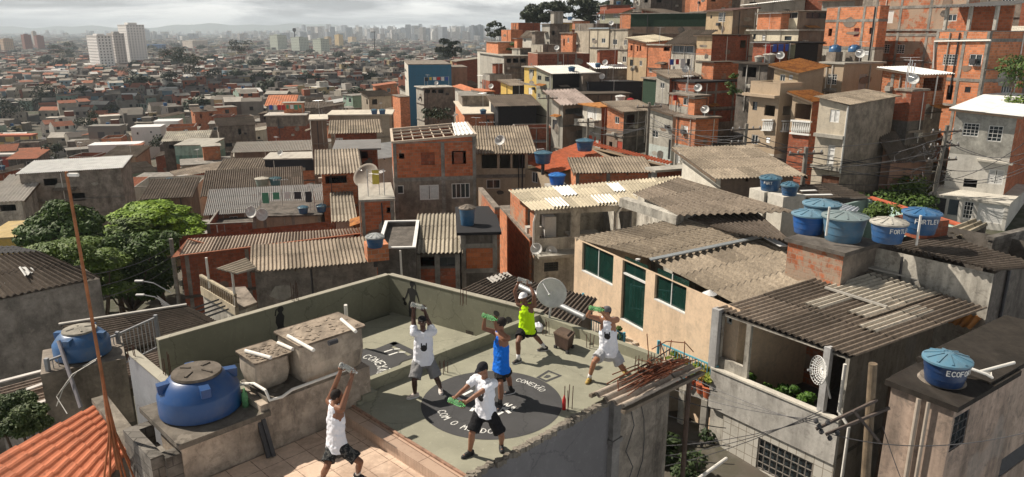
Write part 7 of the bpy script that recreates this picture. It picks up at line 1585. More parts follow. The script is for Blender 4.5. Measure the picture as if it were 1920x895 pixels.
for k, (p, r) in enumerate(GT):
    px, py = proj(p); water_tank(p, r, r*1.15, 'blue rooftop water tank on a house, '+zone(px, py), 'cone', tk, tl, group='rooftop tanks of the valley and slope')
# ---- beyond: the rest of the houses as one mass
def far_wall():
    t = NT('far_wall'); w = t.wall(); at = t.n('Attribute', attribute_name='Col', out='Color')
    sp = t.n('SeparateXYZ', {0: w}, out=0); nd = t.last; u = nd.outputs[0]; v = nd.outputs[1]
    cu = t.math('FRACT', t.math('DIVIDE', u, 2.7)); cv_ = t.math('FRACT', t.math('DIVIDE', v, 2.9))
    fu = t.math('FLOOR', t.math('DIVIDE', u, 2.7)); fv = t.math('FLOOR', t.math('DIVIDE', v, 2.9))
    rn = t.n('TexWhiteNoise', {'Vector': t.n('CombineXYZ', {0: fu, 1: fv, 2: 0.0})}, noise_dimensions='2D')
    g = t.t.nodes.new('ShaderNodeNewGeometry'); nz = t.math('ABSOLUTE', t.n('SeparateXYZ', {0: g.outputs['True Normal']}, out=2))
    m_ = t.math('MULTIPLY', t.math('MULTIPLY', t.math('GREATER_THAN', cu, .35), t.math('LESS_THAN', cu, .75)), t.math('MULTIPLY', t.math('GREATER_THAN', cv_, .35), t.math('LESS_THAN', cv_, .75)))
    m_ = t.math('MULTIPLY', m_, t.math('LESS_THAN', rn, .6)); m_ = t.math('MULTIPLY', m_, t.math('LESS_THAN', nz, .3))
    c_ = t.mix(t.ramp(t.noise(t.pos(), .4, 5, .7), .4, .7), at, t.mix(.45, at, (.08, .07, .06)))
    return t.done(t.mix(m_, c_, (.02, .02, .022)), .9)
FARW = far_wall()
def mass(name, boxes, label):               # boxes: x, y, z0, z1, w, l, yaw, wall colour, roof colour, gable height
    vs = []; fs = []; cs = []
    for x, y, z0, z1, w, l, a, cw, cr_, gb in boxes:
        ca, sa = math.cos(a), math.sin(a); i = len(vs); q = [(x+p*ca-r*sa, y+p*sa+r*ca) for p, r in ((-w/2, -l/2), (w/2, -l/2), (w/2, l/2), (-w/2, l/2))]
        vs += [(p[0], p[1], z0) for p in q]+[(p[0], p[1], z1) for p in q]
        for k in range(4): j = (k+1) % 4; fs.append((i+k, i+j, i+4+j, i+4+k)); cs.append(cw)
        if gb > 0:
            e1 = ((q[0][0]+q[3][0])/2, (q[0][1]+q[3][1])/2, z1+gb); e2 = ((q[1][0]+q[2][0])/2, (q[1][1]+q[2][1])/2, z1+gb); vs += [e1, e2]
            fs += [(i+4, i+5, i+9, i+8), (i+6, i+7, i+8, i+9), (i+7, i+4, i+8), (i+5, i+6, i+9)]; cs += [cr_, cr_, cw, cw]
        else: fs.append((i+4, i+5, i+6, i+7)); cs.append(cr_)
    me = bpy.data.meshes.new(name); me.from_pydata(vs, [], fs); at = me.attributes.new('Col', 'FLOAT_COLOR', 'FACE')
    at.data.foreach_set('color', np.array([(*c, 1) for c in cs], dtype=np.float32).ravel()); me.materials.append(FARW)
    o = bpy.data.objects.new(name, me); COL.objects.link(o); return tag(o, label, 'houses', None, 'stuff')
WC = [(.38, .13, .07)]*6+[(.22, .075, .045)]*5+[(.22, .2, .18)]*6+[(.13, .12, .11)]*3+[(.38, .35, .3)]*5+[(.6, .58, .53)]*2+[(.3, .26, .2)]*3+[(.27, .36, .3), (.45, .36, .2), (.2, .3, .36)]
RC = [(.17, .155, .135)]*6+[(.3, .27, .23)]*4+[(.1, .085, .075)]*5+[(.48, .45, .4)]*4+[(.34, .12, .065)]*1+[(.7, .69, .66)]*2
B_ = []; y = 70.0; occ = set((int(a//9), int(b//9)) for a, b in placed)
while y < 1100:
    st = 6.2+y*.0065; x = -.8*y-10
    while x < .8*y+10:
        xx, yy = x+rg.uniform(-2, 2), y+rg.uniform(-2.5, 2.5); s = xx/(yy*1.02+1.5); px = 960+s*FPX; x += st*rg.uniform(.85, 1.3)
        if px > 1250 and yy > 260: continue
        if 66 < px < 118 and 150 < yy < 420: continue
        if px > 1000 and yy < 110: continue
        if yy < 330 and any(abs(xx-a) < 9.5 and abs(yy-b) < 9.5 for a, b in placed): continue
        w, l = rg.uniform(4.5, 8.5), rg.uniform(4.5, 8); zt = terr(xx, yy)+2.8*rg.choice([1, 1, 2, 2, 3])+rg.uniform(-.3, .8); p0 = proj((xx, yy, zt)); hp = 9*FPX/yy/2
        if yy < 330 and any(b[4] > yy-4 and p0[0]+hp > b[0] and p0[0]-hp < b[2] and p0[1] < b[3]-1 and p0[1]+hp > b[1] for b in BOX): continue
        if yy < 190 and any(inpoly(xx, yy, f, 5.5) for f, mg in FOOT if abs(f[0][0]-xx) < 20 and abs(f[0][1]-yy) < 20): continue
        left = px < 300 and yy > 250; gb = rg.choice([0, 0, 0, .9, 1.3]) if not left else rg.choice([0, 1.2, 1.5]); cr_ = rg.choice(RC) if not (left and rg.random() < .3) else (.34, .13, .075)
        if gb == 0 and cr_[0] > .38 and cr_[2] < .1: cr_ = (.3, .28, .25)
        k_ = rg.uniform(.75, 1.15); B_.append((xx, yy, zt-9, zt, w, l, rg.choice([.1, .3, .6, .8])+rg.uniform(-.15, .15), sc(rg.choice(WC if not left else WC[9:]), k_), sc(cr_, k_), gb))
    y += st*.95
for b in list(B_):                       # stair heads, upper rooms and tanks on the roofs
    if b[1] < 520 and b[9] == 0 and rg.random() < .55: B_.append((b[0]+rg.uniform(-1, 1), b[1]+rg.uniform(-1, 1), b[3]-.1, b[3]+rg.uniform(1.2, 2.7), b[4]*rg.uniform(.3, .6), b[5]*rg.uniform(.3, .6), b[6], sc(rg.choice(WC), .9), rg.choice(RC), 0))
    if b[1] < 520 and b[9] == 0 and rg.random() < .2: B_.append((b[0]+rg.uniform(-2, 2), b[1]+rg.uniform(-2, 0), b[3]-.1, b[3]+1.0, 1.1, 1.1, .5, (.03, .12, .3), (.05, .15, .3), 0))
mass('distant_houses', B_, 'dense mass of small brick and grey houses filling the valley'); print('mass', len(B_))
B2 = []; y = 1080.0
while y < 9500:
    st = y*.0125; x = -.8*y
    while x < .45*y:
        x += st*rg.uniform(.6, 1.5); h = rg.choice([4, 5, 6, 7, 9])*(1+y/5000)
        B2.append((x, y+rg.uniform(-st/2, st/2), -38, -37+h, st*rg.uniform(.3, .75), st*rg.uniform(.4, .8), rg.uniform(0, 1.5), sc(rg.choice(WC[7:]), rg.uniform(.8, 1.3)), rg.choice(RC), 0))
    y += st*.9
mass('distant_city', B2, 'far sea of low city buildings stretching to the horizon')
B3 = []
for _ in range(900):
    y = rg.uniform(3000, 9800); px = rg.choice([rg.gauss(640, 170), rg.gauss(850, 60), rg.uniform(0, 1000), rg.gauss(720, 90)])
    if px < -20 or px > 1000: continue
    x = (px-960)/FPX*(y*math.cos(PITCH)*1.04); bx = abs(px-780) < 220; h = rg.uniform(25, 60)*(1.0+.9*bx*rg.random())*(y/7000)**.5; w = rg.uniform(12, 28)
    B3.append((x, y, -38, -37+h, w, w, rg.uniform(0, 1.5), sc(rg.choice([(.6, .58, .55), (.45, .42, .4), (.35, .38, .42), (.7, .69, .66)]), 1), (.4, .4, .4), 0))
mass('distant_towers', B3, 'hazy skyline of hundreds of pale high rise towers')
# ---- the towers one can tell apart
def towm(c, fu=3.2, fv=2.9, dens=.9, wc=(.06, .065, .075)):
    t = NT('tower_front'); w = t.wall(); nd_ = t.n('SeparateXYZ', {0: w}, out=0); nd = t.last; u = nd.outputs[0]; v = nd.outputs[1]
    cu = t.math('FRACT', t.math('DIVIDE', u, fu)); cv_ = t.math('FRACT', t.math('DIVIDE', v, fv)); g = t.t.nodes.new('ShaderNodeNewGeometry'); nz = t.math('ABSOLUTE', t.n('SeparateXYZ', {0: g.outputs['True Normal']}, out=2))
    m_ = t.math('MULTIPLY', t.math('MULTIPLY', t.math('GREATER_THAN', cu, .3), t.math('LESS_THAN', cu, .72)), t.math('MULTIPLY', t.math('GREATER_THAN', cv_, .35), t.math('LESS_THAN', cv_, .8)))
    m_ = t.math('MULTIPLY', m_, t.math('MULTIPLY', t.math('LESS_THAN', nz, .3), dens)); return t.done(t.mix(m_, c, wc), .8)
def tower(label, x0, x1, yt, yb, c, yaw=.35, D=None, ratio=.7, top=True, cat='tower block', **k):
    D = D or (CAMZ+37)/max(.002, math.tan(PITCH+math.atan((yb-447.5)/FPX))); zt = gy((x0+x1)/2, yt, D).z; X = gy((x0+x1)/2, yt, D).x; wpx = (x1-x0)/FPX*D*1.0; yaw = -.75; w = wpx/(math.cos(yaw)+ratio*abs(math.sin(yaw))); l = w*ratio
    t = thing('apartment_tower', label, cat, (X, D, -38)); m = MB(); m.box((X, D, -40), w, l, zt+40, yaw); m.build('wall', towm(c, **k), t)
    if top: m = MB(); m.box((X, D, zt), w*.4, l*.5, (zt+37)*.06, yaw); m.box((X, D, zt-.02), w*1.02, l*1.02, .8, yaw); m.build('roof', plain(sc(c, .8), .9), t)
    return t
PW = (.82, .8, .78)
tower('left part of the white tower pair, broad slab with dark windows', 158, 212, 68, 141, PW, .2, ratio=.5); tower('recessed middle wing of the white slab tower', 198, 234, 64, 138, (.6, .57, .54), .25, 850, ratio=.6); tower('tall right one of the two white towers', 220, 270, 48, 134, (.85, .83, .8), .5, 880, ratio=.8, wc=(.3, .3, .32))
for a in (('leftmost beige tower at the left picture edge', -2, 25, 74, 104, (.5, .36, .25)), ('left dark brown and beige tower beyond the left roofs', 38, 58, 66, 102, (.28, .13, .1)), ('right dark brown and beige tower beyond the left roofs', 62, 82, 68, 100, (.28, .13, .1)), ('pale tower behind the dark brown ones', 58, 68, 60, 92, (.5, .45, .4)),
          ('leftmost of three pale green towers', 505, 537, 67, 100, (.5, .54, .46)), ('middle of three pale green towers', 545, 578, 71, 104, (.48, .52, .45)), ('rightmost of three pale green towers', 586, 617, 74, 108, (.5, .54, .46)), ('left yellow beige tower right of the pale green ones', 608, 621, 70, 94, (.62, .5, .33)), ('middle yellow beige tower right of the pale green ones', 627, 643, 66, 94, (.68, .52, .28)), ('right yellow beige tower right of the pale green ones', 652, 668, 70, 86, (.66, .5, .3)),
          ('broad cream apartment slab behind the dark tree', 341, 390, 77, 97, (.62, .55, .48)), ('left dark glass tower before the ridge', 880, 893, 49, 80, (.16, .18, .21)), ('right dark glass tower before the ridge', 892, 906, 48, 80, (.12, .14, .17)), ('pale grey tower left of the cream slab', 262, 280, 56, 80, (.5, .5, .52)), ('small hazy pale tower beside the pale grey one', 282, 294, 60, 80, (.6, .6, .6)), ('narrow grey tower in the hazy centre', 565, 573, 48, 74, (.3, .32, .36)), ('wide grey block in the hazy centre', 581, 602, 51, 72, (.35, .37, .4))):
    tower(a[0], *a[1:5], a[5])
def lowb(label, x0, x1, yt, yb, c, cr_, yaw=.1, D=None, ratio=.6, gb=0):
    D = D or (CAMZ+34)/math.tan(PITCH+math.atan((yb-447.5)/FPX)); zt = gy((x0+x1)/2, yt, D).z; X = gy((x0+x1)/2, yt, D).x; w = (x1-x0)/FPX*D; t = thing('long_building', label, 'building', (X, D, -38)); m = MB(); m.box((X, D, zt-14), w, w*ratio, 14, yaw); m.build('wall', towm(c, 4.5, 4, .8), t); m = MB(); m.box((X, D, zt), w*1.03, w*ratio*1.03, .5, yaw); m.build('roof', plain(cr_, .8), t)
lowb('long orange walled hall in the middle distance', 528, 640, 113, 126, (.5, .16, .08), (.45, .4, .35), ratio=.3); lowb('blue roofed hall right of the white towers', 267, 305, 84, 97, (.08, .17, .36), (.1, .2, .4)); lowb('long tan retaining hall right of the white towers', 268, 335, 112, 128, (.36, .25, .18), (.3, .25, .2), ratio=.3)
lowb('light blue building with lettered sign left of the ridge', 682, 714, 102, 118, (.3, .5, .56), (.3, .4, .45)); lowb('cream yellow hall with red roof at the left edge', -5, 62, 255, 268, (.6, .46, .2), (.45, .14, .08), D=235, ratio=.35); lowb('dark red long shed at the left edge', -5, 60, 292, 304, (.28, .06, .05), (.5, .48, .45), D=170, ratio=.3)
lowb('pair of long white roofed sheds left of the white towers', 65, 130, 134, 139, (.6, .58, .55), (.72, .71, .7), D=700, ratio=.2); lowb('pale green block right of the white towers', 320, 372, 175, 192, (.33, .38, .33), (.25, .25, .23), D=400, ratio=.4)
lowb('brown grey apartment block right of the left street', 172, 228, 238, 268, (.22, .2, .18), (.2, .19, .17), D=215, ratio=.5)
m = MB(); q = gy(702, 100, 1200); m.tube([Vector((q.x, 1200, -38)), gy(702, 60, 1200)], [1.2, .5], 6)
for z_ in (10, 22): m.box((q.x, 1200, z_-16), 6, 6, 1.2)
tagged(m, 'antenna_mast', 'dark antenna mast in the hazy centre', 'mast', DKM)
m = MB(); q = gy(552, 80, 1500); m.tube([Vector((q.x, 1500, -38)), gy(552, 56, 1500)], 1.0, 6); m.lathe([(2, 0), (4, 3), (3, 7)], gy(552, 60, 1500), 10); tagged(m, 'antenna_mast', 'mushroom shaped water tower above the pale green towers', 'mast', DKM)
# ---- left valley street with cars
st_ = MB(); pr = None
for px, py in ((118, 330), (100, 300), (92, 285), (100, 262), (108, 245), (100, 225), (88, 205), (80, 190)):
    D = 40.0
    for _ in range(60):
        z = gy(px, py, D).z
        if z < terr(gy(px, py, D).x, D): break
        D += 5
    p = gy(px, py, D); p.z = terr(p.x, p.y)+.4; w_ = 4.5
    if pr: st_.quad(pr-Vector((w_, 0, 0)), pr+Vector((w_, 0, 0)), p+Vector((w_, 0, 0)), p-Vector((w_, 0, 0)))
    pr = p; 
    if not 'ST' in globals(): ST = []
    ST.append(p.copy())
tag(st_.build('street', plain((.1, .1, .105), .9)), 'grey asphalt street winding down the left valley', None, None, 'structure')
def car(p, ang, c, label):
    t = thing('parked_car', label, 'car', p, 'cars along the left valley street'); o = Vector(p); f = Vector((math.cos(ang), math.sin(ang), 0)); s_ = Vector((-f.y, f.x, 0)); Z = Vector((0, 0, 1)); prof = [(-2.1, .35), (-2.1, .85), (-1.5, .95), (-1.0, 1.42), (.5, 1.42), (1.1, .95), (2.1, .8), (2.1, .35)]
    m = MB(); L = [o+f*a+Z*b+s_*.82 for a, b in prof]; Rr = [o+f*a+Z*b-s_*.82 for a, b in prof]; n = len(prof); i = len(m.v); m.v += [tuple(q) for q in L+Rr]; m.f += [tuple(range(n)), tuple(range(2*n-1, n-1, -1))]+[(k, k+n, (k+1) % n+n, (k+1) % n) for k in range(n)]; m.m += [0]*(n+2); m.build('car_body', plain(c, .3), t)
    m = MB(); m.box(o+f*-.25+Z*.97, 1.6, 1.67, .36, ang); m.build('windows', DARKG, t)
    for a in (-1.3, 1.3):
        for b in (-.8, .8): m = MB(); m.tube([o+f*a+s_*(b-.1)+Z*.32, o+f*a+s_*(b+.1)+Z*.32], .32, 10); m.build('wheel', DKM, t)
k = 0
for i in range(len(ST)-1):
    for f_ in (.15, .45, .75):
        a_, b_ = ST[i], ST[i+1]; d = (b_-a_); p = a_.lerp(b_, f_)+Vector((rg.choice([-3, 2.8]), 0, .02)); k += 1; cn = rg.choice([('white', (.6, .6, .6)), ('silver', (.35, .36, .37)), ('black', (.03, .03, .03)), ('dark grey', (.08, .08, .09))]); car(p, math.atan2(d.y, d.x), cn[1], cn[0]+' car parked along the left valley street')
# ---- trees
TG = leafm((.035, .06, .018), (.07, .1, .03)); TD = leafm((.018, .032, .014), (.045, .06, .022)); TB = leafm((.14, .25, .015), (.26, .38, .03)); TO = leafm((.07, .12, .02), (.14, .2, .03)); TM = leafm((.04, .08, .015), (.1, .16, .03))
def pxtree(label, D, blobs, basepx, mat, per, size, seed, flat=2.2, **k):   # blobs: (px, py, half width px, half height px, depth offset)
    base = gy(basepx[0], basepx[1], D); base.z = terr(base.x, base.y); bl = []
    for px, py, rw, rh, dy in blobs:
        c_ = gy(px, py, D+dy); bl.append((c_.x-base.x, c_.y-base.y, c_.z-base.z, rw/FPX*D*1.03, rh/FPX*D*1.03))
    return tree(label, tuple(base), max(b[2] for b in bl), 1, bl, mat, seed, per, size, .28, flat=flat, crown_h=.75, **k)
rg2 = random.Random(5)
def scatter(x0, x1, y0, y1, n, rw, rh, shape=None):
    out = []
    while len(out) < n:
        x, y = rg2.uniform(x0, x1), rg2.uniform(y0, y1); fx = (x-(x0+x1)/2)/((x1-x0)/2)
        if shape and not shape(fx, (y-y0)/(y1-y0)): continue
        out.append((x, y, rw*rg2.uniform(.7, 1.3), rh*rg2.uniform(.7, 1.3), rg2.uniform(-3, 3)))
    return out
dome = lambda fx, fy: fy > .75*fx*fx
pxtree('bright yellow green flat crowned tree below the grey concrete house', 56, scatter(200, 372, 380, 470, 84, 27, 8, dome), (300, 530), TB, 430, .32, 3)
pxtree('dark broadleaved tree just left of the bright flat crowned tree', 50, scatter(38, 205, 380, 475, 54, 22, 11, dome), (150, 520), TM, 380, .36, 4, flat=1)
pxtree('olive green layered tree between the dark tree and the grey block building', 42, scatter(5, 262, 450, 545, 70, 28, 9, dome), (190, 580), TO, 380, .26, 6)
pxtree('shaded green tree under the bright crown beside the utility cables', 48, scatter(190, 330, 440, 560, 44, 26, 15), (250, 590), TM, 300, .3, 7, flat=1)
pxtree('yellowish green tree filling the gap between the bright and dark crowns', 53, scatter(190, 262, 405, 455, 12, 20, 9), (225, 560), TO, 330, .3, 8)
def ridge_tree(label, D, x0, x1, y0, y1, seed, n=16, mat=TD, per=420, size=.5):
    rg2.seed(seed); return pxtree(label, D, scatter(x0, x1, y0, y1, n, (x1-x0)*.17, (y1-y0)*.16, lambda fx, fy: fx*fx+(fy*2-1.1)**2 < 1), ((x0+x1)/2, 60), mat, per, size, seed, flat=.6, cat='tree')
ridge_tree('tall eucalyptus on the ridge, leftmost of the large skyline trees', 215, 990, 1060, 2, 46, 1, 18, per=60, size=.8); ridge_tree('large eucalyptus with rounded crown, second skyline tree', 215, 1055, 1118, -4, 44, 2, 20, per=60, size=.8); ridge_tree('dark skyline tree behind the olive gabled house', 200, 1122, 1182, -8, 24, 3, 16, per=60, size=.8); ridge_tree('low dark tree on the skyline left of the stepped orange house', 240, 912, 948, 40, 68, 4, 14, per=50, size=.8)
for i, (x0, x1, y0, y1) in enumerate(((1190, 1240, -6, 22), (1228, 1290, -10, 20), (1275, 1340, -8, 18), (1330, 1400, -10, 16), (1385, 1440, -12, 12))): ridge_tree(('first', 'second', 'third', 'fourth', 'fifth')[i]+' of the dark treetops above the long green hall, from the left', 190, x0, x1, y0, y1, 10+i, 12, per=70, size=.8)
ridge_tree('dark green tree clump at the foot of the ridge', 330, 818, 862, 74, 104, 20, 14, per=25, size=1.1); ridge_tree('small palm like tree below the skyline houses', 140, 950, 976, 82, 98, 21, 8, mat=TM, per=120, size=.5)
for a in ((303, 345, 88, 112, 520), (330, 372, 100, 118, 500), (640, 662, 106, 124, 420), (295, 360, 240, 278, 190), (140, 185, 215, 245, 260), (60, 125, 165, 195, 420), (0, 50, 178, 215, 330), (225, 250, 130, 146, 600), (78, 112, 275, 300, 205), (655, 690, 172, 196, 240), (428, 468, 80, 98, 620), (100, 135, 82, 100, 900), (345, 372, 115, 140, 480), (300, 330, 130, 150, 460), (385, 420, 130, 150, 450), (798, 840, 205, 222, 118), (20, 45, 150, 165, 560), (560, 600, 145, 158, 380), (200, 230, 200, 225, 300)):
    rg2.seed(a[0]); z = 'left of the white towers' if a[0] < 160 else 'among the roofs of the valley'
    pxtree('dark rounded tree '+z, a[4], scatter(a[0], a[1], a[2], a[3], 9, (a[1]-a[0])*.24, (a[3]-a[2])*.28), ((a[0]+a[1])/2, a[3]), TD, 9 if a[4] > 300 else 40, .9 if a[4] > 300 else .6, a[0], flat=.5, group='dark trees among the valley houses')
FARTREE = tree('dark tree in the hazy distance', (-400, 900, terr(-400, 900)), 9, 6, None, TD, 77, 16, 1.3, .4, nb=9, group='scattered trees of the far city')
for i in range(110):
    y = rg.uniform(260, 2200)**1; px = rg.uniform(0, 900); x = (px-960)/FPX*y*1.02; c_ = copy_tree(FARTREE); b = Vector((x, y, max(terr(x, y), -37)+rg.uniform(-1, 1))); c_['base'] = [0, 0, 0]; c_.location = b-Vector(FARTREE['base']); s_ = rg.uniform(.7, 1.3)*(1+y/2500)
    for ch in c_.children: ch.location = Vector(FARTREE['base']); ch.scale = (s_, s_, s_)
    c_.location = (0, 0, 0)
    for ch in c_.children: ch.location = b
    c_['base'] = [b.x, b.y, b.z]
def wire(p, q, sag, label, group, r=.02, n=10):
    p, q = Vector(p), Vector(q); pts = [p.lerp(q, k/n)-Vector((0, 0, sag*4*(k/n)*(1-k/n))) for k in range(n+1)]; m = MB(); m.tube(pts, r, 4, cap=False); tagged(m, 'power_cable', label, 'cable', DKM if r < .03 else plain((.1, .1, .1), .7), group)
# bushes and plants
def bush(label, px, py, D, r, h, mat, per=300, size=.14, z=None, cat='bush', seed=1, name='bush', group=None, nb=9):
    b = gy(px, py, D); zz = terr(b.x, b.y) if z is None else z; return tree(label, (b.x, b.y, zz), h, r, None, mat, seed, per, size, .04, name=name, nb=nb, crown_h=.95, cat=cat, group=group)
k = 0
for px, py, D, w_, h_ in ((1650, 370, 47, 2.6, 2.6), (1680, 358, 49, 2.4, 3.2), (1700, 375, 46, 2.2, 2.2), (1722, 362, 48, 2.2, 2.8), (1665, 385, 44, 2.0, 1.8), (1712, 345, 50, 2.2, 3.0), (1738, 378, 45, 1.6, 2.0)):
    k += 1; q = gy(px, py, D); bush('green bush on the bank between the narrow tall house and the utility pole', px, py, D, w_, h_, TM if k % 2 else TO, 90, .3, q.z-h_*.7, seed=k, group='bushes on the green bank')
bush('bush at the right edge beside the balcony brick house', 1905, 130, 54, 2.0, 3.0, TM, 140, .25, gy(1905, 130, 54).z-1.5, seed=31); bush('lower bush at the right edge beside the balcony brick house', 1905, 175, 52, 1.6, 1.4, TO, 160, .2, gy(1905, 180, 52).z-1, seed=32)
bush('climbing green vine beside the banded tan house', 1378, 160, 70, 1.0, 2.6, TM, 160, .2, gy(1378, 185, 70).z, seed=33)
bush('leafy plant behind the pale blue platform tanks', 1660, 404, 26.5, .9, .9, TO, 500, .12, gy(1660, 412, 26.5).z-.2, seed=34)
for i, (px, py, z) in enumerate(((12, 800, -1.6), (40, 790, -1.7), (70, 786, -1.8), (20, 765, -1.9), (52, 768, -2.0))): p = gz(px, py, z+.3); bush('leafy dark green bush above the orange tiles, bottom left', px, py, p.y, .6, .75, leafm((.03, .055, .015), (.1, .13, .05)), 900, .085, z, seed=40+i, group='bushes at the lower left tiles')
for i, (px, py, c1) in enumerate(((1262, 668, 0), (1283, 672, 1), (1305, 684, 0), (1325, 692, 1), (1338, 700, 0))):
    p = gz(px, py, -3.9); t = bush('spiky yellow and red plant in the row along the light blue railing', px, py, p.y+.5, .4, .75, leafm((.22, .25, .03), (.35, .12, .03)) if c1 else leafm((.1, .18, .02), (.28, .26, .04)), 900, .1, -4.7, seed=50+i, cat='plant', name='potted_plant', group='plants along the light blue railing', nb=6)
    m = MB(); m.lathe([(.13, -.1), (.2, .28)], (p.x, p.y+.5, -4.95), 12); tagged(m, 'flower_pot', 'clay flower pot along the light blue railing', 'flower pot', CL, 'flower pots along the railing')
for i, (x, y, u) in enumerate(((1450, 690, 0), (1470, 710, 1), (1490, 700, 2), (1412, 640, 3), (1400, 668, 4), (1520, 690, 5))):
    q = onface(H11, 'L', x, y, -.7-.25*(i % 3))[0]; bush('dark leafy plant growing inside the shaded veranda', x, y, q.y, .45, 1.3, leafm((.04, .1, .015), (.14, .26, .03)), 500, .16, -5.05, seed=60+i, cat='plant', name='veranda_plant', group='plants inside the veranda', nb=7)
m = None; q = gz(1110, 600, -4.6); bush('small flowering plant left of the green glass door', 1160, 615, gz(1160, 615, -4.5).y-.5, .35, .7, TM, 900, .08, -4.9, seed=71, cat='plant', name='potted_plant', nb=5)
for i, (px, py, D, h_) in enumerate(((1262, 850, 21.5, 1.8), (1300, 880, 20.5, 1.8), (1350, 800, 23, 1.6))):
    q = gy(px, py, D); bush('dark undergrowth shrub in the gap below the concrete walkway', px, py, D, .9, h_, leafm((.02, .04, .012), (.05, .075, .025)), 200, .18, q.z-h_*.6, seed=80+i, group='shrubs below the walkway')
m = MB(); m.slab([tuple(gz(x, y, -8.2)[:2]) for x, y in ((1250, 1100), (1420, 1000), (1400, 830), (1240, 800))], -9, -8.2); tagged(m, 'yard_slab', 'dark yard slab in the gap below the walkway', 'yard', GPD)  # slab in a dark concrete tone over the paler ground
railing('rusty metal yard fence in the gap below the walkway', [gz(1252, 900, -8.0), gz(1310, 905, -8.0), gz(1372, 885, -8.0)], 1.5, DKM, .16)
rod('handrail', 'pale slanting handrail at the bottom edge below the walkway', 'handrail', [gy(1300, 905, 17), gy(1362, 860, 18.5)], .05, PVC)
for k in range(5): wire(gy(1243, 700+38*k, 17.5), gy(1345+8*k, 735+34*k, 19.5), .06, 'pale horizontal wire crossing the gap below the walkway', 'pale wires in the gap below the walkway', .014) if 'wire' in globals() else None
# ---- utility poles, wires
def pole(label, px, yt, yb, D, arms=2, lean=0):
    t = thing('utility_pole', label, 'utility pole', gy(px, yb, D)); b = gy(px, yb, D); tp = gy(px+lean, yt, D); tp.x = b.x+lean*D/FPX; m = MB(); m.tube([Vector((b.x, b.y, terr(b.x, b.y)-1)), tp], [.17, .12], 10); m.build('pole', concrete((.25, .23, .2), .5), t)
    m = MB()
    for k in range(arms): z = tp.z-.4-.9*k; m.beam((tp.x-1.1, tp.y-.3, z), (tp.x+1.1, tp.y+.3, z), .1, .1)
    m.build('cross_arm', plain((.14, .11, .09), .9, 0, .3), t); m = MB()
    for k in range(arms):
        for s_ in (-1, -.5, .5, 1): m.lathe([(.04, 0), (.07, .08), (.03, .16)], (tp.x+s_, tp.y+s_*.27, tp.z-.35-.9*k), 6)
    m.build('insulators', plain((.3, .3, .3), .5), t); return tp
T1 = pole('stout concrete utility pole wrapped in a tangle of cables by the green bank', 1743, 235, 398, 46, 3, 8); T2 = pole('utility pole in front of the arched beige house', 1386, 232, 330, 50, 2, 6); T3 = pole('slim dark utility pole before the brown and orange street house', 1212, 192, 305, 62, 1); T4 = pole('thin utility pole between white street houses', 1101, 222, 285, 72, 1); T5 = pole('dark utility pole left of the slanted slatted roof', 1027, 178, 240, 84, 1)
T6 = pole('rusty thin pole with lamp in front of the narrow tall house', 1504, 276, 352, 42, 1)

G1 = 'cables strung between the utility poles'; lab1 = 'black power cable strung between utility poles above the street on the right'
for i in range(13): o = Vector((rg.uniform(-.8, .8), rg.uniform(-.3, .3), -rg.uniform(.2, 4.2))); wire(T1+o, T2+Vector((rg.uniform(-.8, .8), 0, -rg.uniform(.3, 3.5))), rg.uniform(.3, 1.3), lab1, G1)
for i in range(7): wire(T2+Vector((0, 0, -rg.uniform(.3, 3))), T3+Vector((0, 0, -rg.uniform(.2, 2.5))), rg.uniform(.2, .9), lab1, G1, .022)
for i in range(4): wire(T3+Vector((0, 0, -rg.uniform(.3, 3))), T4+Vector((0, 0, -rg.uniform(.2, 2))), rg.uniform(.2, .8), lab1, G1, .022)
for i in range(6): wire(T1+Vector((0, 0, -rg.uniform(.5, 4))), gy(1935, rg.uniform(240, 320), 42), rg.uniform(.2, .8), 'black power cable running from the tangled pole past the right picture edge', 'cables leaving the tangled pole to the right')
for i in range(5): wire(T3+Vector((0, 0, -rg.uniform(.5, 2))), gy(rg.uniform(1110, 1300), rg.uniform(215, 262), rg.uniform(68, 76)), rg.uniform(.1, .5), 'thin service cable fanning out from the slim dark pole to the street houses', 'service cables of the slim dark pole', .02)
for i in range(14):
    a = rg.uniform(0, 6.28); c_ = Vector((T1.x-rg.uniform(.2, 2.6), T1.y+rg.uniform(-.5, .5), T1.z-rg.uniform(.2, 4.0))); L = rg.uniform(.4, 1.2); m = MB(); m.tube([c_+Vector((L*math.cos(a+k*.8), .3*math.sin(a+k), .35*math.sin(a+k*1.1))) for k in range(7)], .016, 4, cap=False); tagged(m, 'cable_loop', 'looped slack cable hanging around the tangled utility pole', 'cable', DKM, 'slack loops on the tangled pole')
for k in range(6): wire(gy(1540, 800-6*k, 14.3), gy(1180, 640+28*k if k < 3 else 760+25*k, 19), .25, 'thin cable from the near pole bracket toward the walkway', 'cables of the near timber pole', .009)
wire(gy(1560, 815, 14.3), gy(1930, 810, 13), .3, 'thin dark cable drooping across the pink plaster block', None, .012); wire(gy(1655, 800, 14.4), gy(1690, 900, 13.8), .02, 'short dark cable hanging from the near bracket', None, .012)
G3 = 'cables beside the balcony at left'
for k in range(8): wire(gz(295+2*k, 555+4*k, -5), gz(390+8*k, 615+3*k, -3.2), .1, 'bundle cable sloping down beside the cream balster balcony'.replace('balster', 'baluster'), G3, .022)
for k in range(4): wire(gz(330+12*k, 590+4*k, -3.6), gz(410+6*k, 562+6*k, -3.9), 0, 'pale roof bracket bar beside the cream balcony', 'pale bracket bars by the balcony', .04)
T7 = gy(320, 448, 44); m = MB(); m.tube([Vector((T7.x, T7.y, -12)), T7], .13, 8); t7 = tagged(m, 'utility_pole', 'utility pole beside the hipped roof brick house at left', 'utility pole', concrete((.3, .28, .25), .5))
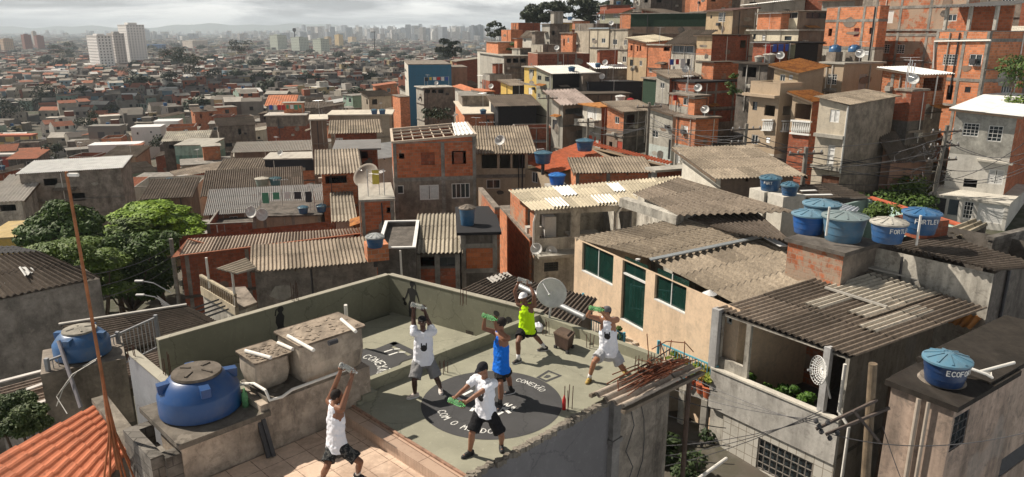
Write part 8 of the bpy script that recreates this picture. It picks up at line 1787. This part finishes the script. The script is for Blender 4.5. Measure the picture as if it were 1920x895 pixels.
for k in range(3): wire(T7-Vector((0, 0, .5+.6*k)), gy(60, 520+30*k, 30), .6, 'power cable crossing in front of the green trees at left', 'cables crossing the trees at left', .02)
for x, y, lab in ((258, 527, 'upper street lamp arm with pale head in front of the trees'), (260, 553, 'lower street lamp arm with pale head in front of the trees')):
    t = thing('street_lamp', lab, 'street lamp', gy(x+60, y+20, 36)); m = MB(); m.tube([gy(x+62, y+22, 36), gy(x+30, y+4, 36), gy(x+8, y, 36)], .025, 6); m.build('lamp_arm', ALU, t); m = MB(); m.beam(gy(x-5, y, 36), gy(x+10, y, 36), .14, .07); m.build('lamp_head', WHITE, t)
# ---------------------------------------------------------------- the ground
def ground():
    vs = []; fs = []; px = [-900]+list(range(-300, 2301, 50))+[2900]; D = [1, 6, 10, 14, 18, 22, 25, 30, 35, 40, 47, 55, 65, 75, 85, 95, 105, 120, 135, 150, 185, 220, 280, 340, 400, 520, 640, 800, 1100, 1600, 3000, 6000, 11000]
    for d in D:
        for p in px:
            s = (p-960)/FPX; x = s*(d*1.02+1.5); vs.append((x, d, terr(x, d)))
    n = len(px)
    for j in range(len(D)-1):
        for i in range(n-1): a = j*n+i; fs.append((a, a+1, a+n+1, a+n))
    me = bpy.data.meshes.new('ground'); me.from_pydata(vs, [], fs); me.polygons.foreach_set('use_smooth', [True]*len(fs))
    t = NT('earth_and_scrub'); P = t.pos(); a = t.noise(P, .05, 6, .7); b = t.noise(P, 1.2, 6, .7)
    col = t.mix(t.ramp(a, .4, .6), (.1, .085, .07), (.045, .055, .03)); col = t.mix(t.math('MULTIPLY', t.ramp(b, .45, .7), .6), col, (.16, .145, .13)); me.materials.append(t.done(col, .95))
    o = bpy.data.objects.new('ground', me); COL.objects.link(o); tag(o, 'bare earth and scrub slope beneath the houses', None, None, 'structure')
ground()

def hills():
    vs = []; fs = []; rg = random.Random(2); N = 160
    for i in range(N+1):
        px = -400+1700*i/N; a = 48-3*math.sin(i*.09)+2.2*math.sin(i*.31+1)+1.2*math.sin(i*.9); 
        if px > 500: a += (px-500)*.02
        p = gy(px, a, 10400); q = gy(px, 70, 9900); vs += [(q.x, 9900, -40), (p.x, p.y, p.z), (p.x, 10900, -40)]
    for i in range(N): k = 3*i; fs += [(k, k+3, k+4, k+1), (k+1, k+4, k+5, k+2)]
    me = bpy.data.meshes.new('hills'); me.from_pydata(vs, [], fs); me.materials.append(plain((.06, .08, .05), .95)); o = bpy.data.objects.new('hills', me); COL.objects.link(o); tag(o, 'low hazy hills on the horizon', None, None, 'structure')
hills()
def haze():
    m = MB(); m.slab([(-16000, -120), (16000, -120), (16000, 11400), (-16000, 11400)], -42, 175); o = m.build('haze', bpy.data.materials.new('haze_air')); mt = o.data.materials[0]; mt.use_nodes = True; t = mt.node_tree; t.nodes.clear()
    ou = t.nodes.new('ShaderNodeOutputMaterial'); v = t.nodes.new('ShaderNodeVolumePrincipled'); v.inputs['Color'].default_value = (.78, .89, 1.0, 1); v.inputs['Density'].default_value = HAZE; v.inputs['Anisotropy'].default_value = 0.0
    t.links.new(v.outputs[0], ou.inputs['Volume']); tag(o, 'pale blue haze over the distant city', None, None, 'stuff')
HAZE = .00013
haze()
def shade_clouds():  # added clouds above the view, placed so their shadows fall on the valley
    rg = random.Random(12)
    for k, (x, y, r) in enumerate(((-600, 560, 95), (-500, 760, 110), (-388, 507, 60))):
        m = MB()
        for _ in range(14):
            a = rg.random()*6.28; q = r*rg.random()**.5; rr = r*rg.uniform(.25, .5); ellipsoid(m, (x+q*math.cos(a), y+q*math.sin(a)*.8, 470+rg.uniform(0, 25)), Vector((rr, 0, 0)), Vector((0, rr, 0)), Vector((0, 0, rr*.3)), 16, 8)
        tag(m.build('cloud', plain((.85, .85, .86), .95, 0, .02), None, True), 'grey white cloud added out of view to shade the valley', None, None, 'structure')
shade_clouds()
# ================================================================ camera, light, sky
cam = bpy.data.cameras.new('camera'); co = bpy.data.objects.new('camera', cam); COL.objects.link(co); scene.camera = co
cam.sensor_width = 36; cam.lens = 36*FPX/1920; cam.clip_end = 60000; cam.clip_start = .1
co.location = (0, 0, CAMZ); co.rotation_euler = (math.pi/2-PITCH, 0, 0)
SUN_EL, SUN_AZ = R(46), R(-69)             # azimuth from +Y towards +X: far left
sd = Vector((math.sin(SUN_AZ)*math.cos(SUN_EL), math.cos(SUN_AZ)*math.cos(SUN_EL), math.sin(SUN_EL)))
sl = bpy.data.lights.new('sun', 'SUN'); sl.energy = 5.0; sl.angle = R(.6); sl.color = (1, .9, .77)
so = bpy.data.objects.new('sun', sl); COL.objects.link(so); so.rotation_euler = (-sd).to_track_quat('-Z', 'Y').to_euler()
w = bpy.data.worlds.new('World'); scene.world = w; w.use_nodes = True; t = w.node_tree; t.nodes.clear()
o = t.nodes.new('ShaderNodeOutputWorld'); bg = t.nodes.new('ShaderNodeBackground'); sky = t.nodes.new('ShaderNodeTexSky'); sky.sky_type = 'NISHITA'; sky.sun_disc = False
sky.sun_elevation = SUN_EL; sky.sun_rotation = SUN_AZ; sky.air_density = 1.2; sky.dust_density = 1.5
tc = t.nodes.new('ShaderNodeTexCoord'); mp = t.nodes.new('ShaderNodeMapping'); mp.inputs[3].default_value = (1, 1, 7.0)
n1 = t.nodes.new('ShaderNodeTexNoise'); n1.inputs['Scale'].default_value = 4.2; n1.inputs['Detail'].default_value = 9; n1.inputs['Roughness'].default_value = .58; n1.inputs['Distortion'].default_value = .4
cr = t.nodes.new('ShaderNodeValToRGB'); cr.color_ramp.elements[0].position = .42; cr.color_ramp.elements[0].color = (3.0, 3.15, 3.45, 1); cr.color_ramp.elements[1].position = .58; cr.color_ramp.elements[1].color = (9.5, 9.4, 9.0, 1)
cv = t.nodes.new('ShaderNodeMapRange'); cv.inputs[1].default_value = .25; cv.inputs[2].default_value = .5; cv.inputs[3].default_value = .6; cv.inputs[4].default_value = .97
sp = t.nodes.new('ShaderNodeSeparateXYZ'); hz = t.nodes.new('ShaderNodeMapRange'); hz.inputs[1].default_value = .05; hz.inputs[2].default_value = .5; hz.inputs[3].default_value = 1; hz.inputs[4].default_value = .22
ml = t.nodes.new('ShaderNodeMix'); ml.data_type = 'RGBA'; ml.blend_type = 'MULTIPLY'; ml.inputs[0].default_value = 1; mx = t.nodes.new('ShaderNodeMix'); mx.data_type = 'RGBA'
L_ = t.links.new                           # broken cloud cover, its undersides darker overhead than towards the bright horizon
L_(tc.outputs['Generated'], mp.inputs[0]); L_(mp.outputs[0], n1.inputs['Vector']); L_(n1.outputs[0], cr.inputs[0]); L_(n1.outputs[0], cv.inputs[0]); L_(tc.outputs['Generated'], sp.inputs[0]); L_(sp.outputs[2], hz.inputs[0])
L_(cr.outputs[0], ml.inputs[6]); L_(hz.outputs[0], ml.inputs[7]); L_(cv.outputs[0], mx.inputs[0]); L_(sky.outputs[0], mx.inputs[6]); L_(ml.outputs[2], mx.inputs[7]); L_(mx.outputs[2], bg.inputs[0]); bg.inputs[1].default_value = .096; L_(bg.outputs[0], o.inputs[0])
scene.view_settings.view_transform = 'Standard'; scene.view_settings.look = 'None'; scene.view_settings.exposure = .42; scene.view_settings.gamma = 1
finish_roots()
c = scene.cycles; c.max_bounces = 6; c.diffuse_bounces = 3; c.glossy_bounces = 3; c.transmission_bounces = 4; c.volume_bounces = 1; c.transparent_max_bounces = 6
try: c.use_denoising = True; c.use_adaptive_sampling = True; c.adaptive_threshold = .02
except Exception: pass
